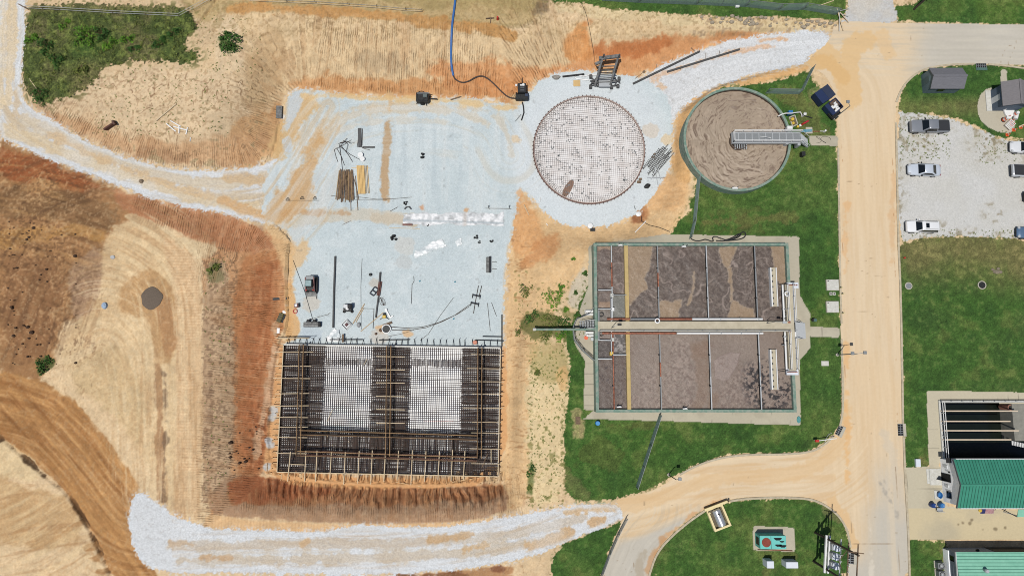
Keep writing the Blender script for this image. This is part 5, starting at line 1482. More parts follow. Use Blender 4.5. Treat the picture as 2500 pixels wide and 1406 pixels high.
   # long braces laid from the ground outside over the cages
def brace(p0,p1,z0,z1,lab,grp,m_=M_wood,wd_=0.10):
 a,b=P(*p0,z0),P(*p1,z1)
 tag(MB().bar(a,b,wd_,0.05).build('brace_board',m_),lab,'timber brace',grp)
for y0p,y1p,x0,x1 in[(825,826,673,755),(859,859,671,765),(893,894,671,760),(923,924,667,757),(961,960,672,755),(991,990,660,754),(1018,1019,668,752),(1042,1042,680,752),(1067,1068,676,750),(1106,1107,674,745)]:
 brace((x0,y0p),(x1,y1p),ZP+1.0,ZP+HC,'pale timber brace reaching from the west form over the rebar to the west cage','timber braces on the west side of the slab',M_woodp,0.09)
for y0p,x0,x1 in[(866,1150,1228),(900,1140,1228),(932,1150,1230),(962,1152,1228),(996,1130,1228),(1031,1152,1224),(1057,1150,1222),(1096,1148,1222),(1132,1150,1222)]:
 brace((x1,y0p),(x0,y0p-1),ZP+1.0,ZP+HC,'pale timber brace reaching from the east form over the rebar to the east cage','timber braces on the east side of the slab',M_woodp,0.08)
for y0p in(870,902,934,967,999,1032):
 brace((918,y0p),(988,y0p+1),ZP+HC-0.2,ZP+HC-0.15,'pale timber crosspiece laid over the middle rebar cage','timber crosspieces on the middle cage',M_woodp,0.10)
for x0 in(706,744,771,806,840,874,906,938,970,1004,1037,1070,1102,1132):
 brace((x0+3,1099+random.uniform(-2,4)),(x0-1 if x0>720 else x0-4,1172+random.uniform(-4,14)),ZP+HC-0.1,ZP+0.6,'pale timber brace running from the south form up to the lower cross cage','timber braces on the south side of the slab',M_woodp,0.11)
for a,b,lab in[((822,1111),(897,1117),'thin pale board lying across the southern rebar strip'),((707,1133),(743,1134),'short pale board lying on rebar at the south-west corner'),((1199,1096),(1199,1130),'short upright-running board at the south-east corner of the slab'),((1190,1108),(1176,1142),'dark slanting stick on the rebar at the south-east corner')]:
 tag(MB().bar(P(*a,ZP+0.95),P(*b,ZP+0.95),0.10,0.05).build('loose_board',M_woodp if 'dark' not in lab else M_woodd),lab,'board')
for a,b,lab in[((652,1131),(652,1155),'pale corner board at the south-west outside the form'),((652,1152),(690,1160),'pale board running along the outer south-west corner of the form'),((1222,1150),(1222,1168),'pale corner board at the south-east outside the form'),((1200,1168),(1222,1168),'short pale board at the south-east corner outside the form'),((1095,1178),(1190,1162),'long thin slanting board outside the south-east form'),((966,1176),(1030,1188),'long slanting board on the clay outside the south form'),((1132,1163),(1210,1161),'thin straight board just outside the south-east form'),((728,1160),(741,1161),'short block of lumber outside the south form')]:
 tag(MB().bar(P(*a,ZP+0.25),P(*b,ZP+0.25),0.10 if 'block' not in lab else 0.55,0.07).build('loose_board',M_wood),lab,'board')
for a,b,lab,m_ in[((688,825),(756,824),'dark pipe lying outside the north-west corner of the form',M_dark),((925,830),(1000,829),'dark pipe lying outside the north form, near its middle',M_dark),((1160,830),(1230,832),'dark pipe lying outside the north-east corner of the form',M_dark),((805,829),(885,829),'grey channel lying outside the north form',M_steeld),((1225,768),(1225,846),'dark upright-running pipe at the north-east corner of the form',M_dark),((1178,821),(1224,822),'thin dark bar lying near the north-east corner of the form',M_dark)]:
 tag(MB().tube([P(*a,ZP+0.3),P(*b,ZP+0.3)],0.07,8).build('pipe',m_),lab,'pipe')
tag(MB().box(P(862,0,ZP).x,P(866,0,ZP).x,P(0,836,ZP).y,P(0,816,ZP).y,ZP+0.5,ZP+0.6).build('ladder',M_woodd),'narrow weathered plank lying across the north form','plank')
# ROUND SLAB UNDER CONSTRUCTION
zr=ZP+0.5
cl,cr,ct,cb=P(1302,366,zr),P(1575,366,zr),P(1440,231,zr),P(1440,499,zr)
RC=Vector(((cl.x+cr.x)/2,(ct.y+cb.y)/2,ZP))
RR=((cr.x-cl.x)+(ct.y-cb.y))/4
rs=empty('round_form',RC,'circular steel form ring round the round slab in the pit','formwork')
MB().ring(RC.x,RC.y,[(RR-0.16,ZP-0.05),(RR-0.16,zr),(RR-0.22,zr),(RR-0.22,ZP-0.05)],96).build('form_ring',mat('form_ring',(226,200,186),0.7,scale=3),rs,smooth=True)
MB().ring(RC.x,RC.y,[(RR,ZP+0.12),(RR,ZP+0.2),(RR-0.14,ZP+0.2),(RR-0.14,ZP+0.12)],96).build('waler',mat('rust_waler',(124,96,90),0.7,0.2,scale=3),rs,smooth=True)
for k in range(90):
 a=2*math.pi*k/90
 c_,s_=math.cos(a),math.sin(a)
 x,y=RC.x+(RR-0.02)*c_,RC.y+(RR-0.02)*s_
 m=MB().bar((x,y,ZP-0.1),(x,y,zr+0.12),0.06).bar((x,y,zr),(x+0.16*c_,y+0.16*s_,ZP),0.04)
 m.build('stake',M_rebarb,rs)
MB().cyl(RC.x,RC.y,ZP-0.05,ZP+0.03,RR-0.25,n=96).build('blinding',mat('round_blinding',(240,238,237),0.6,var=0.06,scale=0.8,c2=(222,216,212),wear=(0.34,0.6),k=1.05),rs)
M_pink=mat('pinkish_rebar',(128,114,108),.8,var=.15,scale=2)
rm=empty('round_rebar_mat',RC,'thin grid of rebar covering the white round slab','rebar mat')
for z,nm,w_ in((0.08,'lower_mat',0.012),(0.13,'upper_mat',0.02)):
 m=MB()
 n=int(2*RR/0.31)
 for i in range(1,n):
  o_=-RR+2*RR*i/n
  h=math.sqrt(max(0,(RR-0.3)**2-o_*o_))
  if h<0.2:continue
  rot=R(-4)
  c_,s_=math.cos(rot),math.sin(rot)
  for hh in(0,1):
   a0,a1=((-h,o_),(h,o_))if hh==0 else((o_,-h),(o_,h))
   j=random.uniform(-.06,.06)
   m.bar((RC.x+a0[0]*c_-a0[1]*s_,RC.y+a0[0]*s_+a0[1]*c_+j,ZP+z+0.04*hh),(RC.x+a1[0]*c_-a1[1]*s_,RC.y+a1[0]*s_+a1[1]*c_,ZP+z+0.04*hh),w_)
 m.build(nm,M_pink,rm)
m=MB()
for k in range(180):
 a=2*math.pi*k/180
 for r0,r1 in((RR-1.1,RR-0.3),):
  m.bar((RC.x+r0*math.cos(a),RC.y+r0*math.sin(a),ZP+0.44),(RC.x+r1*math.cos(a),RC.y+r1*math.sin(a),ZP+0.3),0.022)
 if k%2:
  m.bar((RC.x+(RR-.4)*math.cos(a),RC.y+(RR-.4)*math.sin(a),ZP+0.1),(RC.x+(RR-.4)*math.cos(a),RC.y+(RR-.4)*math.sin(a),ZP+0.6),0.035)
m.build('edge_dowel',M_pink,rm)
m=MB()
for k in range(300):
 a,r=random.uniform(0,2*math.pi),RR*math.sqrt(random.uniform(0,0.9))
 x,y=RC.x+r*math.cos(a),RC.y+r*math.sin(a)
 m.box(x-0.09,x+0.09,y-0.09,y+0.09,ZP+0.035,ZP+0.115)
tag(m.build('spacer_block',M_galvd,rm),kind='stuff')
q0,q1=P(1377,478,ZP),P(1396,444,ZP)
dv=(q1-q0)
sm_=MB()
sm_.loops([[tuple(q0+dv*(0.5+0.62*sc_*math.cos(t))+Vector((-dv.y,dv.x,0))*(0.22*sc_*math.sin(t))+Vector((0,0,z)))for t in[i*2*math.pi/24 for i in range(24)]]for sc_,z in((1.0,0.0),(1.0,0.07))])
sm_.build('mud_patch',mat('wet_mud',(126,106,96),0.6,var=0.2,scale=3,c2=(150,110,84)),rs)
# VEHICLES
def paint_mat(name,c,metal=0.3,rough=0.28,k=1.0):
 m=mat(name,c,rough,metal,var=0.02,scale=2.0,spec=0.5,k=k)
 m.node_tree.nodes['Principled BSDF'].inputs['Coat Weight'].default_value=0.5
 m.node_tree.nodes['Principled BSDF'].inputs['Coat Roughness'].default_value=0.12
 return m
M_glass=mat('car_glass',(18,22,24),0.08,0.0,var=0.02,scale=2,spec=0.6)
M_tyre=mat('tyre',(30,30,30),0.85,var=0.1,scale=6)
M_rim=mat('alloy_rim',(170,172,175),0.35,0.7,var=0.05,scale=6)
M_trim=mat('black_trim',(30,31,33),0.5,var=0.05,scale=4)
M_lamp=mat('lamp_glass',(214,216,218),0.2,0.2,var=0.03,scale=5)
M_tail=mat('tail_lamp',(150,24,22),0.3,var=0.05,scale=5)
def quad_panel(mb,q,th):
 q=[Vector(p)for p in q]
 n=(q[1]-q[0]).cross(q[3]-q[0]).normalized()*th
 return mb.loops([[tuple(p-n)for p in q],[tuple(p+n)for p in q]])
def car(loc,rz,kind,pm,label,group,L=4.8,W=1.84,H=1.46):
 """nose towards -x; kinds: sedan, suv, pickup"""
 t=empty({'sedan':'parked_car','suv':'parked_car','pickup':'pickup_truck'}[kind],loc,label,'pickup' if kind=='pickup' else 'car',group,rz)
 h=L/2
 belt=0.62*H if kind=='sedan' else 0.60*H
 hood=belt-0.03
 if kind=='sedan':
  st=[(-h,.62,.42,.58),(-h+.12,.80,.30,.70),(-h+.5,.93,.26,hood-.10),(-h+1.25,.98,.25,hood),(-0.2,1.0,.25,belt),(h-1.2,1.0,.25,belt+.03),(h-.45,.96,.27,belt),(h-.1,.86,.34,belt-.10),(h,.70,.46,belt-.2)]
 else:
  st=[(-h,.72,.45,hood-.25),(-h+.1,.88,.34,hood-.10),(-h+.45,.97,.30,hood-.02),(-h+1.3,1.0,.30,hood+.02),(-0.2,1.0,.30,belt),(h-.6,1.0,.30,belt),(h-.12,.97,.32,belt-.02),(h,.90,.42,belt-.08)]
 rings=[]
 for x,wf,z0,z1 in st:
  w_=W/2*wf
  zm=z0+(z1-z0)*0.55
  rings.append([(x,-w_*.90,z0),(x,-w_*.985,z0+.12),(x,-w_,zm),(x,-w_*.97,z1-.10),(x,-w_*.88,z1-.015),(x,-w_*.5,z1+.03),(x,w_*.5,z1+.03),(x,w_*.88,z1-.015),(x,w_*.97,z1-.10),(x,w_,zm),(x,w_*.985,z0+.12),(x,w_*.90,z0)])
 MB().loops(rings).build('body',pm,t,smooth=True,local=True)
 if kind=='sedan':
  c0,c1,r0,r1=-h+1.35,h-.75,-h+2.15,h-1.55
 elif kind=='suv':
  c0,c1,r0,r1=-h+1.25,h-.12,-h+1.95,h-.42
 else:
  c0,c1,r0,r1=-h+1.55,0.95,-h+2.25,0.72
 wb,wr=W/2*.94,W/2*.74
 zb,zt=belt-.02,H
 low=[(c0,-wb*.93,zb),(c1,-wb*.93,zb),(c1,wb*.93,zb),(c0,wb*.93,zb)]
 MB().loops([[(c0,-wb*.9,zb-.1),(c0+.25,-wb,zb-.1),(c1-.15,-wb,zb-.1),(c1,-wb*.9,zb-.1),(c1,wb*.9,zb-.1),(c1-.15,wb,zb-.1),(c0+.25,wb,zb-.1),(c0,wb*.9,zb-.1)],[(r0-.04,-wr*.9,zt-.06),(r0+.2,-wr,zt-.05),(r1-.1,-wr,zt-.05),(r1+.04,-wr*.9,zt-.06),(r1+.04,wr*.9,zt-.06),(r1-.1,wr,zt-.05),(r0+.2,wr,zt-.05),(r0-.04,wr*.9,zt-.06)],[(r0+.1,-wr*.75,zt),(r0+.3,-wr*.86,zt+.01),(r1-.2,-wr*.86,zt+.01),(r1-.06,-wr*.75,zt),(r1-.06,wr*.75,zt),(r1-.2,wr*.86,zt+.01),(r0+.3,wr*.86,zt+.01),(r0+.1,wr*.75,zt)]]).build('roof',pm,t,smooth=True,local=True)
 zl,zh=zb-.02,zt-.07
 f=lambda a,b,k:a+(b-a)*k
 ws=[(f(c0,r0,.10),-wb*.82,f(zl,zh,.12)),(f(c0,r0,.10),wb*.82,f(zl,zh,.12)),(f(c0,r0,.97),wr*.80,f(zl,zh,.99)),(f(c0,r0,.97),-wr*.80,f(zl,zh,.99))]
 quad_panel(MB(),ws[::-1],0.045).build('windshield',M_glass,t,local=True)
 rw=[(f(c1,r1,.12),-wb*.80,f(zl,zh,.15)),(f(c1,r1,.12),wb*.80,f(zl,zh,.15)),(f(c1,r1,.95),wr*.78,f(zl,zh,.98)),(f(c1,r1,.95),-wr*.78,f(zl,zh,.98))]
 quad_panel(MB(),rw,0.045).build('rear_window',M_glass,t,local=True)
 for s in(-1,1):
  sw=[(f(c0,r0,.35)+.1,s*wb*.985,f(zl,zh,.2)),(f(c1,r1,.3)-.1,s*wb*.985,f(zl,zh,.2)),(f(c1,r1,.95)-.15,s*f(wb,wr,.86)*1.0,f(zl,zh,.84)),(f(c0,r0,.95)+.15,s*f(wb,wr,.86)*1.0,f(zl,zh,.84))]
  quad_panel(MB(),sw,0.03).build('side_window',M_glass,t,local=True)
  MB().box(c0+.45,c0+.62,s*(W/2+.09)-.11,s*(W/2+.09)+.11,belt-.02,belt+.13,0.03).build('mirror',M_trim if kind!='suv' else pm,t,local=True)
  MB().box(-h+.1,-h+.42,s*W*.36-.17,s*W*.36+.17,hood-.26,hood-.10,0.03).build('headlight',M_lamp,t,local=True)
  MB().box(h-.16,h-.02,s*W*.36-.16,s*W*.36+.16,belt-.3,belt-.12,0.03).build('tail_light',M_tail,t,local=True)
  for xx in(-h+.92,h-.98):
   r=0.33 if kind=='sedan' else 0.39
   wh=MB().loops([[(xx+r*math.cos(a),yy,r+r*math.sin(a))for a in[i*math.pi/9 for i in range(18)]]for yy in(s*(W/2-.22),s*(W/2+.015))]).build('wheel',M_tyre,t,local=True)
   rr_=r*.6
   MB().loops([[(xx+rr_*math.cos(a),yy,r+rr_*math.sin(a))for a in[i*math.pi/8 for i in range(16)]]for yy in(s*(W/2+.0),s*(W/2+.03))]).build('rim',M_rim,wh,local=True)
 MB().box(-h-.02,-h+.2,-W*.36,W*.36,.34,.52,0.03).build('front_bumper',M_trim,t,local=True)
 if kind=='pickup':
  MB().box(1.05,h-.12,-W/2*.84,W/2*.84,belt-.06,belt+.055,0.02).build('bed_cover',mat('tonneau_cover',(46,48,52),0.7,var=0.04,scale=3)if 'tonneau_cover' not in bpy.data.materials else bpy.data.materials['tonneau_cover'],t,local=True)
  MB().box(h-.08,h+.06,-W*.42,W*.42,.42,.62,0.03).build('rear_bumper',M_trim,t,local=True)
 if kind=='suv':
  MB().box(r0+.45,r0+.95,-.36,.36,zt-.01,zt+.022).build('sunroof',M_glass,t,local=True)
  for s in(-1,1):
   MB().bar((r0+.4,s*wr*.86,zt+.06),(r1-.2,s*wr*.86,zt+.06),.05).build('roof_rail',M_trim,t,local=True)
 return t
Z1=0.012
car(G(2262,313,Z1),0,'pickup',paint_mat('graphite_paint',(150,154,160),0.25,0.3),'dark grey pickup with black bed cover parked nearest the lawn edge','vehicles in the gravel lot',5.75,1.95,1.85)
car(G(2250,418,Z1),R(-2),'sedan',paint_mat('silver_blue_paint',(214,222,232),0.12,0.28),'silver sedan parked alone between the dark pickup and the white car','vehicles in the gravel lot',4.85,1.84,1.45)
car(G(2245,556,Z1),R(-1),'suv',paint_mat('white_car_paint',(244,245,246),0.0,0.3),'white car with sunroof parked close to the road','vehicles in the gravel lot',4.75,1.8,1.6)
car(G(2497,364,Z1),R(-4),'sedan',paint_mat('pearl_paint',(236,238,240),0.1,0.3),'white sedan with dark glass at the frame edge beside the orange drums','vehicles in the gravel lot',4.7,1.85,1.5)
car(G(2506,421,Z1),math.pi-R(2),'pickup',paint_mat('light_silver_paint',(222,226,230),0.12,0.3),'light silver pickup parked tail inwards at the frame edge','vehicles in the gravel lot',5.4,1.9,1.8)
car(G(2531,483,Z1),0,'sedan',paint_mat('black_car_paint',(20,20,22),0.2,0.25),'black car barely showing its nose at the frame edge','vehicles in the gravel lot',4.6,1.8,1.45)
car(G(2514,572,Z1),R(-5),'sedan',paint_mat('steel_blue_paint',(98,126,156),0.25,0.28),'blue car at the frame edge at the south end of the gravel lot','vehicles in the gravel lot',4.7,1.82,1.5)
# BUILDINGS
def shingle_mat(name,c):
 return mat(name,c,0.9,var=0.10,scale=2.2,bump=0.25,stretch=(1,6,1))
M_shing=shingle_mat('grey_shingles',(122,122,128))
M_shing2=shingle_mat('warm_grey_shingles',(134,130,132))
M_siding=mat('slate_siding',(112,132,138),0.7,var=0.12,scale=1.6,stretch=(1,8,1))
M_trimw=mat('white_trim',(228,230,230),0.6,var=0.03,scale=4)
M_roofg=mat('green_metal_roof',(70,150,126),0.5,0.0,var=0.05,scale=0.8,c2=(60,138,114),spec=0.3)
M_roofl=mat('pale_green_roof',(126,190,164),0.5,0.0,var=0.08,scale=1.2,c2=(142,204,178),spec=0.4)
M_brick=mat('white_block_wall',(240,240,240),0.85,var=0.05,scale=6,c2=(226,226,226),bump=0.35,k=1.6)
M_wallg=mat('blue_grey_wall',(150,158,168),0.8,var=0.05,scale=2)
M_seam=mat('roof_seam',(38,104,86),0.6,var=0.05,scale=3)
M_seaml=mat('pale_roof_seam',(86,150,128),0.6,var=0.05,scale=3)
def gable(t,x0,x1,y0,y1,ze,zr_,roof_m,th=0.10,along='x',seam=None,seam_m=None):
 """two roof slopes; ridge along x or y; returns nothing"""
 if along=='x':
  ym=(y0+y1)/2
  for a,b in(((y0,ze),(ym,zr_)),((y1,ze),(ym,zr_))):
   rows=[[(x,a[0],a[1]-th),(x,b[0],b[1]-th),(x,b[0],b[1]),(x,a[0],a[1])]for x in(x0,x1)]
   s_=MB().loops(rows).build('roof_slope',roof_m,t)
   if seam:
    m=MB()
    n=int((x1-x0)/seam)
    for i in range(1,n):
     x=x0+(x1-x0)*i/n
     m.bar((x,a[0],a[1]+.02),(x,b[0],b[1]+.02),.055,.05)
    m.build('standing_seam',seam_m,s_)
  MB().bar((x0-.02,ym,zr_+.03),(x1+.02,ym,zr_+.03),.26,.05).build('ridge_cap',roof_m,t)
 else:
  xm=(x0+x1)/2
  for a,b in(((x0,ze),(xm,zr_)),((x1,ze),(xm,zr_))):
   rows=[[(a[0],y,a[1]-th),(b[0],y,b[1]-th),(b[0],y,b[1]),(a[0],y,a[1])]for y in(y0,y1)]
   MB().loops(rows).build('roof_slope',roof_m,t)
  MB().bar((xm,y0-.02,zr_+.03),(xm,y1+.02,zr_+.03),.26,.05).build('ridge_cap',roof_m,t)
ZS=2.2
a,b=P(2272,217,ZS),P(2350,166,ZS)
shed=empty('storage_shed',((a.x+b.x)/2,(a.y+b.y)/2,0),'small shed with grey shingle roof and slate siding on the corner lawn','shed')
MB().box(a.x+.12,b.x-.12,a.y+.2,b.y-.2,0,ZS).build('wall',M_siding,shed)
MB().loops([[(x,a.y+.2,ZS),(x,b.y-.2,ZS),(x,(a.y+b.y)/2,ZS+.75)]for x in(a.x+.13,b.x-.13)]).build('gable_wall',M_siding,shed)
gable(shed,a.x,b.x,a.y,b.y,ZS,ZS+.95,M_shing)
q=P(2259,203,1.0)
MB().box(a.x+.06,a.x+.115,a.y+1.2,a.y+2.2,0,1.95).build('door',mat('shed_door',(96,116,118),0.7,scale=3),shed)
MB().box(a.x+1.6,a.x+2.6,a.y+.14,a.y+.195,.9,1.6).build('window',M_glass,shed)
ZS=2.7
a,b=P(2449,259,ZS),P(2512,200,ZS)
house=empty('pump_house',((a.x+b.x)/2,(a.y+b.y)/2,0),'small building with warm grey shingles and dark slate wall beside the orange drums','building')
MB().box(a.x+.25,b.x-.2,a.y+.3,b.y-.3,0,ZS).build('wall',mat('dark_slate_wall',(104,120,138),0.8,var=0.05,scale=2),house)
MB().loops([[(a.x+.25,y,ZS),(b.x-.2,y,ZS),((a.x+b.x)/2,y,ZS+.8)]for y in(a.y+.31,b.y-.31)]).build('gable_wall',mat('pale_gable',(236,238,240),0.8,scale=3),house)
gable(house,a.x,b.x,a.y,b.y,ZS,ZS+1.0,M_shing2,along='y')
MB().box(a.x+.19,a.x+.245,a.y+1.3,a.y+2.2,0,2.0).build('door',M_trimw,house)
MB().box(a.x-.55,a.x+.25,a.y+.25,b.y-.25,-.1,.14,.02).build('step',M_concw,house)
ZE,ZRi=3.4,4.6
n1,s1,rg=P(2336,1121,ZE),P(2342,1240,ZE),P(2350,1182,ZRi)
wx=P(2299,1170,0).x
bx0,by0,by1,bx1=(n1.x+s1.x)/2,s1.y,n1.y,P(2620,1180,ZE).x
gr_=empty('control_building',(bx0+6,(by0+by1)/2,0),'building with ribbed green gable roof and white block end wall beside the open tank','building')
MB().box(wx,bx1-.3,by0+.3,by1-.3,0,ZE-.05).build('wall',M_brick,gr_)
MB().loops([[(x,by0+.3,ZE-.05),(x,by1-.3,ZE-.05),(x,(by0+by1)/2,ZRi-.2)]for x in(wx+.01,bx1-.31)]).build('gable_wall',M_brick,gr_)
gable(gr_,min(bx0,wx-.3),bx1,by0,by1,ZE,ZRi,M_roofg,.12,'x',.42,M_seam)
MB().bar((min(bx0,wx-.3)-.03,by0,ZE),(min(bx0,wx-.3)-.03,(by0+by1)/2,ZRi),.06,.26).bar((min(bx0,wx-.3)-.03,by1,ZE),(min(bx0,wx-.3)-.03,(by0+by1)/2,ZRi),.06,.26).build('barge_board',mat('slate_trim',(92,102,106),.7,scale=3),gr_)
MB().box(bx0,bx1,by1+.0,by1+.11,ZE-.14,ZE-.02).build('gutter',M_trimw,gr_)
MB().box(bx0+.1,bx1,by0-.11,by0,ZE-.14,ZE-.02).build('gutter',M_trimw,gr_)
dy=P(2305,1165,1).y
MB().box(wx-.05,wx-.002,dy-.55,dy+.55,0.02,2.1).build('doorway',M_tile,gr_)
dd=MB()
dd.bar((wx-.04,dy-.55,1.05),(wx-.85,dy-.35,1.05),.06,2.05)
dd.build('door',mat('dark_door',(74,74,78),.6,scale=3),gr_)
wy=P(2315,1207,1.5).y
wn=MB().box(wx-.05,wx-.002,wy-.5,wy+.5,1.0,2.0).build('window',M_glass,gr_)
for o_ in(-.55,.55):
 MB().box(wx-.07,wx-.003,wy+o_-.05,wy+o_+.05,.95,2.05).build('frame',M_trimw,wn)
MB().bar((wx-.35,by1-.6,2.5),(wx-.35,by1+.1,2.5),.7,.08).build('door_canopy',M_trim,gr_)
MB().box(wx-.2,wx-.003,dy+.75,dy+.95,1.9,2.1,.02).build('wall_lamp',M_trim,gr_)
MB().box(wx-.12,wx-.003,dy+1.3,dy+1.75,1.0,1.6,.02).build('meter_box',M_trimw,gr_)
MB().box(wx-.12,wx-.003,dy-1.35,dy-.95,1.0,1.6,.02).build('meter_box',M_trimw,gr_)
an0,an1=P(2486,1262,3.0),P(2640,1232,3.0)
gt=empty('entrance_canopy',((an0.x+an1.x)/2,an0.y,0),'pale green canopy roof at the frame edge south of the ribbed green roof','canopy')
MB().loops([[(an0.x,an0.y,2.75),(an0.x,by0-.2,3.1),(an0.x+1.1,by0-.2,3.2),(an1.x,by0-.2,3.2),(an1.x,an0.y,2.75)],[(an0.x,an0.y,2.85),(an0.x,by0-.2,3.2),(an0.x+1.1,by0-.2,3.3),(an1.x,by0-.2,3.3),(an1.x,an0.y,2.85)]]).build('roof',M_roofl,gt)
MB().cyl(an0.x+.15,an0.y+.12,0,2.75,.07).build('post',M_trimw,gt)
MB().bar((an0.x-2.6,by0+.1,2.9),(an0.x,an0.y,2.8),.09,.12).build('beam',M_trim,gt)
ZE2=3.2
r0_=P(2334,1347,ZE2)
w0=P(2303,1336,0)
x1_=P(2640,1347,ZE2).x
y1_=P(2400,1520,ZE2).y
b2=empty('workshop_building',(w0.x+8,w0.y-4,0),'building with pale green metal roof and grey walls at the bottom corner of the photo','building')
MB().box(w0.x,x1_,y1_,w0.y,0,ZE2-.12).build('wall',M_wallg,b2)
MB().box(w0.x-.12,w0.x-.005,y1_,w0.y-.1,0,1.2).build('block_base',M_brick,b2)
rf=MB().loops([[(x,r0_.y,ZE2-.1),(x,y1_-.5,ZE2+.75),(x,y1_-.5,ZE2+.85),(x,r0_.y,ZE2)]for x in(r0_.x,x1_)]).build('roof',M_roofl,b2)
m=MB()
for i in range(22):
 f_=(i+.3)/22
 yy=r0_.y+(y1_-r0_.y)*f_
 m.bar((r0_.x,yy,ZE2+.85*f_+.02),(x1_,yy,ZE2+.85*f_+.02),.05,.05)
m.build('roof_seam',M_seaml,rf)
MB().box(r0_.x-.06,r0_.x-.005,y1_,r0_.y,ZE2-.16,ZE2+.06).build('fascia',M_trimw,b2)
q=P(2404,1391,ZE2+.3)
MB().cyl(q.x,q.y,ZE2,ZE2+.75,.2,.2,16).cyl(q.x,q.y,ZE2+.75,ZE2+.95,.3,.22,16).build('roof_vent',M_galv,b2)
wy=P(2322,1362,1.7).y
MB().box(w0.x-.05,w0.x-.003,wy-.35,wy+.35,1.4,2.2).build('window',M_glass,b2)
xw=P(2383,1340,1.7).x
MB().cyl(xw,w0.y+.12,1.9,2.1,.22,n=14).build('wall_vent',M_trim,b2)
MB().box(P(2310,0,1.5).x,P(2396,0,1.5).x,w0.y+.003,w0.y+.06,0.1,2.3).build('roller_door',M_trim,b2)
MB().box(P(2450,0,1.5).x,x1_,w0.y+.003,w0.y+.06,0.1,2.3).build('roller_door',M_trim,b2)
for k,(px,py,lab)in enumerate([(2299,1381,'square grey air conditioner by the block wall, the one further from the bottom edge'),(2301,1402,'square grey air conditioner by the block wall at the very bottom edge')]):
 q=P(px,py,.9)
 q=Vector((q.x,q.y,0.02))
 t=empty('air_conditioner',q,lab,'air conditioner','air conditioners by the block wall')
 MB().box(q.x-.45,q.x+.45,q.y-.42,q.y+.42,.1,.92,.04).build('cabinet',M_galvd,t)
 MB().ring(q.x,q.y,[(.36,.92),(.36,.97),(.3,.97),(.3,.92)],20).build('fan_guard',M_trim,t)
 MB().cyl(q.x,q.y,.92,.945,.12).build('fan_hub',M_galv,t)
 MB().box(q.x-.55,q.x+.55,q.y-.5,q.y+.5,0,.098).build('pad',M_conc,t)
for px,py,lab,rot in[(2272,1231,'dark blue plastic barrel standing on the drive by the white block wall',0),(2293,1231,'bright blue plastic barrel beside the dark blue one',1)]:
 q=G(px,py)
 t=empty('barrel',q,lab,'barrel','blue barrels by the block wall')
 mm=mat('navy_plastic',(30,66,136),.4,scale=3)if rot==0 else M_blue
 MB().loops([[(q.x+r*math.cos(a_),q.y+r*math.sin(a_),q.z+z)for a_ in[i*math.pi/10 for i in range(20)]]for r,z in((.3,0),(.34,.12),(.36,.5),(.34,.82),(.28,.9))]).build('body',mm,t,smooth=True)
 MB().cyl(q.x+.1,q.y,q.z+.9,q.z+.95,.06).build('bung',M_white,t)
q=G(2290,1207)
t=empty('wash_tub',q,'blue and white tub on a pale slab against the white block wall','tub')
MB().box(q.x-.55,q.x+.45,q.y-.6,q.y+.6,q.z,q.z+.1).build('slab',M_concw,t)
MB().loops([[(q.x+r*math.cos(a_),q.y+r*1.35*math.sin(a_),q.z+z)for a_ in[i*math.pi/10 for i in range(20)]]for r,z in((.25,.1),(.33,.6),(.30,.6),(.2,.3))]).build('body',M_blue,t,smooth=True)
q=G(2291,1243)
t=empty('hand_cart',q,'small metal hand cart parked below the blue barrels','cart')
MB().box(q.x-.4,q.x+.4,q.y-.2,q.y+.25,q.z+.3,q.z+.36).build('tray',M_galv,t)
railing(MB(),[(q.x-.4,q.y-.2,q.z),(q.x+.45,q.y-.2,q.z)],.8,.02,.8).build('handle',M_galv,t)
for s in(-.3,.3):
 MB().cyl(q.x+s,q.y+.1,q.z,q.z+.2,.1).build('wheel',M_tyre,t)
q=P(2410,1247,2.4)
t=empty('wall_flag',q,'flag with red stripes and blue field hanging off the south eave','flag')
fl=MB()
rows=[]
for i in range(9):
 x=q.x-.9+1.9*i/8
 rows.append((x,.1*math.sin(i*1.3)))
fv=[]
for(xa_,wa),(xb_,wb_)in zip(rows[3:],rows[4:]):
 fl.add([(xa_,q.y-.35,2.3+wa),(xb_,q.y-.35,2.3+wb_),(xb_,q.y+.45,2.6+wb_),(xa_,q.y+.45,2.6+wa),(xa_,q.y-.35,2.28+wa),(xb_,q.y-.35,2.28+wb_),(xb_,q.y+.45,2.58+wb_),(xa_,q.y+.45,2.58+wa)],[(0,1,2,3),(7,6,5,4),(0,4,5,1),(2,6,7,3)])
fl.build('stripes',mat('flag_red',(150,66,76),.9,var=.3,scale=9,stretch=(.1,3,1),c2=(196,170,170)),t)
f2=MB()
for(xa_,wa),(xb_,wb_)in zip(rows[:3],rows[1:4]):
 f2.add([(xa_,q.y-.35,2.3+wa),(xb_,q.y-.35,2.3+wb_),(xb_,q.y+.45,2.6+wb_),(xa_,q.y+.45,2.6+wa),(xa_,q.y-.35,2.28+wa),(xb_,q.y-.35,2.28+wb_),(xb_,q.y+.45,2.58+wb_),(xa_,q.y+.45,2.58+wa)],[(0,1,2,3),(7,6,5,4),(0,4,5,1),(2,6,7,3)])
f2.build('blue_field',mat('flag_blue',(44,52,108),.9,var=.1,scale=8),t)
MB().bar((q.x+1.0,q.y+.1,2.5),(q.x+1.5,by0+.3,2.6),.04).build('pole',M_trim,t)
q=P(2392,1245,2.6)
tag(MB().loops([[(q.x+r*math.cos(a_),q.y+r*math.sin(a_),2.5+z)for a_ in[i*math.pi/6 for i in range(12)]]for r,z in((.05,0),(.22,.12),(.25,.25),(.14,.4),(.03,.44))]).build('wall_light',M_yellow,smooth=True),'round yellow lamp under the south eave left of the flag','lamp')
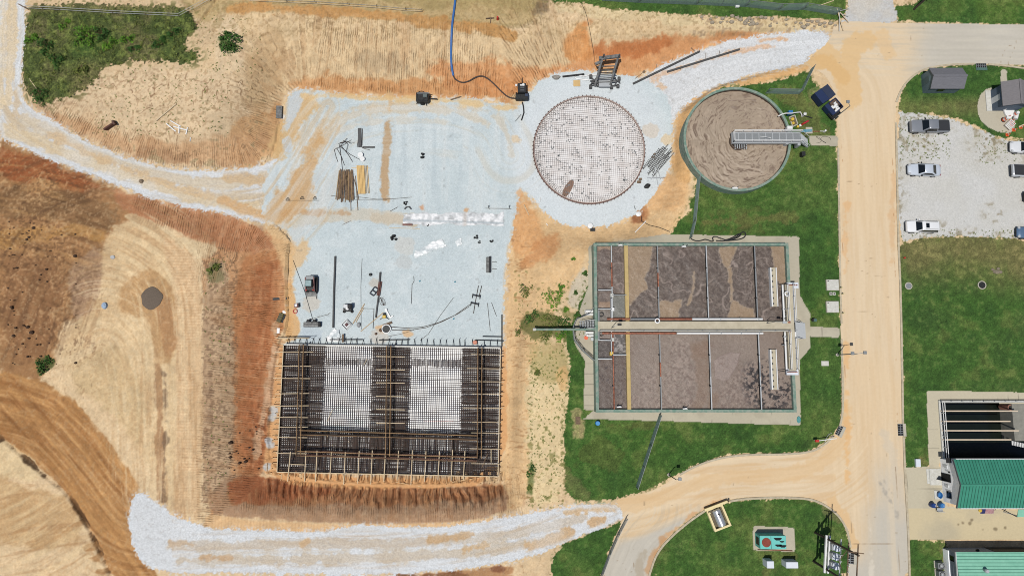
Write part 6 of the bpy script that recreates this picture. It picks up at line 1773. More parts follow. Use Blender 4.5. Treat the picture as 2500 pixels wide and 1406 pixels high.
tag(MB().box(P(2238,1145,.4).x,P(2250,1145,.4).x,P(2244,1140,.4).y,P(2244,1120,.4).y,0,.4,.06).build('utility_box',M_lid),'pale rounded utility box on the grass by the open tank apron','box')
MB_st=MB()
t=empty('entrance_step',G(2283,1160),'pale concrete landing step at the door of the white block wall','step')
a,b=P(2272,1184,.15),P(2297,1144,.15)
MB().box(a.x,b.x,a.y,b.y,-.05,.15,.02).build('landing',M_concw,t)
MB().box(a.x-.38,a.x-.004,a.y+.2,b.y,-.05,.075,.02).build('tread',M_concw,t)
# OPEN TANK WITH BEAMS
ot0,ot1=P(2293,1130,.25),P(2292,977,.25)
otx1=P(2640,1000,.25).x
opn=empty('open_tank',(ot0.x+4,(ot0.y+ot1.y)/2,0),'deep open concrete tank, dark inside, with pale beams across and a pale kerb','tank')
tx0,ty0,ty1=ot1.x,ot0.y,ot1.y
MB().box(tx0,tx0+.32,ty0,ty1-.34,-4.6,.25,.02).build('side_wall',M_concw,opn)
MB().box(tx0,otx1,ty1-.338,ty1,-4.6,.25,.02).build('side_wall',M_concw,opn)
MB().box(tx0+.32,otx1,ty0,ty0+.3,-4.6,.2).build('side_wall',M_conc,opn)
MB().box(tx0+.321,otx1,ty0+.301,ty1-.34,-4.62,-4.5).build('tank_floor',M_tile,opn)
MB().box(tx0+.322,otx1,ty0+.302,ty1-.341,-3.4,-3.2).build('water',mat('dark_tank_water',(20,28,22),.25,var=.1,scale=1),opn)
pl0,pl1=P(2478,1076,-.6),P(2640,988,-.6)
MB().box(pl0.x,pl1.x,pl0.y,ty1-.342,-3.2,-.6).build('inner_platform',mat('tank_concrete',(150,148,138),.85,scale=1.5),opn)
for k,(py,xe)in enumerate([(1003,2485),(1028,2467),(1051,2487),(1073,2469)]):
 a,b=P(2294,py,.32),P(xe,py+3.5,.32)
 MB().bar(Vector((tx0+.1,a.y,.27)),Vector((b.x,a.y,.27)),.17,.22).build('beam',mat('pale_beam',(226,206,180),.8,var=.06,scale=2)if k==0 else bpy.data.materials['pale_beam'],opn)
railing(MB(),[(tx0+.16,ty0+.6,.25),(tx0+.16,ty1-.17,.25)],1.05,.04,1.5).build('railing',M_white,opn)
railing(MB(),[(tx0+.16,ty1-.17,.25),(otx1,ty1-.17,.25)],1.05,.03,1.5).build('railing',M_galvd,opn)
for px,py in((2474,994),(2464,994)):
 q=P(px,py,-1.0)
 MB().ring(q.x,q.y,[(.42,-2.6),(.42,-.7),(.3,-.7),(.3,-2.6)],24).build('riser_pipe',mat('red_pipe',(168,116,98),.7,scale=3)if px==2474 else bpy.data.materials['red_pipe'],opn,smooth=True)
for i in range(9):
 q=P(2472+i*4,1081+i*.9,-.4)
 MB().box(q.x-.06,q.x+.06,q.y-.3,q.y+.3,-.5,-.4).build('stair_tread',M_white,opn)
 # TRANSFORMER PLATFORM
t=empty('transformer_platform',G(1995,1335),'wooden pole structure carrying a platform of white transformers beside the road','pole structure')
pa=G(1990,1299)
pb=G(1986,1369)
dirx=P(2098,1350,12.5)-pa
HP=12.2
M_pole=mat('creosote_pole',(88,74,60),.85,var=.15,scale=2,c2=(56,48,42))
for p in(pa,pb):
 MB().cyl(p.x,p.y,p.z-.2,HP,.17,.12,12).build('pole',M_pole,t)
for z,wd_,m_ in((4.0,.2,M_white),(4.0,.2,M_white)):
 pass
u=(pb-pa).normalized()
v=Vector((-u.y,u.x,0))
if v.x<0:v=-v
MB().bar(pa-u*.5+v*.22+Vector((0,0,3.9)),pb+u*.5+v*.22+Vector((0,0,3.9)),.22,.3).build('platform_beam',M_white,t)
MB().bar(pa-u*.5-v*.22+Vector((0,0,3.9)),pb+u*.5-v*.22+Vector((0,0,3.9)),.22,.3).build('platform_beam',M_white,t)
for z,l in((7.2,.8),(9.2,.8),(11.6,1.2)):
 MB().bar(pa-u*l+Vector((.18,0,z)),pb+u*l+Vector((.18,0,z)),.12,.14).build('cross_arm',M_galv if z<9 else M_woodd,t)
for p in(pa,pb):
 MB().bar(p-v*.9+Vector((0,.2,HP-.5)),p+v*.9+Vector((0,.2,HP-.5)),.1,.12).build('top_arm',M_woodd,t)
 MB().bar(p+Vector((0,0,9.3)),(pa+pb)/2+Vector((0,0,7.3)),.06).build('stay',M_woodd,t)
for z in(7.32,9.32):
 for i in range(5):
  p=pa.lerp(pb,(i+.5)/5)+Vector((.18,0,z))
  MB().cyl(p.x,p.y,p.z,p.z+.35,.07,.05).build('insulator',M_white,t)
for i in range(3):
 p=pa.lerp(pb,.2+.3*i)+v*.75
 g=empty('transformer',(p.x,p.y,3.7),['white pole transformer on the platform, furthest from the bottom edge','white pole transformer in the middle of the platform','white pole transformer on the platform nearest the bottom edge'][i],'transformer','transformers on the pole platform')
 MB().cyl(p.x,p.y,3.7,5.1,.45,n=20).cyl(p.x,p.y,5.1,5.25,.5,.3,20).build('can',M_lid,g,smooth=True)
 MB().box(p.x-.5,p.x-.2,p.y-.4,p.y+.4,3.9,4.8).build('radiator',M_galv,g)
 for s in(-.2,.2):
  MB().cyl(p.x+s,p.y+.1,5.2,5.65,.07,.05).build('bushing',M_white,g)
 MB().bar((p.x-.75,p.y,3.6),(p.x+.45,p.y,3.6),.5,.12).build('bracket',M_galvd,g)
 # GENERATOR, CABINETS, FUEL TANK
a,b=G(1844,1331),G(1905,1299)
t=empty('generator_set',((a.x+b.x)/2,(a.y+b.y)/2,0),'teal generator enclosure with a rusty round patch on its roof on a concrete pad','generator')
hgt=2.0
MB().box(a.x,b.x,a.y,b.y,0.02,hgt,.04).build('enclosure',M_teal,t)
f1=a.x+(b.x-a.x)*.42
MB().cyl((a.x+f1)/2+.1,(a.y+b.y)/2,hgt+.001,hgt+.06,.62,n=24).build('rusty_hatch',mat('rust_disc',(150,70,52),.8,var=.15,scale=3),t)
MB().box(f1-.02,f1+.02,a.y+.04,b.y-.04,hgt+.001,hgt+.03).build('roof_joint',M_trim,t)
for dx_,dy_,r in((.95,.45,.35),(1.6,-.5,.32),(1.0,-.4,.3),(1.5,.1,.2)):
 x,y=f1+dx_,(a.y+b.y)/2+dy_
 MB().loops([[(x+r*(1+.3*math.sin(3*k_))*math.cos(k_)*1.4,y+r*(1+.3*math.cos(2*k_))*math.sin(k_)*.7,z)for k_ in[i*math.pi/8 for i in range(16)]]for z in(hgt+.001,hgt+.012)]).build('soot_patch',M_tile,t)
MB().box(a.x-.05,a.x-.003,a.y+.4,b.y-.4,.5,1.6).build('louvre',M_trim,t)
MB().box(b.x+.003,b.x+.06,a.y+.5,b.y-.5,.5,1.5).build('louvre',M_trim,t)
tag(MB().tube([P(1850,1341,.12),P(1935,1344,.12)],.05).build('conduit',M_rust),'thin rusty conduit along the south edge of the generator pad','conduit')
for(x0,y0,x1,y1,lab)in[(1862,1378,1878,1361,'narrow white cabinet on the grass south of the generator'),(1908,1378,1936,1363,'wide white cabinet on the grass south-east of the generator')]:
 a,b=G(x0,y0),G(x1,y1)
 t=empty('electrical_cabinet',((a.x+b.x)/2,(a.y+b.y)/2,0),lab,'cabinet')
 MB().box(a.x,b.x,a.y,b.y,.02,1.75,.03).build('cabinet_body',M_lid,t)
 MB().box(a.x+.08,b.x-.08,a.y-.03,a.y-.003,.25,1.6).build('door',M_white,t)
 MB().box(b.x-.3,b.x-.2,a.y-.07,a.y-.031,.8,1.0).build('handle',M_trim,t)
tc=[P(1727,1245,.7),P(1762,1232,.7),P(1783,1281,.7),P(1747,1295,.7)]
cen=sum(tc,Vector())/4
t=empty('fuel_bund',(cen.x,cen.y,0),'cream-walled bund tray on the grass round the silver fuel tank','bund')
M_cream=mat('cream_paint',(244,226,172),.7,var=.06,scale=3)
for i in range(4):
 p,q=tc[i],tc[(i+1)%4]
 d_=(q-p).normalized()*.14
 a_,b_=(p+d_,q-d_)if i%2 else(p-d_,q+d_)
 MB().bar(Vector((a_.x,a_.y,.35)),Vector((b_.x,b_.y,.35)),.28,.75).build('bund_wall',M_cream,t)
MB().prism([(p.x,p.y)for p in tc],.02,.1).build('bund_floor',mat('bund_floor',(124,112,92),.9,var=.15,scale=3),t)
axd=((tc[2]+tc[3])/2-(tc[0]+tc[1])/2).normalized()
axd.z=0
p0,p1=cen-axd*1.15,cen+axd*1.0
t=empty('fuel_tank',(cen.x,cen.y,.3),'silver horizontal fuel tank lying inside the cream bund','fuel tank')
MB().tube([Vector((p0.x,p0.y,.95))-axd*.12,Vector((p0.x,p0.y,.95)),Vector((p1.x,p1.y,.95)),Vector((p1.x,p1.y,.95))+axd*.12],[.45,.6,.6,.45],24).build('shell',mat('silver_shell',(214,216,220),.3,.6,var=.04,scale=2),t,smooth=True)
MB().cyl(p0.x+axd.x*.5,p0.y+axd.y*.5,1.5,1.75,.12).cyl(p0.x+axd.x*.9,p0.y+axd.y*.9,1.5,1.65,.08).build('filler_cap',M_trim,t)
for f_ in(.25,.8):
 p=p0.lerp(p1,f_)
 MB().bar(Vector((p.x,p.y,.25))-Vector((-axd.y,axd.x,0))*.5,Vector((p.x,p.y,.25))+Vector((-axd.y,axd.x,0))*.5,.15,.3).build('saddle',M_galvd,t)
a,b=G(1717,1242),G(1772,1221)
t=empty('cream_barrier',(a+b)/2,'cream plank barrier on short posts between the fuel tank and the road','barrier')
MB().bar(a+Vector((0,0,.7)),b+Vector((0,0,.7)),.3,.3).build('plank',M_cream,t)
for f_ in(.05,.95):
 p=a.lerp(b,f_)
 MB().cyl(p.x,p.y,p.z-.05,p.z+.56,.09).build('post',M_cream,t)
for px,py,lab in[(1775,1222,'dark fuel pump post with a pale lamp at the end of the cream barrier'),(1727,1248,'cream bollard at the western corner of the bund')]:
 q=G(px,py)
 t=empty('bollard',q,lab,'post')
 MB().cyl(q.x,q.y,q.z,q.z+1.15,.12).build('post',M_trim if 'dark' in lab else M_cream,t)
 MB().cyl(q.x,q.y,q.z+1.15,q.z+1.25,.16,.1).build('cap',M_cream,t)
for(x0,y0,x1,y1,lab)in[(2019,709,2048,682,'square pale chamber lid by the road, the stained one to the north'),(2019,763,2048,735,'square pale chamber lid by the road, the clean one to the south')]:
 a,b=P(x0,y0,.35),P(x1,y1,.35)
 t=empty('chamber',((a.x+b.x)/2,(a.y+b.y)/2,0),lab,'chamber','pale chambers by the road')
 MB().box(a.x,b.x,a.y,b.y,-.1,.32,.02).build('wall',M_conc,t)
 MB().box(a.x+.06,b.x-.06,a.y+.06,b.y-.06,.321,.37,.015).build('lid',M_concw,t)
 MB().box(a.x+.15,a.x+.35,b.y-.3,b.y-.2,.372,.42).build('handle',M_dark,t)
for px,py,lab in[(2028,717,'tiny square meter box between the two chamber lids, the western one'),(2036,717,'tiny square meter box between the two chamber lids, the one nearer the road')]:
 q=G(px,py)
 t=empty('meter_box',q,lab,'meter box','meter boxes between the chambers')
 MB().box(q.x-.2,q.x+.2,q.y-.22,q.y+.22,-.05,.12,.01).build('frame',M_concw,t)
 MB().box(q.x-.1,q.x+.1,q.y-.1,q.y+.1,.122,.14).build('lid',M_dark,t)
tag(MB().box(P(1957,0,.1).x,P(1974,0,.1).x,P(1960,893,.1).y,P(1960,881,.1).y,-.05,.09,.02).build('stepping_slab',M_concw),'small pale slab in the grass beside the basin cross-walk','slab')
for px,py,lab in[(2050,703,'cream marker post at the kerb east of the north chamber'),(2054,718,'cream marker post at the kerb between the chambers'),(2055,765,'cream marker post at the kerb by the south chamber')]:
 q=G(px,py)
 t=empty('marker_post',q,lab,'post','cream marker posts at the kerb')
 MB().cyl(q.x,q.y,q.z-.05,q.z+.8,.09).build('post',M_cream,t)
 MB().cyl(q.x,q.y,q.z+.8,q.z+.9,.1,.05).build('cap',M_cream,t)
for px,py,rz,wx_,wy_,lab in[(2048,1050,R(62),1.4,.6,'black kerb drain grate at the junction corner west of the road'),(2198,1049,R(90),1.6,.7,'black kerb drain grate on the east side of the road'),(2395,161,0,1.5,.7,'green-topped kerb drain at the edge of the corner lawn'),(2076,1361,R(85),1.5,.9,'kerb drain grate at the foot of the transformer platform')]:
 q=G(px,py)
 t=empty('drain_inlet',q,lab,'drain',None,rz)
 MB().box(-wx_/2,wx_/2,-wy_/2,wy_/2,-.1,.05).build('pit',M_tile,t,local=True)
 g_=MB()
 for i in range(6):
  x=-wx_/2+wx_*i/5
  g_.box(x-.035,x+.035,-wy_/2,wy_/2,.052,.09)
 g_.box(-wx_/2,wx_/2,-.03,.03,.091,.11)
 g_.build('grate',M_galvd,t,local=True)
 MB().box(-wx_/2-.1,wx_/2+.1,-wy_/2-.42,-wy_/2-.003,-.1,.16,.02).build('hood',M_conc if px!=2395 else M_greend,t,local=True)
 # LAMP POLES, SIGNS, BARRIERS
def lamp_pole(px,py,h,heads,lab,m=M_galvd,arm=.9):
 q=G(px,py)
 t=empty('lamp_pole',q,lab,'lamp pole')
 MB().cyl(q.x,q.y,q.z-.1,q.z+h,.085,.055).build('pole',m,t)
 MB().cyl(q.x,q.y,q.z-.05,q.z+.25,.22).build('footing',M_conc,t)
 for dx,dy in heads:
  e=q+Vector((dx,dy,h+.05))
  MB().bar(q+Vector((0,0,h-.05)),e,.06).build('arm',m,t)
  MB().box(e.x-.22,e.x+.22,e.y-.22,e.y+.22,e.z-.06,e.z+.1,.03).build('lamp_head',M_galvd,t)
 return t
lamp_pole(2043,866,6.0,[(1.0,.15),(-.7,.05)],'tall lamp pole with two heads at the west kerb of the road')
lamp_pole(1632,1158,4.6,[(.5,.1)],'short dark lamp pole at the kerb of the curved road',M_trim)
lamp_pole(2036,290,5.0,[(-.3,.6)],'grey lamp pole leaning shadow across the road beside the dark skips')
q=G(2231,24)
t=empty('utility_pole',q,'dark utility pole on the grass at the top of the photo','pole')
MB().cyl(q.x,q.y,q.z-.2,q.z+8.5,.16,.11).build('pole',M_pole,t)
MB().bar(q+Vector((-.6,.5,8.0)),q+Vector((.6,-.5,8.0)),.1).build('cross_arm',M_pole,t)
a,b=G(1989,1074),G(2034,1068)
t=empty('barrier_arm',a,'white barrier arm with red counterweight at the road junction','barrier')
MB().bar(a+Vector((0,0,1.0)),b+Vector((0,0,1.05)),.1).build('arm',M_white,t)
MB().cyl(a.x,a.y,a.z,a.z+1.05,.1).build('post',M_white,t)
MB().box(a.x-.4,a.x+.12,a.y-.16,a.y+.16,.95,1.25,.03).build('counterweight',M_red,t)
tag(MB().tube([G(2013,1080,.1),G(2016,1068,.2),G(2022,1060,.15),G(2030,1056,.1)],.035).build('wire',M_wire),'loose pale wire beside the white barrier arm','wire')
q=G(1983,781)
t=empty('pump_pedestal',q,'small dark pump pedestal on the grass near the path to the basin','pedestal')
MB().cyl(q.x,q.y,q.z,q.z+.8,.22).build('body',M_dark,t)
MB().box(q.x-.12,q.x+.3,q.y-.3,q.y+.1,q.z+.3,q.z+.9,.03).build('panel',M_greend,t)
# FENCES
def fence(pts,h,lab,mesh_m,step=3.0,dens=.16,base=0.0,group=None):
 pw=[G(x,y)for x,y in pts]
 t=empty('chain_link_fence',pw[0],lab,'fence',group)
 for i in range(len(pw)-1):
  a,b=pw[i],pw[i+1]
  n=max(1,int((b-a).length/step))
  for k in range(n+(i==len(pw)-2)):
   p=a.lerp(b,k/n)
   MB().cyl(p.x,p.y,p.z-.2,p.z+h+.08,.04).build('post',M_galvd,t)
  MB().bar(a+Vector((0,0,h)),b+Vector((0,0,h)),.05).build('top_rail',M_galvd,t)
  m=MB()
  L_=(b-a).length
  kk=int(L_/dens)
  dz=b.z-a.z
  for j in range(kk+1):
   p=a.lerp(b,j/kk)
   for s in(-1,1):
    q=a.lerp(b,min(1,max(0,j/kk+s*h*.5/L_)))
    m.bar(p+Vector((0,0,.05)),q+Vector((0,0,h-.03)),.022)
  m.build('mesh_panel',mesh_m,t)
 return t
fence([(1702,432),(1691,545),(1682,584)],2.0,'green mesh fence from the round tank down to the basin',M_mesh,dens=.09)
fence([(1609,1012),(1585,1085),(1552,1188)],2.0,'green mesh fence running south-west from the basin over the lawn',M_mesh,dens=.09)
fence([(1454,742),(1436,768),(1404,782),(1397,800),(1400,830),(1420,856),(1450,882)],1.9,'grey fence curving round the west stair of the basin',M_meshg,dens=.12)
fence([(1470,3),(1560,8),(1700,13),(1820,18),(1900,27),(1960,25),(2040,38)],2.0,'long green mesh fence along the top of the photo',M_mesh,dens=.10)
fence([(1978,172),(1962,205),(1950,231),(1868,229)],1.9,'green mesh fence on the lawn north-east of the round tank',M_mesh,dens=.10)
fence([(1528,1262),(1508,1300),(1488,1345),(1466,1404)],1.6,'low dark mesh fence along the west kerb of the branch road',M_meshg,dens=.12)
t=empty('wire_fence',G(70,24),'thin pale wire fence line sagging across the top of the weed field','fence')
pts=[G(x,y,.5)for x,y in[(70,24),(150,28),(280,36),(440,43),(515,3)]]
for o_ in(0,.22):
 MB().tube([p+Vector((0,o_,o_))for p in pts],.035,5).build('strand',M_wire,t)
for p in pts+[pts[0].lerp(pts[1],.5),pts[2].lerp(pts[3],.5)]:
 MB().bar(p+Vector((0,0,-.7)),p+Vector((0,0,.4)),.07).build('post',M_woodd,t)
MB().bar(G(45,11,.1),G(72,26,.1),.12).build('fallen_post',M_woodd,t)
t=empty('silt_fence',G(620,6),'pale fallen strand fence along the straw soil above the north bank','fence')
pts=[G(x,y,.25)for x,y in[(610,4),(700,8),(770,11),(850,16),(920,21),(990,28),(1030,30)]]
MB().tube(pts,.04,5).build('strand',M_woodp,t)
MB().tube([p+Vector((0,.35,-.1))for p in pts],.025,5).build('strand',M_wire,t)
for p in pts:
 MB().bar(p+Vector((0,0,-.4)),p+Vector((.1,.2,.5)),.06).build('stake',M_woodd,t)
for a,b,lab in[((1990,1),(2040,-18+18),'thin pale pole lying on the grass at the top near the gate'),]:
 tag(MB().bar(G(1998,16,.1),G(2035,3,.1),.09).build('loose_pole',M_woodp),lab,'pole')
for k,(a,b,lab)in enumerate([((2040,26),(2058,77),'longest pale pole of the splayed bundle at the gravel gate'),((2047,34),(2071,57),'pale pole of the splayed bundle pointing at the road'),((2036,34),(2072,23),'pale pole of the splayed bundle lying towards the gravel entrance'),((2046,36),(2048,78),'grey thin pole of the splayed bundle pointing south'),((2022,28),(2070,42),'slim white pole across the splayed bundle at the gate')]):
 tag(MB().tube([G(*a,.5),G(*b,.15)],.06 if k else .08,8).build('gate_pole',M_woodp if k in(0,1)else M_wire),lab,'pole','splayed poles at the gate')
 # SKIPS BY THE ROAD
def skip(c,L_,W_,H_,rz,lab,m,open_=True):
 q=G(*c)
 t=empty('skip',q,lab,'skip',None,rz)
 h=(L_/2,W_/2)
 MB().box(-h[0],h[0],-h[1],h[1],.15,.25).build('floor_plate',m,t,local=True)
 for s in(-1,1):
  MB().box(s*h[0]-.05,s*h[0]+.05,-h[1],h[1],.252,H_).build('end_panel',m,t,local=True)
  MB().box(-h[0]+.052,h[0]-.052,s*h[1]-.05,s*h[1]+.05,.252,H_-.02).build('side_panel',m,t,local=True)
  MB().box(-h[0],h[0],s*h[1]*.6-.08,s*h[1]*.6+.08,0,.148).build('skid',M_dark,t,local=True)
 return t,q
M_navy=mat('navy_steel',(34,52,92),.5,.1,var=.08,scale=2)
M_navyd=mat('navy_lid',(50,60,84),.5,.1,var=.08,scale=2)
t,q=skip((2003,240),2.4,1.9,1.55,R(35),'navy closed container skip on the verge, the one further from the lamp pole',M_navy)
MB().box(-1.25,0.0,-1.0,1.0,1.56,1.63).build('lid',M_navy,t,local=True)
MB().box(0.02,1.25,-1.0,1.0,1.56,1.63).build('lid',M_navyd,t,local=True)
t,q=skip((2027,268),2.1,1.8,1.3,R(38),'navy open skip full of white rubbish beside the lamp pole',M_navy)
MB().box(-.1,1.0,-.8,.8,.5,1.12).build('rubbish',mat('brown_rubbish',(112,92,80),.9,var=.2,scale=4),t,local=True)
mm=MB()
for i in range(14):
 x,y,r=random.uniform(-.5,.5),random.uniform(-.7,.7),random.uniform(.12,.3)
 mm.box(x-r,x+r,y-r*.5,y+r*.5,1.0+random.random()*.1,1.25+random.random()*.15,.05)
mm.build('white_sacks',M_pvc,t,local=True)
MB().box(-1.08,-.45,-.92,.92,1.31,1.38).build('lid',M_navy,t,local=True)
q=G(2033,281)
t=empty('tarped_trailer',q,'small black tarped trailer beside the open navy skip','trailer',None,R(38))
MB().box(-.9,.7,-.6,.6,.45,.9,.05).build('tray',M_black,t,local=True)
MB().loops([[(x,-.6,.9),(x,0,1.15),(x,.6,.9)]for x in(-.85,.2)]).build('tarp',M_dark,t,local=True)
for s in(-.7,.7):
 MB().loops([[(.0+.3*math.cos(a_),s+dy_,.3+.3*math.sin(a_))for a_ in[i*math.pi/7 for i in range(14)]]for dy_ in(-.1,.1)]).build('wheel',M_tyre,t,local=True)
 # ORANGE TRAFFIC GEAR
def drum(px,py,lab,tip=None):
 q=G(px,py)
 t=empty('traffic_drum',q,lab,'traffic drum','orange traffic gear by the small building')
 for k in range(4):
  z0,r0=.25*k,.30-.02*k
  MB().cyl(q.x,q.y,q.z+z0+.06,q.z+z0+.306,r0,r0-.015,18).build('band',M_orange if k%2==0 else M_white,t,smooth=True)
 MB().cyl(q.x,q.y,q.z,q.z+.058,.4,.38,14).build('base',M_black,t)
 return t
drum(2450,293,'orange and white drum standing on the round concrete apron')
drum(2474,281,'orange and white drum north-most in the heap of traffic gear')
q=G(2478,288)
tag(MB().tube([G(2475,293,.35),G(2479,276,.35)],.32,16).build('fallen_drum',M_white,smooth=True),'white-banded drum lying on its side behind the heap of traffic gear','traffic drum','orange traffic gear by the small building')
bb=MB()
t=empty('striped_barricade',G(2457,303),'white barricade panel with dark slats lying by the traffic drums','barricade')
a,b=G(2450,309,.5),G(2463,296,.5)
dv=(b-a)
sv=Vector((dv.y,-dv.x,0)).normalized()
for k in range(6):
 o_=dv*(k/5.0)
 MB().bar(a+o_-sv*.1,a+o_+sv*.95,.11,.04).build('slat',M_white,t)
MB().bar(a-dv*.05+Vector((0,0,-.06)),b+dv*.05+Vector((0,0,-.06)),.06).build('rail',M_white,t)
for k,(px,py,lab)in enumerate([(2459,330,'orange cone set apart on the gravel edge'),(2470,305,'orange cone in the middle of the heap of traffic gear'),(2475,318,'orange cone at the south end of the heap of traffic gear'),(2492,311,'orange cone at the frame edge on the grass'),(2460,286,'orange cone at the north-west of the heap of traffic gear'),(2468,296,'orange cone leaning on the barricade')]):
 q=G(px,py)
 t=empty('traffic_cone',q,lab,'traffic cone','orange traffic gear by the small building')
 MB().box(q.x-.24,q.x+.24,q.y-.24,q.y+.24,q.z,q.z+.05).build('base',M_orange,t)
 MB().cyl(q.x,q.y,q.z+.051,q.z+.4,.17,.11,14).cyl(q.x,q.y,q.z+.52,q.z+.75,.085,.03,14).build('cone',M_orange,t,smooth=True)
 MB().cyl(q.x,q.y,q.z+.401,q.z+.519,.11,.086,14).build('stripe',M_white,t,smooth=True)
tag(MB().loops([[tuple(G(x,y,z))for x,y in[(2446,266),(2462,262),(2474,268),(2472,284),(2462,292),(2452,282)]]for z in(.05,.3)]).build('white_tarp',M_pvc),'crumpled white tarp heaped beside the small building','tarp')
q=G(2448,268)
tag(MB().cyl(q.x,q.y,q.z+.3,q.z+.75,.3,.24,18).build('round_tub',M_pvc,smooth=True),'round white tub on the tarp at the corner of the small building','tub')
tag(MB().bar(G(2484,312,.3),G(2500,305,.3),.2,.06).build('barricade_leg',M_woodp),'pale plank among the traffic gear at the frame edge','plank')
# MACHINES ON THE PAD
q=G(762,696)
t=empty('compact_loader',q,'grey compact track loader with red details parked on the gravel pad','loader')
MB().box(q.x-.55,q.x+.55,q.y-1.0,q.y+.9,q.z+.35,q.z+1.1,.08).build('chassis',M_dark,t)
for s in(-.72,.72):
 MB().loops([[(q.x+s+dx,q.y+yy,q.z+zz)for yy,zz in((-1.0,.05),(.95,.05),(1.2,.35),(.9,.68),(-.9,.68),(-1.2,.35))]for dx in(-.19,.19)]).build('track',M_black,t)
MB().box(q.x-.5,q.x+.5,q.y-.45,q.y+.55,q.z+1.1,q.z+1.95,.06).build('cab',M_trim,t)
MB().box(q.x-.44,q.x+.44,q.y-.4,q.y+.5,q.z+1.951,q.z+2.05,.04).build('cab_roof',mat('pale_teal_roof',(150,178,180),.5,scale=3),t)
MB().box(q.x-.6,q.x+.6,q.y+.62,q.y+1.25,q.z+.8,q.z+1.45,.08).build('engine_cover',M_galvd,t)
for s in(-.62,.62):
 MB().bar((q.x+s,q.y+1.0,q.z+1.5),(q.x+s,q.y-1.1,q.z+.9),.14,.2).build('lift_arm',mat('dark_red_arm',(120,50,46),.5,scale=3)if s<0 else bpy.data.materials['dark_red_arm'],t)
MB().loops([[(q.x+s,q.y+yy,q.z+zz)for yy,zz in((-1.15,.15),(-1.15,.7),(-1.3,.7),(-1.35,.2),(-1.75,.08),(-1.75,.04))]for s in(-.8,.8)]).build('bucket',M_steel,t)
for s in(-.5,.5):
 MB().box(q.x+s-.1,q.x+s+.1,q.y-.95,q.y-.8,q.z+1.1,q.z+1.25,.03).build('work_light',M_red,t)
for s in(-.75,.75):
 MB().bar((q.x+s,q.y-1.1,q.z+.12),(q.x+s,q.y-2.1,q.z+.05),.12,.06).build('fork',M_dark,t)
q=G(851,752)
t=empty('power_screed',q,'small black and silver engine plant on the open gravel pad','machine')
MB().box(q.x-.7,q.x+.6,q.y-.55,q.y+.55,q.z+.15,q.z+.6,.06).build('base',M_dark,t)
MB().box(q.x-.6,q.x+.1,q.y-.1,q.y+.5,q.z+.6,q.z+1.0,.06).build('engine',M_galv,t)
MB().cyl(q.x+.05,q.y-.15,q.z+.6,q.z+1.1,.24).build('air_filter',M_white,t)
MB().box(q.x+.15,q.x+.65,q.y-.2,q.y+.5,q.z+.6,q.z+1.35,.05).build('hood',M_black,t)
MB().tube([q+Vector((-.5,-.3,.8)),q+Vector((-1.0,-.2,.9))],.05).build('handle',M_white,t)
for s in(-.6,.55):
 MB().cyl(q.x+s,q.y-.55,q.z,q.z+.3,.2).build('wheel',M_tyre,t)
q=G(763,792)
t=empty('storage_trough',q,'long grey steel trough cart near the north-west corner of the form','trough')
MB().box(q.x-1.15,q.x+1.05,q.y-.42,q.y+.32,q.z+.25,q.z+.75,.04).build('trough',M_steel,t)
MB().box(q.x-1.1,q.x+1.0,q.y-.1,q.y+.0,q.z+.752,q.z+.85).build('spine',M_steeld,t)
for s in(-.5,.4):
 MB().cyl(q.x+s,q.y+.5,q.z,q.z+.75,.22).build('roller',M_black,t)
MB().box(q.x+1.06,q.x+1.3,q.y-.4,q.y+.3,q.z+.1,q.z+.8,.03).build('end_box',M_black,t)
q=G(1274,231)
t=empty('trailer_pump',q,'black diesel pump trailer with hoses at the foot of the north bank','pump')
MB().box(q.x-.65,q.x+.65,q.y-.3,q.y+1.2,q.z+.4,q.z+1.5,.06).build('engine_housing',M_black,t)
MB().box(q.x-1.0,q.x+1.0,q.y-1.2,q.y-.3,q.z+.4,q.z+1.0,.08).build('pump_body',M_dark,t)
MB().cyl(q.x+.2,q.y+.9,q.z+1.5,q.z+1.62,.2).box(q.x-.3,q.x+.4,q.y+.75,q.y+.95,q.z+1.502,q.z+1.56).build('exhaust_plate',M_white,t)
MB().bar(q+Vector((0,1.2,.5)),q+Vector((.05,2.5,.45)),.14).build('tow_bar',M_black,t)
for s in(-.85,.85):
 MB().loops([[(q.x+s+dx,q.y-.2+.36*math.cos(a_),q.z+.36+.36*math.sin(a_))for a_ in[i*math.pi/8 for i in range(16)]]for dx in(-.13,.13)]).build('wheel',M_tyre,t)
MB().box(q.x+.45,q.x+.95,q.y-.75,q.y-.35,q.z+1.02,q.z+1.2,.03).build('control_panel',mat('panel_blue',(60,72,96),.5,scale=4),t)
for k in range(2):
 MB().box(q.x-.25+.0,q.x+.35,q.y+.45-.45*k,q.y+.53-.45*k,q.z+1.502,q.z+1.54).build('vent_slot',M_galvd,t)
q=G(1037,244)
t=empty('light_tower',q,'dark towable light tower plant at the north edge of the gravel pad','light tower')
MB().box(q.x-1.2,q.x+.7,q.y-.75,q.y+.7,q.z+.35,q.z+1.3,.1).build('housing',M_dark,t)
MB().box(q.x-.1,q.x+.55,q.y-.2,q.y+.35,q.z+1.302,q.z+1.55,.05).build('hatch',mat('grey_green_hatch',(104,116,114),.5,scale=4),t)
MB().ring(q.x-.35,q.y+.1,[(.75,q.z+1.3),(.75,q.z+1.42),(.66,q.z+1.42),(.66,q.z+1.3)],24).build('hose_ring',M_black,t)
MB().bar(q+Vector((.7,0,.5)),q+Vector((2.0,-.05,.4)),.14).build('tow_bar',M_black,t)
for dx,dy in((-1.1,.55),(-1.1,-.6),(.3,-.9),(.9,.4)):
 MB().bar(q+Vector((dx*.6,dy*.6,.5)),q+Vector((dx*1.15,dy*1.15,.05)),.1).build('outrigger',M_black,t)
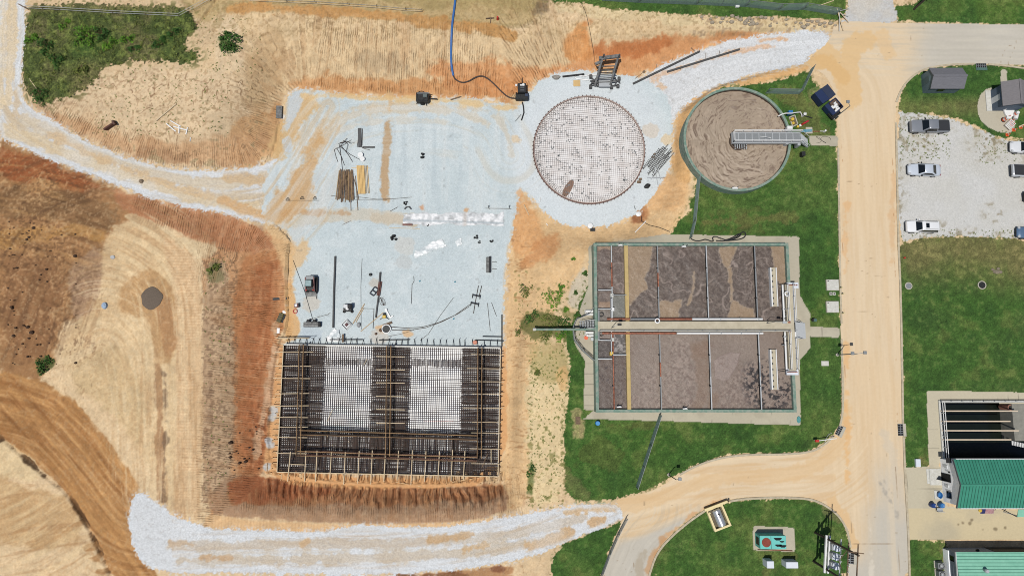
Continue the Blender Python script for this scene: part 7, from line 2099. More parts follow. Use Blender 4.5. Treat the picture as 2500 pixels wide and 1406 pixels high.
for s in(-.8,.75):
 MB().loops([[(q.x-.3+.33*math.cos(a_),q.y+s+dy,q.z+.33+.33*math.sin(a_))for a_ in[i*math.pi/8 for i in range(16)]]for dy in(-.1,.1)]).build('wheel',M_tyre,t)
MB().bar(q+Vector((-1.0,.45,1.4)),q+Vector((.9,.45,1.45)),.13).build('mast',M_galvd,t)
q=G(1480,198)
t=empty('form_carrier',q,'tall grey steel form carrier with wheels and long beams north of the round slab','form carrier')
for s in(-1.35,1.0):
 MB().bar(q+Vector((s-.5,-1.0,.5)),q+Vector((s+.35,2.2,3.4)),.3,.42).build('long_beam',M_steel,t)
 MB().bar(q+Vector((s+.1,1.5,.2)),q+Vector((s+.5,2.3,4.2)),.2,.25).build('leg',M_steeld,t)
MB().bar(q+Vector((-1.5,2.1,3.3)),q+Vector((1.7,2.4,3.5)),.5,.35).build('head_beam',M_steel,t)
MB().bar(q+Vector((-2.0,1.5,2.6)),q+Vector((-.9,1.9,2.9)),.4,.3).build('side_beam',M_steel,t)
for k in range(6):
 yy=-1.1+.5*k
 MB().bar(q+Vector((-1.6,yy,.5+.3*k)),q+Vector((1.35,yy+.1,.55+.3*k)),.12,.18).build('rung',M_steel if k%2 else M_steeld,t)
MB().box(q.x-1.25,q.x+.55,q.y-1.25,q.y-.25,q.z+.35,q.z+.75,.04).build('engine_box',M_galv,t)
fr=MB()
for a,b in[((-2.6,.6,.5),(-1.2,-.9,.6)),((-2.6,-.9,.5),(-1.3,.6,.7)),((1.2,-.9,.5),(2.1,.4,.6)),((2.1,-.6,.5),(1.1,.3,.6)),((-2.6,-.2,.45),(2.1,-.2,.45)),((-2.5,-.9,.4),(2.0,-.9,.4))]:
 fr.bar(q+Vector(a),q+Vector(b),.12)
fr.build('base_frame',M_steeld,t)
for x,y in((-2.45,.55),(-2.5,-1.1),(.75,-1.15),(1.75,-1.0),(1.95,.2)):
 MB().loops([[(q.x+x+dx,q.y+y+.33*math.cos(a_),q.z+.33+.33*math.sin(a_))for a_ in[i*math.pi/8 for i in range(16)]]for dx in(-.2,.2)]).build('wheel',M_steeld,t)
for k in range(8):
 x,y=-2.3+.25*(k%4),-.6+.35*(k//4)
 MB().cyl(q.x+x,q.y+y,q.z+.4,q.z+.75,.13).build('jack',M_steeld,t)
tag(MB().tube([G(1456,185,.15),G(1440,184,.15),G(1425,188,.15),G(1406,183,.15),G(1403,190,.15),G(1408,194,.15),G(1437,197,.15)],.09,8).build('white_hose',M_pvc,smooth=True),'white hose looped on the gravel west of the steel form carrier','hose')
tag(MB().bar(G(1373,189,.2),G(1426,183,.2),.22,.2).build('black_beam',M_black),'black beam lying at the foot of the bank west of the white hose','beam')
tag(MB().box(G(1402,0).x,G(1419,0).x,G(1410,212).y,G(1410,197).y,ZP+.1,ZP+.16,.01).build('plywood_sheet',mat('yellow_plywood',(226,190,130),.8,var=.08,scale=2)),'yellow plywood sheet lying on the gravel by the white hose','plywood')
q=G(1358,190)
tag(MB().loops([[(q.x+r*math.cos(a_)*(1.2+.3*math.sin(3*a_)),q.y+r*.7*math.sin(a_),q.z+z)for a_ in[i*math.pi/6 for i in range(12)]]for r,z in((.55,-.05),(.45,.3),(.2,.45))]).build('stone_bag',mat('grey_sack',(176,170,160),.9,var=.2,scale=4)),'grey torn sack at the foot of the bank near the black beam','sack')
t0,t1=G(1580,425),G(1632,366)
t=empty('form_panel_bundle',(t0+t1)/2,'bundle of long slotted grey steel form panels lying diagonally east of the round slab','form panels')
dv=(t1-t0).normalized()
sv=Vector((-dv.y,dv.x,0))
for k in range(6):
 o_=sv*(-.95+.38*k)
 s0,s1=random.uniform(-.3,.9),random.uniform(-.6,.5)
 pn=MB().bar(t0+dv*s0+o_+Vector((0,0,.25)),t1+dv*s1+o_+Vector((0,0,.25)),.1,.4)
 L_=(t1-t0).length
 for j in range(14):
  p=t0+dv*(s0+(L_-1)*(j+.5)/14)+o_
  pn.bar(p+sv*.055+Vector((0,0,.42)),p+sv*.33+Vector((0,0,.42)),.1,.06)
 pn.build('panel',M_steel if k%2 else M_steeld,t)
for k,(a,b)in enumerate([((1588,440),(1600,415)),((1605,455),(1596,410)),((1611,440),(1602,408)),((1578,437),(1622,436)),((1636,372),(1618,392))]):
 tag(MB().bar(G(*a,.6),G(*b,.75),.1,.08).build('loose_prop',M_galv if k!=4 else M_dark),['steel prop leaning across the south end of the slotted panels','steel prop standing askew south of the slotted panels','short steel prop resting on the slotted panels','steel prop lying level south of the slotted panels','dark steel prop at the north end of the slotted panels'][k],'prop','loose props round the slotted panels')
for k,(px,py,r)in enumerate([(1594,385,.25),(1598,378,.22),(1563,438,.25),(1560,445,.3)]):
 q=G(px,py)
 tag(MB().box(q.x-r,q.x+r,q.y-r*.6,q.y+r*.6,q.z,q.z+.3,.05).build('timber_block',M_woodd),'small dark block lying on gravel beside the slotted panels','block','dark blocks by the slotted panels')
q=G(1580,455)
tag(MB().loops([[(q.x+r*math.cos(a_)*(1.0+.3*math.sin(2*a_)),q.y+r*.8*math.sin(a_),q.z+z)for a_ in[i*math.pi/6 for i in range(12)]]for r,z in((.5,-.05),(.42,.4),(.15,.55))]).build('dark_sack',M_dark),'dark sack on muddy gravel south of the slotted panels','sack')
q=G(1440,553)
tag(MB().loops([[(q.x+r*math.cos(a_),q.y+r*math.sin(a_),q.z+z)for a_ in[i*math.pi/10 for i in range(20)]]for r,z in((.42,0),(.45,.5),(.4,.62),(.1,.66))]).build('white_drum',M_pvc,smooth=True),'white drum standing at the south edge of the round gravel ring','drum')
q=G(1446,562)
tag(MB().loops([[(q.x+sx*(.3+z*.15),q.y+sy*(.2+z*.1),q.z+z)for sx,sy in((-1,-1),(1,-1),(1,1),(-1,1))]for z in(0,.5)]).build('black_tub',M_dark),'black tub beside the white drum at the gravel ring','tub')
q=G(1558,524)
tag(MB().loops([[(q.x+r*math.cos(a_),q.y+r*.9*math.sin(a_),q.z+z)for a_ in[i*math.pi/8 for i in range(16)]]for r,z in((.4,0),(.42,.4),(.2,.5))]).build('white_sack',M_pvc,smooth=True),'white sack on wet soil at the south-east of the gravel ring','sack')
for a,b,lab,m_ in[((1319,482),(1318,494),'short white pipe offcut on the west of the gravel ring',M_pvc),((1279,500),(1291,525),'thin pale stick on the clay south-west of the gravel ring',M_woodp),((1548,503),(1551,512),'thin grey pipe on the gravel ring near the white sack',M_galvd),((1550,568),(1577,540),'thin white pipe lying on the clay north of the basin',M_pvc),((1334,546),(1337,551),'small white bottle on the clay south-west of the ring',M_pvc)]:
 tag(MB().tube([G(*a,.08),G(*b,.08)],.07,8).build('pipe_offcut',m_),lab,'pipe')
for a,b,lab in[((1545,206),(1708,127),'long dark steel pipe lying on the ramp, the one against the bank'),((1628,177),(1805,122),'long dark steel pipe lying on the ramp, the one in the open gravel')]:
 m_=[G(a[0]+(b[0]-a[0])*k/8,a[1]+(b[1]-a[1])*k/8,.16)for k in range(9)]
 tag(MB().tube(m_,.16,10).build('steel_pipe',M_steeld,smooth=True),lab,'pipe','long pipes on the ramp')
for k,(x,y,dx,dy)in enumerate([(1602,168,0,-9),(1640,150,3,-8),(1696,126,-9,-8),(1723,147,0,-17),(1754,138,3,-13),(1662,168,0,5)]):
 tag(MB().bar(G(x,y,.05),G(x+dx,y+dy,.12),.07,.05).build('survey_stake',M_woodd),'thin wooden stake lying against a long pipe on the ramp','stake','stakes by the ramp pipes')
tag(MB().bar(G(1570,178,.1),G(1574,175,.2),.35,.2).bar(G(1570,178,.1),G(1550,193,.1),.06).build('shovel',M_woodd),'shovel lying on white gravel beside the upper ramp pipe','shovel')
pts=smooth_poly([(1113,-12),(1109,25),(1104,60),(1102,100),(1101,140),(1103,168),(1107,186)],2,False)
tag(MB().tube([G(x,y,.14)for x,y in pts],.17,10).build('blue_hose',mat('blue_layflat',(60,116,186),.6,var=.1,scale=3),smooth=True),'blue layflat hose running straight down the north bank','hose')
pts=smooth_poly([(1107,187),(1112,196),(1128,204),(1145,200),(1160,190),(1175,186),(1190,192),(1208,208),(1225,226),(1242,240),(1262,242)],2,False)
tag(MB().tube([G(x,y,.14)for x,y in pts],.11,10).build('suction_hose',mat('brown_black_hose',(74,62,56),.7,var=.1,scale=3),smooth=True),'dark hose snaking from the blue hose to the pump trailer','hose')
tag(MB().tube([G(x,y,.1)for x,y in[(1275,250),(1278,262),(1279,276),(1273,295)]],.1,8).build('pump_hose',M_black,smooth=True),'black hose hanging south from the pump trailer onto the gravel','hose')
tag(MB().tube([G(x,y,.08)for x,y in[(1272,280),(1258,297)]],.05,6).build('steel_rod',M_galvd),'short grey rod lying on gravel below the pump trailer','rod')
tag(MB().tube([G(x,y,.06)for x,y in smooth_poly([(1418,8),(1430,30),(1440,75),(1446,110),(1451,140),(1450,158),(1460,165)],1,False)],.035,6).build('power_cable',M_black),'black cable running down the north bank to the form carrier','cable')
tag(MB().tube([G(x,y,.06)for x,y in[(1566,528),(1566,540),(1585,550),(1610,556),(1635,566)]],.05,6).build('drain_hose',M_dark),'thin dark hose over clay north of the basin','hose')
tag(MB().bar(G(1100,245,.15),G(1126,237,.15),.16,.12).build('brown_plank',M_woodd),'brown plank at the north edge of the gravel pad','plank')
q=G(683,276)
tag(MB().box(q.x-.45,q.x+.45,q.y-1.0,q.y+1.0,q.z+.3,q.z+.42,.02).build('trench_sheet',M_steel),'grey steel sheet leaning on the west bank at the pad corner','steel sheet')
q=G(1215,48)
tag(MB().cyl(q.x,q.y,q.z,q.z+.75,.2,.14).build('red_marker',M_red),'small red marker barrel on the straw soil at the top','marker')
tag(MB().bar(G(1186,48,.3),G(1206,46,.3),.12).bar(G(1198,46,.3),G(1197,58,.1),.1).build('dead_branch',M_woodd),'dark broken branch beside the red marker','branch')
t=None
for k in range(21):
 if k<13:
  x0=829+k*1.75
  a,b=(x0+random.uniform(-1,1),417+random.uniform(-4,4)),(x0-8+k*.55+random.uniform(-1.5,1.5),489+random.uniform(-5,8))
 else:
  x0=846+(k-13)*2.2
  a,b=(x0+random.uniform(-1,1),417+random.uniform(-3,4)),(x0+(k-13)*.4+random.uniform(-1,1),489+random.uniform(-3,6))
 tag(MB().bar(G(*a,.08+.05*(k%3)),G(*b,.08+.05*(k%3)),.12,.08).build('weathered_plank',M_woodd if k%3 else mat('tan_weathered',(176,146,104),.85,var=.15,scale=2)if 'tan_weathered' not in bpy.data.materials else bpy.data.materials['tan_weathered']),'weathered plank in the loose spread of grey lumber on the gravel pad','plank','weathered lumber on the pad')
for k,(a,b)in enumerate([((859,419),(871,462)),((871,462),(876,488)),((855,420),(857,515)),((868,430),(874,514))]):
 tag(MB().bar(G(*a,.1),G(*b,.08),.09,.06).build('strewn_stick',M_woodd),'thin stick strewn beside the weathered lumber','stick','sticks by the weathered lumber')
M_lum=mat('fresh_yellow_lumber',(238,198,130),.8,var=.06,scale=2)
for k in range(9):
 x0=872+k*3.1
 tag(MB().bar(G(x0,405,.1+.04*(k%2)),G(x0+4+(k>6)*1.0,474-(k>5)*1.5,.1+.04*(k%2)),.16 if k<6 else .08,.09).build('fresh_plank',M_lum if k not in(6,7)else M_woodp),'fresh yellow plank in the tidy row of new lumber on the gravel pad','plank','new lumber on the pad')
tag(MB().bar(G(858,410,.04),G(904,411,.04),.08,.05).build('bearer',M_woodp),'thin pale bearer under the head of the new lumber','plank')
for k,(pts)in enumerate([[(816,366),(838,355),(858,342)],[(816,366),(821,385),(825,396)],[(822,362),(834,384),(841,404)],[(829,354),(833,384),(837,424)],[(832,356),(850,378),(861,396)],[(832,360),(855,378),(879,391)],[(826,352),(845,348),(865,349)],[(830,350),(846,346),(858,352)],[(838,344),(850,354),(846,370)],[(828,362),(838,350),(848,339)]]):
 tag(MB().tube([G(x,y,.06+.02*k)for x,y in pts],.035,5).build('bent_rebar',M_rebar),'bent dark rebar in the tangled heap by the lumber','rebar','tangled rebar by the lumber')
t=empty('steel_angle',G(882,340),'heavy dark L-shaped steel bundle lying on the gravel pad','steel')
MB().bar(G(878,314,.1),G(879,360,.1),.5,.18).build('long_leg',M_steeld,t)
MB().bar(G(885,360,.08),G(915,360,.08),.24,.12).build('short_leg',M_steeld,t)
for k,(a,b)in enumerate([((885,315),(884,356)),((876,330),(872,360)),((884,362),(903,367))]):
 tag(MB().tube([G(*a,.1),G(*b,.06)],.04,5).build('thin_rod',M_rebar),'thin dark rod beside the L-shaped steel bundle','rod','rods by the steel bundle')
for px,py,r,lab in[(881,380,.42,'white wire spool by the lumber, the northern of the touching pair'),(886,390,.36,'white wire spool by the lumber, the southern of the touching pair')]:
 q=G(px,py)
 t=empty('wire_spool',q,lab,'spool')
 MB().cyl(q.x,q.y,q.z,q.z+.06,r,n=22).cyl(q.x,q.y,q.z+.06,q.z+.36,r*.6,n=16).build('core',M_pvc,t)
 MB().ring(q.x,q.y,[(r,q.z+.36),(r,q.z+.42),(.08,q.z+.42),(.08,q.z+.36)],22).build('flange',M_pvc,t)
x0_,x1_,y0_,y1_=G(984,0).x,G(1230,0).x,G(1100,552).y,G(1100,518).y
q=G(1100,535)
def foil_c(X,Y,u,v):
 c=np.zeros(X.shape+(3,))+np.array((212,214,215.))
 n=fbm(X,Y,.5,2,801)
 c=mixc(c,sstep(.05,.4,n)*.9,(246,246,246))
 c=mixc(c,sstep(.15,.5,-n)*.7,(170,172,172))
 c=mixc(c,(1-sstep(0,4,np.abs(v-541-(u-1100)*.03)))*.6,(150,164,170))
 c=mixc(c,(1-sstep(0,8,np.abs(u-1135)))*.6,(186,176,166))
 return c
Xm=lambda x,y:(fbm(x,y,1.2,2,811)*.35+np.minimum(np.minimum(x-x0_,x1_-x)*2,np.minimum(y-y0_+(x-x0_)*0,y1_-y)*1.0))>.15
o=colour_sheet('foil_sheet',x0_,x1_,y0_,y1_,ZP+.06,.12,foil_c,liquid_mat('reflective_foil',.35,6,.05,.5,.06),None,lambda X,Y,u,v:.06*np.abs(fbm(X,Y,.4,2,821)),clip=Xm)
tag(o,'long shiny white foil strip weighted flat across the gravel pad','sheeting')
tag(MB().bar(G(983,549,.12),G(1007,549,.12),.3,.12).build('red_brown_plank',mat('red_brown_paint',(140,100,90),.7,var=.15,scale=3)),'red-brown plank at the west end of the foil strip','plank')
tag(MB().bar(G(950,556,.05),G(1025,559,.05),.07,.04).build('pale_lath',M_woodp),'thin pale lath lying below the red-brown plank','lath')
def crumple(pts,lab,name='plastic_sheet',seed=0,col=(232,236,236)):
 pw=[G(x,y)for x,y in pts]
 xs,ys=[p.x for p in pw],[p.y for p in pw]
 pl=[(p.x,p.y)for p in pw]
 f=lambda X,Y,u,v:mixc(mixc(np.zeros(X.shape+(3,))+np.array(col,float),sstep(.1,.5,fbm(X*.6,Y,.5,2,830+seed))*.8,(250,250,250)),sstep(.15,.5,-fbm(X*.6,Y,.5,2,830+seed))*.6,(178,190,194))
 o=colour_sheet(name,min(xs),max(xs),min(ys),max(ys),sum(p.z for p in pw)/len(pw)+.08,.1,f,bpy.data.materials['reflective_foil'],None,lambda X,Y,u,v:.18*np.abs(fbm(X,Y,.5,2,840+seed)),clip=lambda x,y:seg_dist(x,y,pl,True)[0]+.25*fbm(x,y,.6,2,850+seed)<0)
 tag(o,lab,'sheeting')
crumple([(1008,618),(1030,606),(1060,592),(1076,584),(1090,600),(1060,612),(1030,624),(1012,630)],'crumpled clear plastic sheet lying on the open gravel pad',seed=1)
crumple([(1112,590),(1124,582),(1128,596),(1116,602)],'small crumpled white plastic sheet on the pad',seed=2)
crumple([(800,822),(812,802),(826,806),(832,828),(815,834),(796,832)],'heap of white plastic film by the north form',seed=3)
for k,(pts,r,m_,lab)in enumerate([([(819,626),(816,710),(814,800)],.14,M_steeld,'long straight dark pipe lying north-south on the west of the pad'),([(929,665),(927,690)],.14,M_steeld,'short dark pipe head at the top of the rusty beam'),([(925,720),(921,750),(918,775)],.12,M_steeld,'dark pipe running south from the rusty beam'),([(716,636),(745,715),(765,785)],.025,M_dark,'thin dark cord stretched past the compact loader'),([(884,632),(881,700),(882,805)],.02,M_rebar,'thin string line east of the long dark pipe'),([(1010,674),(1011,686),(1006,695),(1004,742)],.03,M_rebar,'kinked thin rod lying alone in the middle of the pad'),([(1168,1*698),(1160,740),(1156,765)],.05,M_rebar,'long dark rod under the two black saw stools'),([(1176,698),(1170,722)],.05,M_rebar,'short dark rod above the black saw stools'),([(1190,740),(1195,790),(1197,808)],.03,M_rebar,'thin bent rod east of the black saw stools'),([(1200,739),(1212,772)],.03,M_rebar,'thin slanting rod near the east edge of the pad'),([(955,798),(990,801),(1030,799),(1070,788),(1110,770),(1148,743)],.045,M_rebar,'long curved rebar sweeping from the white ring to the saw stools'),([(957,806),(1000,806),(1040,800),(1080,785),(1120,765),(1146,748)],.04,M_rebar,'second long curved rebar just below the sweeping one'),([(1026,831),(1046,815),(1075,770),(1107,727)],.025,M_rebar,'thin rod crossing the curved rebars'),([(945,822),(980,815),(1010,806)],.025,M_rebar,'thin rod running from the orange sand toward the form'),([(808,478),(840,482),(880,482),(920,487),(960,486),(1005,482)],.03,M_rebar,'long thin bent rod below the lumber'),([(860,489),(900,489),(945,489)],.025,M_rebar,'straight thin rod below the lumber'),([(953,516),(971,506)],.035,M_rebar,'short rod west of the dark roll'),([(836,549),(856,540)],.03,M_woodd,'short stick on the gravel west of the foil strip'),([(703,490),(735,490),(778,490)],.03,M_dark,'straight string with batter pegs at the west side of the pad'),([(1185,509),(1248,510)],.035,M_rebar,'straight rod with pegs at the east side of the pad'),([(862,790),(890,742)],.06,M_wood,'pale stick leaning south-west among the tools'),([(869,787),(888,752)],.05,M_wood,'shorter pale stick beside the leaning one'),([(881,809),(936,763)],.05,M_wood,'long thin brown stick by the yellow tool'),([(886,753),(913,754),(911,802)],.035,M_rebar,'thin rod bent to a right angle among the tools'),([(756,780),(800,768),(806,764)],.03,M_rebar,'thin rod beyond the trough cart'),]):
 tag(MB().tube([G(x,y,.06+r)for x,y in pts],r,6 if r<.1 else 10).build('pipe' if r>.1 else('stick' if m_ in(M_wood,M_woodd)else 'rod'),m_),lab,'pipe' if r>.1 else('stick' if m_ in(M_wood,M_woodd)else 'rod'))
t=empty('rusty_beam',G(926,705),'thick rusty steel beam lying on the gravel pad','beam')
MB().bar(G(929,688,.2),G(924,722,.2),.5,.12).build('flange',mat('rusty_steel',(130,84,72),.8,.2,var=.2,scale=3,c2=(92,70,66)),t)
MB().bar(G(929,688,.32),G(924,722,.32),.12,.3).build('web',bpy.data.materials['rusty_steel'],t)
q=G(914,712)
t=empty('folding_frame',q,'small black folding frame leaning beside the rusty beam','frame',None,R(55))
for a,b in[((-.6,-.35),(.6,-.35)),((-.6,.35),(.6,.35)),((-.6,-.35),(-.6,.35)),((0,-.35),(0,.35)),((.6,-.35),(.6,.35))]:
 MB().bar((a[0],a[1],.35),(b[0],b[1],.35),.11,.08).build('bar',M_black,t,local=True)
q=G(905,671)
tag(MB().loops([[(q.x+r*math.cos(a_),q.y+r*math.sin(a_),q.z+z)for a_ in[i*math.pi/7 for i in range(14)]]for r,z in((.2,0),(.24,.25),(.1,.34))]).build('grey_bucket',M_dark,smooth=True),'small dark bucket north-west of the rusty beam','bucket')
for k,(x,y)in enumerate([(1163,723),(1159,742)]):
 q=G(x,y)
 t=empty('saw_stool',q,['black saw stool on the dark rod, the northern one','black saw stool on the dark rod, the southern one'][k],'saw stool','black saw stools on the pad',R(-8))
 MB().bar((-.6,.05,.55),(.6,-.05,.55),.16,.12).build('top',M_black,t,local=True)
 for s in(-.55,.55):
  MB().bar((s,.05,.5),(s*1.05,-.35,0),.1,.1).build('leg',M_black,t,local=True)
  MB().bar((s,-.02,.5),(s*1.05,.25,0),.1,.1).build('leg',M_black,t,local=True)
t=empty('panel_stack',G(1192,648),'stack of grey slatted panels with a dark edge on the east of the pad','panel stack')
a,b=G(1187,666),G(1198,629)
MB().box(a.x,b.x-.25,a.y,b.y,a.z+.05,a.z+.55,.02).build('panels',M_steel,t)
for k in range(8):
 y=a.y+(b.y-a.y)*(k+.5)/8
 MB().box(a.x+.04,b.x-.3,y-.02,y+.02,a.z+.552,a.z+.6).build('rib',M_steeld,t)
MB().box(b.x-.245,b.x,a.y,b.y+.1,a.z,a.z+.62).build('dark_edge',M_black,t)
for k,yy in enumerate((640,657)):
 tag(MB().bar(G(1201,yy,.1),G(1213,yy,.1),.05).build('peg_rod',M_rebar),'short thin rod pointing east from the panel stack','rod','rods at the panel stack')
for px,py,s,lab in[(990,496,.35,'dark rag-like roll lying above the grey hoop'),(962,582,.55,'black tool bag heap on the open pad'),(1162,579,.38,'black tool bag near the small plastic sheet'),(1170,591,.25,'dark small tin east of the small plastic sheet'),(1200,588,.3,'dark hand tool furthest east below the foil strip'),(1030,381,.5,'dark bent bracket lying alone on the striped gravel'),(1045,550,.2,'dark small stone on the lower edge of the foil strip')]:
 q=G(px,py)
 m=MB()
 for k in range(5):
  a_=random.uniform(0,6.28)
  x,y=q.x+s*.6*math.cos(a_),q.y+s*.6*math.sin(a_)
  r=s*random.uniform(.35,.6)
  m.loops([[(x+r*f*math.cos(i*1.0472+k),y+r*f*.8*math.sin(i*1.0472+k),q.z+z)for i in range(6)]for f,z in((1.0,-.02),(.9,s*.7),(.4,s))])
 o=m.build('tool_bag' if 'bag' in lab else 'dark_tool',M_black)
 tag(o,lab,'bag' if 'bag' in lab else 'tool')
tag(MB().tube([G(988,511,.15),G(992,507,.3),(G(999,506,.35)),G(1004,511,.15)],.1,8).build('grey_hoop',M_steeld),'grey curved hoop standing on the pad near the foil strip','hoop')
q=G(725,746)
t=empty('tool_chest',q,'dark red open tool chest west of the long dark pipe','tool chest',None,R(8))
MB().box(-.32,.32,-.3,.3,0,.4,.02).build('chest',mat('dark_red_box',(110,40,44),.5,scale=4),t,local=True)
MB().box(-.2,.15,-.2,.2,.402,.5).build('contents',M_white,t,local=True)
MB().box(.33,.42,-.3,.3,.1,.55).build('lid',M_black,t,local=True)
q=G(721,760)
tag(MB().ring(q.x,q.y,[(.3+.06*math.cos(a_),q.z+.1+.06*math.sin(a_))for a_ in[i*math.pi/4 for i in range(8)]],20).build('cord_reel',mat('coral_cord',(222,96,88),.6,scale=4),smooth=True),'coil of coral red cord below the dark red tool chest','cord')
q=G(691,776)
t=empty('generator',q,'yellow and black small generator under the bank at the west of the form','generator',None,R(-20))
MB().box(-.55,.1,-.8,.6,.1,.7,.05).build('frame_block',mat('olive_yellow',(150,136,60),.6,var=.2,scale=5),t,local=True)
MB().box(.1,.6,-.7,.6,.1,.6,.05).build('engine',M_black,t,local=True)
MB().cyl(.0,.95,.0,.5,.3,n=14).build('drum',M_white,t,local=True)
for k in range(4):
 MB().box(-.5+.15*k,-.42+.15*k,-.75,.5,.702,.75).build('rib',M_dark,t,local=True)
tag(MB().box(G(694,0).x,G(701,0).x,G(698,814).y,G(698,801).y,ZP+.1,ZP+.4,.03).build('white_box',M_pvc),'white narrow box standing by the north-west corner of the form','box')
tag(MB().bar(G(668,731,.4),G(703,729,.5),.35,.12).build('black_board',M_dark),'black board lying on top of the west bank edge','board')
q=G(847,793)
t=empty('framed_box',q,'white diamond-set crate with dark red contents on the pad','crate',None,R(45))
for a,b in[((-.55,-.55),(.55,-.55)),((.55,-.55),(.55,.55)),((.55,.55),(-.55,.55)),((-.55,.55),(-.55,-.55))]:
 MB().bar((a[0],a[1],.2),(b[0],b[1],.2),.07,.35).build('side',M_white,t,local=True)
MB().box(-.4,.4,-.4,.4,.05,.25).build('tray',M_galv,t,local=True)
MB().box(-.2,.25,-.2,.2,.252,.42,.03).build('contents',mat('maroon',(96,36,40),.6,var=.2,scale=5),t,local=True)
q=G(876,793)
tag(MB().loops([[(q.x+r*math.cos(a_),q.y+r*1.3*math.sin(a_),q.z+z)for a_ in[i*math.pi/6 for i in range(12)]]for r,z in((.3,0),(.28,.3),(.12,.42))]).build('grey_bag',mat('grey_bag',(176,178,178),.8,var=.2,scale=5)),'small grey bag between the crate and the brown stick','bag')
q=G(939,773)
t=empty('power_saw',q,'yellow power tool with splayed dark legs on the pad','power tool')
MB().box(q.x-.25,q.x+.25,q.y-.25,q.y+.2,q.z+.2,q.z+.5,.05).build('body',M_yellow,t)
MB().box(q.x-.2,q.x+.15,q.y+.2,q.y+.5,q.z+.2,q.z+.55,.04).build('motor',M_black,t)
for dx,dy in((-.7,-.45),(.7,-.4),(.1,-.1)):
 MB().bar(q+Vector((dx*.2,dy*.2,.35)),q+Vector((dx,dy,0)),.08).build('leg',M_black,t)
q=G(949,766)
t=empty('white_jig',q,'white angled tool arm beside the yellow power tool','tool')
MB().bar(G(943,757,.2),G(953,775,.15),.2,.1).build('arm',M_pvc,t)
MB().bar(G(952,776,.15),G(960,771,.15),.18,.1).build('foot',M_pvc,t)
MB().cyl(G(943,757).x,G(943,757).y,q.z,q.z+.3,.2).build('head',M_pvc,t)
tag(MB().bar(G(935,795,.15),G(957,787,.15),.35,.1).build('grey_brown_plank',M_woodd),'weathered plank lying by the white tarp ring near the form','plank')
q=G(944,803)
t=empty('mixing_tub',q,'white round mixing tub with dark contents near the north form','tub')
MB().ring(q.x,q.y,[(.62,q.z),(.68,q.z+.4),(.58,q.z+.4),(.5,q.z+.1)],24).build('rim',M_pvc,t,smooth=True)
MB().cyl(q.x,q.y,q.z+.05,q.z+.2,.5,n=18).build('contents',M_dark,t)
for px,py,r in[(930,806,.3),(918,815,.2)]:
 q=G(px,py)
 tag(MB().loops([[(q.x+r*f*math.cos(a_),q.y+r*f*.9*math.sin(a_),q.z+z)for a_ in[i*math.pi/6 for i in range(12)]]for f,z in((1,0),(.9,.25),(.4,.35))]).build('brown_pail',mat('brown_pail',(112,80,56),.7,scale=4)if px==930 else bpy.data.materials['brown_pail']),['brown pail nearer the mixing tub','smaller brown pail further from the mixing tub'][0 if px==930 else 1],'pail')
q=G(1160,836)
tag(MB().loops([[(q.x+r*f*math.cos(a_),q.y+r*f*.9*math.sin(a_),q.z+z)for a_ in[i*math.pi/7 for i in range(14)]]for r,f,z in((.36,1,0),(.36,.95,.5),(.36,.5,.56))]).build('coral_drum',mat('coral_drum',(226,150,122),.6,scale=4)),'coral coloured drum at the north-east of the form','drum')
cc=[]
for i in range(50):
 a_=i/49*6.28*3
 cc.append(G(934+9*math.cos(a_)*(.6+.3*math.sin(a_*.4)),736+11*math.sin(a_*1.1)*.9,.05))
tag(MB().tube(cc,.022,5).build('wire_tangle',M_rebar),'tangle of thin tie wire east of the rusty beam','wire')
for px,py in[(1025,686),(1111,688),(1108,778)]:
 q=G(px,py)
 tag(MB().loops([[(q.x+r*math.cos(a_)*(1+.4*math.sin(2*a_)),q.y+r*math.sin(a_),q.z+z)for a_ in[i*math.pi/5 for i in range(10)]]for r,z in((.14,.0),(.11,.06),(.04,.09))]).build('blue_glove',mat('blue_glove',(70,150,170),.7,scale=5)if px==1025 else bpy.data.materials['blue_glove']),'small scrap of blue cloth lying on the gravel pad','scrap','blue scraps on the pad')
for k,(x,y)in enumerate([(703,491),(738,487),(769,488)]):
 q=G(x,y)
 m=MB()
 for a,b in[((-.25,0),(.25,0)),((.25,0),(0,.45)),((0,.45),(-.25,0))]:
  m.bar(q+Vector((a[0],a[1],.3)),q+Vector((b[0],b[1],.3)),.06)
 tag(m.build('batter_frame',M_black),'small black triangular batter frame on the string line','batter frame','batter frames on the string line')
for k,(x,y)in enumerate([(1193,507),(1243,506)]):
 q=G(x,y)
 tag(MB().bar(q,q+Vector((0,.1,.9)),.08).bar(q+Vector((0,0,.1)),q+Vector((.1,-.3,.05)),.06).build('steel_peg',M_dark),'steel peg standing on the straight rod at the east of the pad','peg','steel pegs at the east rod')
 # ODDS ON THE HILL AND LAWNS
for a,b,lab,m_,w_ in[((382,296),(431,255),'pale plank lying on the silt hill',M_woodp,.16),((407,303),(430,322),'white pipe of the small heap, lying apart to the west',M_pvc,.14),((417,296),(442,310),'white pipe at the top of the small heap',M_pvc,.14),((424,310),(457,319),'long white pipe in the middle of the small heap',M_pvc,.14),((438,307),(438,327),'white pipe running south out of the small heap',M_pvc,.12),((459,312),(455,329),'short white pipe at the east end of the small heap',M_pvc,.14),((466,336),(465,346),'tiny white pipe below the small heap',M_pvc,.1),((72,193),(92,220),'pale stick in the weeds at the west',M_woodp,.1)]:
 tag(MB().bar(G(*a,.12),G(*b,.12),w_,w_).build('pipe' if m_ is M_pvc else 'plank',m_),lab,'pipe' if m_ is M_pvc else 'plank','white pipes on the silt hill' if m_ is M_pvc else None)
t=empty('steel_bracket',G(275,308),'dark bent steel bracket standing on the silt hill edge','bracket')
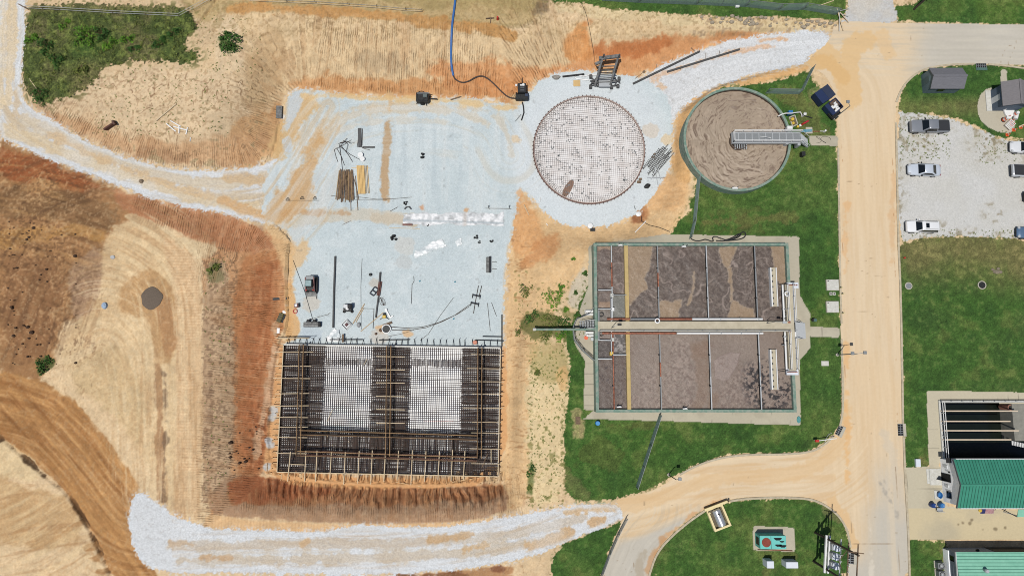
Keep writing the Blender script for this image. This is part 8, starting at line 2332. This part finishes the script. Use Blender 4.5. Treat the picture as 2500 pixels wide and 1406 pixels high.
MB().bar(G(260,319,.4),G(284,303,.4),.25,.6).build('long_plate',mat('brown_plate',(96,58,46),.7,scale=3),t)
MB().bar(G(280,298,.5),G(286,307,.5),.25,.9).build('end_plate',bpy.data.materials['brown_plate'],t)
q=G(345,443)
tag(MB().loops([[(q.x+r*math.cos(a_)*1.1,q.y+r*math.sin(a_),q.z+z)for a_ in[i*math.pi/3.5 for i in range(7)]]for r,z in((.32,-.05),(.3,.2),(.15,.34))]).build('boulder',mat('grey_boulder',(150,132,110),.9,scale=4)),'lone grey boulder on the western haul road','boulder')
q=G(256,746)
tag(MB().loops([[(q.x+r*math.cos(a_)*.8,q.y+r*math.sin(a_),q.z+z)for a_ in[i*math.pi/5 for i in range(10)]]for r,z in((.55,-.02),(.45,.3),(.15,.42))]).build('blue_sack',mat('pale_blue_sack',(176,198,222),.8,var=.15,scale=4)),'pale blue sack on the western bare soil','sack')
tag(MB().loops([[tuple(G(275+r*6*math.cos(a_),628+r*5*math.sin(a_),z))for a_ in[i*math.pi/6 for i in range(12)]]for r,z in((1,0.01),(.9,.1))]).build('gravel_spill',mat('spilled_gravel',(198,198,198),.9,var=.1,scale=6)),'small grey gravel spill on the western bare soil','gravel')
hx,hy=G(370,728).x,G(370,728).y
rings=[]
for r,z in((1.0,-.1),(.94,.08),(.75,.16),(.45,.22),(.15,.24)):
 rings.append([(hx+1.62*r*math.cos(a_)*(1+.06*math.sin(3*a_+1)+.04*math.sin(7*a_)),hy+1.7*r*math.sin(a_)*(1+.05*math.cos(4*a_)),hz(hx,hy)+z)for a_ in[i*math.pi/20 for i in range(40)]])
tag(MB().loops(rings).build('fines_heap',mat('dark_fines',(120,106,92),.95,var=.12,scale=5,bump=.5),smooth=True),'low round dark spread of fines on damp soil in the western field','heap')
q=G(1458,1032)
t=empty('blue_drum',q,'bright blue drum standing on the lawn south of the basin','drum')
MB().loops([[(q.x+r*math.cos(a_),q.y+r*math.sin(a_),q.z+z)for a_ in[i*math.pi/10 for i in range(20)]]for r,z in((.3,0),(.34,.1),(.34,.75),(.3,.82))]).build('body',mat('sky_blue_plastic',(36,140,206),.45,var=.06,scale=4),t,smooth=True)
MB().cyl(q.x,q.y,q.z+.821,q.z+.86,.28,n=18).build('lid',bpy.data.materials['sky_blue_plastic'],t)
q=G(1411,1026)
tag(MB().box(q.x-.35,q.x+.35,q.y-.55,q.y+.55,-.05,.08,.02).build('drain_cover',M_woodd),'weathered wooden cover in the bare patch south-west of the basin','cover')
for px,py,r,lab in[(2397,696,.5,'dark round manhole cover in the eastern lawn with a pale rim'),(2218,698,.42,'grey round manhole cover near the road in the eastern lawn')]:
 q=G(px,py)
 t=empty('manhole',q,lab,'manhole')
 MB().ring(q.x,q.y,[(r+.14,-.05),(r+.12,.09),(r,.09),(r,-.05)],28).build('rim',M_conc,t)
 MB().cyl(q.x,q.y,-.04,.07,r-.01,n=24).build('cover',M_dark if r>.45 else M_galvd,t)
q=G(2432,660)
for k in range(6):
 x,y=q.x+random.uniform(-.7,.7),q.y+random.uniform(-.6,.6)
 r=random.uniform(.2,.45)
 tag(MB().loops([[(x+r*f*math.cos(a_+k),y+r*f*.8*math.sin(a_+k),z)for a_ in[i*1.0472 for i in range(6)]]for f,z in((1,-.05),(.9,.12),(.5,.2))]).build('rock',mat('lawn_rock',(156,144,122),.9,var=.2,scale=4)if k==0 else bpy.data.materials['lawn_rock']),'flat pale rock in the stony patch of the eastern lawn','rock','rocks in the eastern lawn')
q=G(2207,630)
tag(MB().cyl(q.x,q.y,q.z,q.z+.3,.12).build('curb_valve',M_red),'small red valve cap on the lawn edge south of the white car','valve')
tag(MB().loops([[tuple(G(1950+r*5*math.cos(a_),1024+r*9*math.sin(a_),z))for a_ in[i*math.pi/5 for i in range(10)]]for r,z in((1,0.03),(.8,.12))]).build('teal_tarp',mat('teal_tarp',(96,172,172),.7,var=.2,scale=5)),'crumpled teal tarp on the south-east walkway corner','tarp')
q=G(1799,17)
tag(MB().box(q.x-.3,q.x+.3,q.y-.22,q.y+.22,q.z,q.z+.4,.03).build('white_crate',M_pvc),'white crate beside the long green mesh fence at the top','crate')
tag(MB().box(G(1258,0).x,G(1263,0).x,G(1260,212).y,G(1260,207).y,hz(G(1260,210).x,G(1260,210).y),hz(G(1260,210).x,G(1260,210).y)+.25).build('white_carton',M_pvc),'white carton lying beside the pump trailer','carton')
for k in range(60):
 px=random.uniform(1690,2040)
 py=42+(px-1690)*.055+random.uniform(-8,12)
 q=G(px,py)
 r=random.uniform(.14,.42)
 an=random.uniform(0,6)
 tag(MB().loops([[(q.x+r*f*math.cos(a_+an)*random.uniform(.8,1.2),q.y+r*f*.75*math.sin(a_+an),q.z+z*r)for a_ in[i*1.0472 for i in range(6)]]for f,z in((1,-.2),(.95,.5),(.45,.95))]).build('rubble_stone',mat('rubble',(186,172,150),.9,var=.15,scale=4)if k==0 else bpy.data.materials['rubble']),'angular pale stone in the rubble row along the top lawn','stone','rubble stones by the top lawn')
for k in range(120):
 px,py=min(185,20+random.expovariate(1/60)),random.uniform(540,900)
 if k>90:px,py=random.uniform(560,640),random.uniform(1040,1150)
 q=G(px,py)
 r=min(.34,.07+random.expovariate(14))
 an=random.uniform(0,6)
 tag(MB().loops([[(q.x+r*f*math.cos(a_+an)*random.uniform(.75,1.25),q.y+r*f*.8*math.sin(a_+an),q.z+z*r)for a_ in[i*1.0472 for i in range(6)]]for f,z in((1,-.3),(.9,.7),(.4,1.2))]).build('soil_clod',mat('dark_clod',(88,64,46),.95,var=.2,scale=4)if k==0 else bpy.data.materials['dark_clod']),'dark clod of dug soil' if k<=90 else 'dark clod at the foot of the red western bank','clod','clods on the dug soil' if k<=90 else 'clods below the red bank')
 # KERBS
def kerb(pts,lab_,wd_=.28,h=.13,m_=None):
 pw=[G(x,y)for x,y in smooth_poly(pts,2,False)]
 rings=[]
 for i,p in enumerate(pw):
  d_=(pw[min(i+1,len(pw)-1)]-pw[max(i-1,0)])
  d_.z=0
  d_.normalize()
  s=Vector((-d_.y,d_.x,0))*wd_/2
  rings.append([tuple(p-s+Vector((0,0,-.15))),tuple(p-s+Vector((0,0,h))),tuple(p+s+Vector((0,0,h))),tuple(p+s+Vector((0,0,-.15)))])
 o=MB().loops(rings).build('kerb',m_ or M_kerb)
 tag(o,kind='structure')
M_kerb=mat('kerb_concrete',(206,194,168),.85,var=.08,scale=2,c2=(178,164,138))
kerb([(2046,362),(2048,500),(2051,700),(2054,790)],'')
kerb([(2054,828),(2056,900),(2058,1005),(2050,1040)],'')
kerb([(2034,1064),(2016,1083),(1982,1103),(1920,1109),(1830,1109),(1762,1116),(1702,1135),(1660,1158)],'')
kerb([(2187,300),(2190,450),(2193,600),(2198,700),(2202,900),(2204,1034)],'')
kerb([(2206,1066),(2208,1140),(2213,1220),(2218,1320),(2220,1406)],'')
kerb([(1584,1406),(1602,1350),(1640,1307),(1690,1266),(1740,1234),(1800,1218),(1880,1214),(1960,1215),(2000,1224),(2043,1252),(2068,1290),(2076,1335)],'')
kerb([(2188,250),(2196,228),(2212,201),(2242,176),(2277,164),(2330,158),(2378,157)],'')
kerb([(2412,158),(2460,162),(2500,168),(2540,172)],'')
# VEGETATION
def leaf_mat(name,c,c2):
 return mat(name,c,.8,var=.3,scale=1.4,c2=c2,spec=.2,wear=(.35,.65))
M_leaf=leaf_mat('bright_leaves',(128,172,56),(60,104,38))
M_leafd=leaf_mat('dark_leaves',(82,122,52),(46,76,34))
M_leafo=leaf_mat('olive_leaves',(132,140,68),(86,102,50))
M_stem=mat('brown_stem',(110,86,60),.9,var=.15,scale=4)
def leaves(mb,x,y,z,r,h,n,size):
 for _ in range(n):
  a=random.uniform(0,2*math.pi)
  rr=r*math.sqrt(random.random())
  lump=.75+.5*math.sin(a*3+x)*.5
  px,py=x+rr*math.cos(a)*lump,y+rr*math.sin(a)*lump
  pz=z+h*(1-(rr/r)**2)*random.uniform(.25,1.0)+.05
  s=size*random.uniform(.6,1.4)
  d=Vector((random.uniform(-1,1),random.uniform(-1,1),random.uniform(-.5,.6))).normalized()
  u=d.orthogonal().normalized()
  p=Vector((px,py,pz))
  mb.add([p-u*s*.35,p+d*s*.6-u*s*.0+Vector((0,0,.1*s)),p+u*s*.35,p-d*s*.6],[(0,1,2,3)])
def shrub(px,py,r,h,lab,m,cat='shrub',name='shrub',group=None,n=None,size=.24):
 q=G(px,py)
 r*=1.3 if px<700 else 1.05
 h*=1 if px<700 else .6
 t=empty(name,q,lab,cat,group)
 mb=MB()
 n=n or int((120 if px<700 else 62)*r*r+50)
 k=max(1,int(r*2.2))
 for i in range(k):
  a=2*math.pi*i/k+random.random()
  o_=0 if k==1 else r*.5
  leaves(mb,q.x+o_*math.cos(a),q.y+o_*math.sin(a),q.z,r*.68,h*random.uniform(.6,1.05),n//k,size)
 mb.build('foliage',m,t)
 s=MB()
 for i in range(5):
  a=random.uniform(0,6.28)
  s.bar(q+Vector((0,0,-.05)),q+Vector((r*.45*math.cos(a),r*.45*math.sin(a),h*.7)),.05)
 s.build('stem',M_stem,t)
 return t
for px,py,r,h,m,lab in[(212,92,1.5,1.6,M_leaf,'largest bright green bush in the weed field'),(250,85,1.1,1.2,M_leafd,'dark green bush just east of the largest bush in the weed field'),(268,108,1.0,1.0,M_leaf,'round bush south-east of the largest bush in the weed field'),(112,118,1.2,1.3,M_leafd,'dark bush at the west of the weed field'),(78,95,.9,.8,M_leaf,'bright low bush at the road edge of the weed field'),(312,96,.9,.8,M_leaf,'small bright bush in the middle of the weed field'),(330,120,.8,.7,M_leafd,'small dark bush below the middle of the weed field'),(425,82,.9,.9,M_leafd,'dark bush at the east end of the weed field'),(392,108,1.0,.8,M_leafd,'low bush near the south-east of the weed field'),(160,60,.9,.8,M_leaf,'bright bush near the wire fence'),(140,148,1.1,.9,M_leafd,'dark low bush at the middle west of the weed field'),(100,235,1.2,.9,M_leafd,'dark bush at the southern tip of the weed field'),(562,108,1.5,1.1,M_leafd,'dense dark shrub alone on the silt hill'),(548,90,.8,.6,M_leafd,'smaller shrub touching the lone dense shrub'),(200,170,.9,.7,M_leafo,'olive bush in the dry part of the weed field')]:
 shrub(px,py,r,h,lab,m)
for px,py,r,h,m,lab in[(1290,708,1.3,.9,M_leafo,'olive shrub furthest north-west on the eastern silt strip'),(1350,728,1.6,1.0,M_leaf,'broad bright shrub on the silt strip west of the basin'),(1370,700,.8,.6,M_leaf,'small bright shrub beside the broad one on the silt strip'),(1428,668,.7,.7,M_leafd,'dark shrub close to the west wall of the basin'),(1400,632,.5,.4,M_leaf,'smallest bright shrub near the north-west corner of the basin'),(1345,785,1.5,1.0,M_leafo,'olive shrub north of the green pipe'),(1300,775,1.2,.8,M_leafd,'dark shrub at the free end of the green pipe'),(1270,806,.9,.7,M_leafo,'olive shrub below the white pipe cap'),(1330,812,1.3,.9,M_leafo,'spreading olive shrub south of the green pipe'),(1378,795,1.4,1.0,M_leafd,'dark shrub where the green pipe meets the fence'),(1372,815,1.2,.8,M_leaf,'bright shrub just south of the green pipe by the fence'),(1382,755,.7,.5,M_leaf,'small round shrub north of the fence curve'),(1405,715,.5,.5,M_leafd,'small dark shrub on the stony path west of the basin'),(1296,1150,.9,.5,M_leafd,'narrow dark shrub on the silt strip by the south bank'),(1293,1190,.7,.4,M_leafo,'low olive shrub south of the narrow dark shrub'),(1410,768,.8,.7,M_leafd,'dark shrub beside the white pump set'),(1312,910,.8,.4,M_leafo,'low olive shrub in the middle of the silt strip'),(110,890,1.1,.5,M_leafd,'low dark shrub on the western dug soil'),(520,655,.8,.5,M_leafo,'low olive shrub on the west bank shoulder')]:
 shrub(px,py,r,h,lab,m)
wd=MB()
def scatter(n,x0,x1,y0,y1,ok=lambda u,v:True,s=.14):
 for _ in range(n):
  u,v=random.uniform(x0,x1),random.uniform(y0,y1)
  if not ok(u,v):continue
  q=G(u,v)
  for k in range(random.randint(3,7)):
   a=random.uniform(0,6.28)
   d=Vector((math.cos(a),math.sin(a),random.uniform(.2,.7)))*s*random.uniform(.6,1.5)
   w_=Vector((-math.sin(a),math.cos(a),0))*s*.28
   wd.add([q-w_*.4,q+d*.6-w_,q+d,q+d*.6+w_],[(0,1,2,3)])
scatter(420,1288,1384,820,1235)
scatter(160,1262,1430,680,830)
scatter(260,230,560,160,330)
scatter(120,498,560,620,1230)
scatter(260,2195,2320,280,390,s=.12)
scatter(160,2196,2480,560,600,s=.12)
scatter(90,2380,2480,320,400,s=.12)
scatter(120,480,640,40,180)
o=wd.build('weeds',M_leafo)
tag(o,kind='stuff')
tw=MB()
for _ in range(1100):
 u,v=random.uniform(55,480),random.uniform(20,250)
 i,j=int((G(u,v).x-X0)/RES)+17,int((G(u,v).y-Y0)/RES)+17
 if CLS[j,i]!=1:continue
 q=G(u,v)
 leaves(tw,q.x,q.y,q.z+.05,.3,.3,6,.18)
o=tw.build('weed_tufts',M_leafo)
tag(o,kind='stuff')
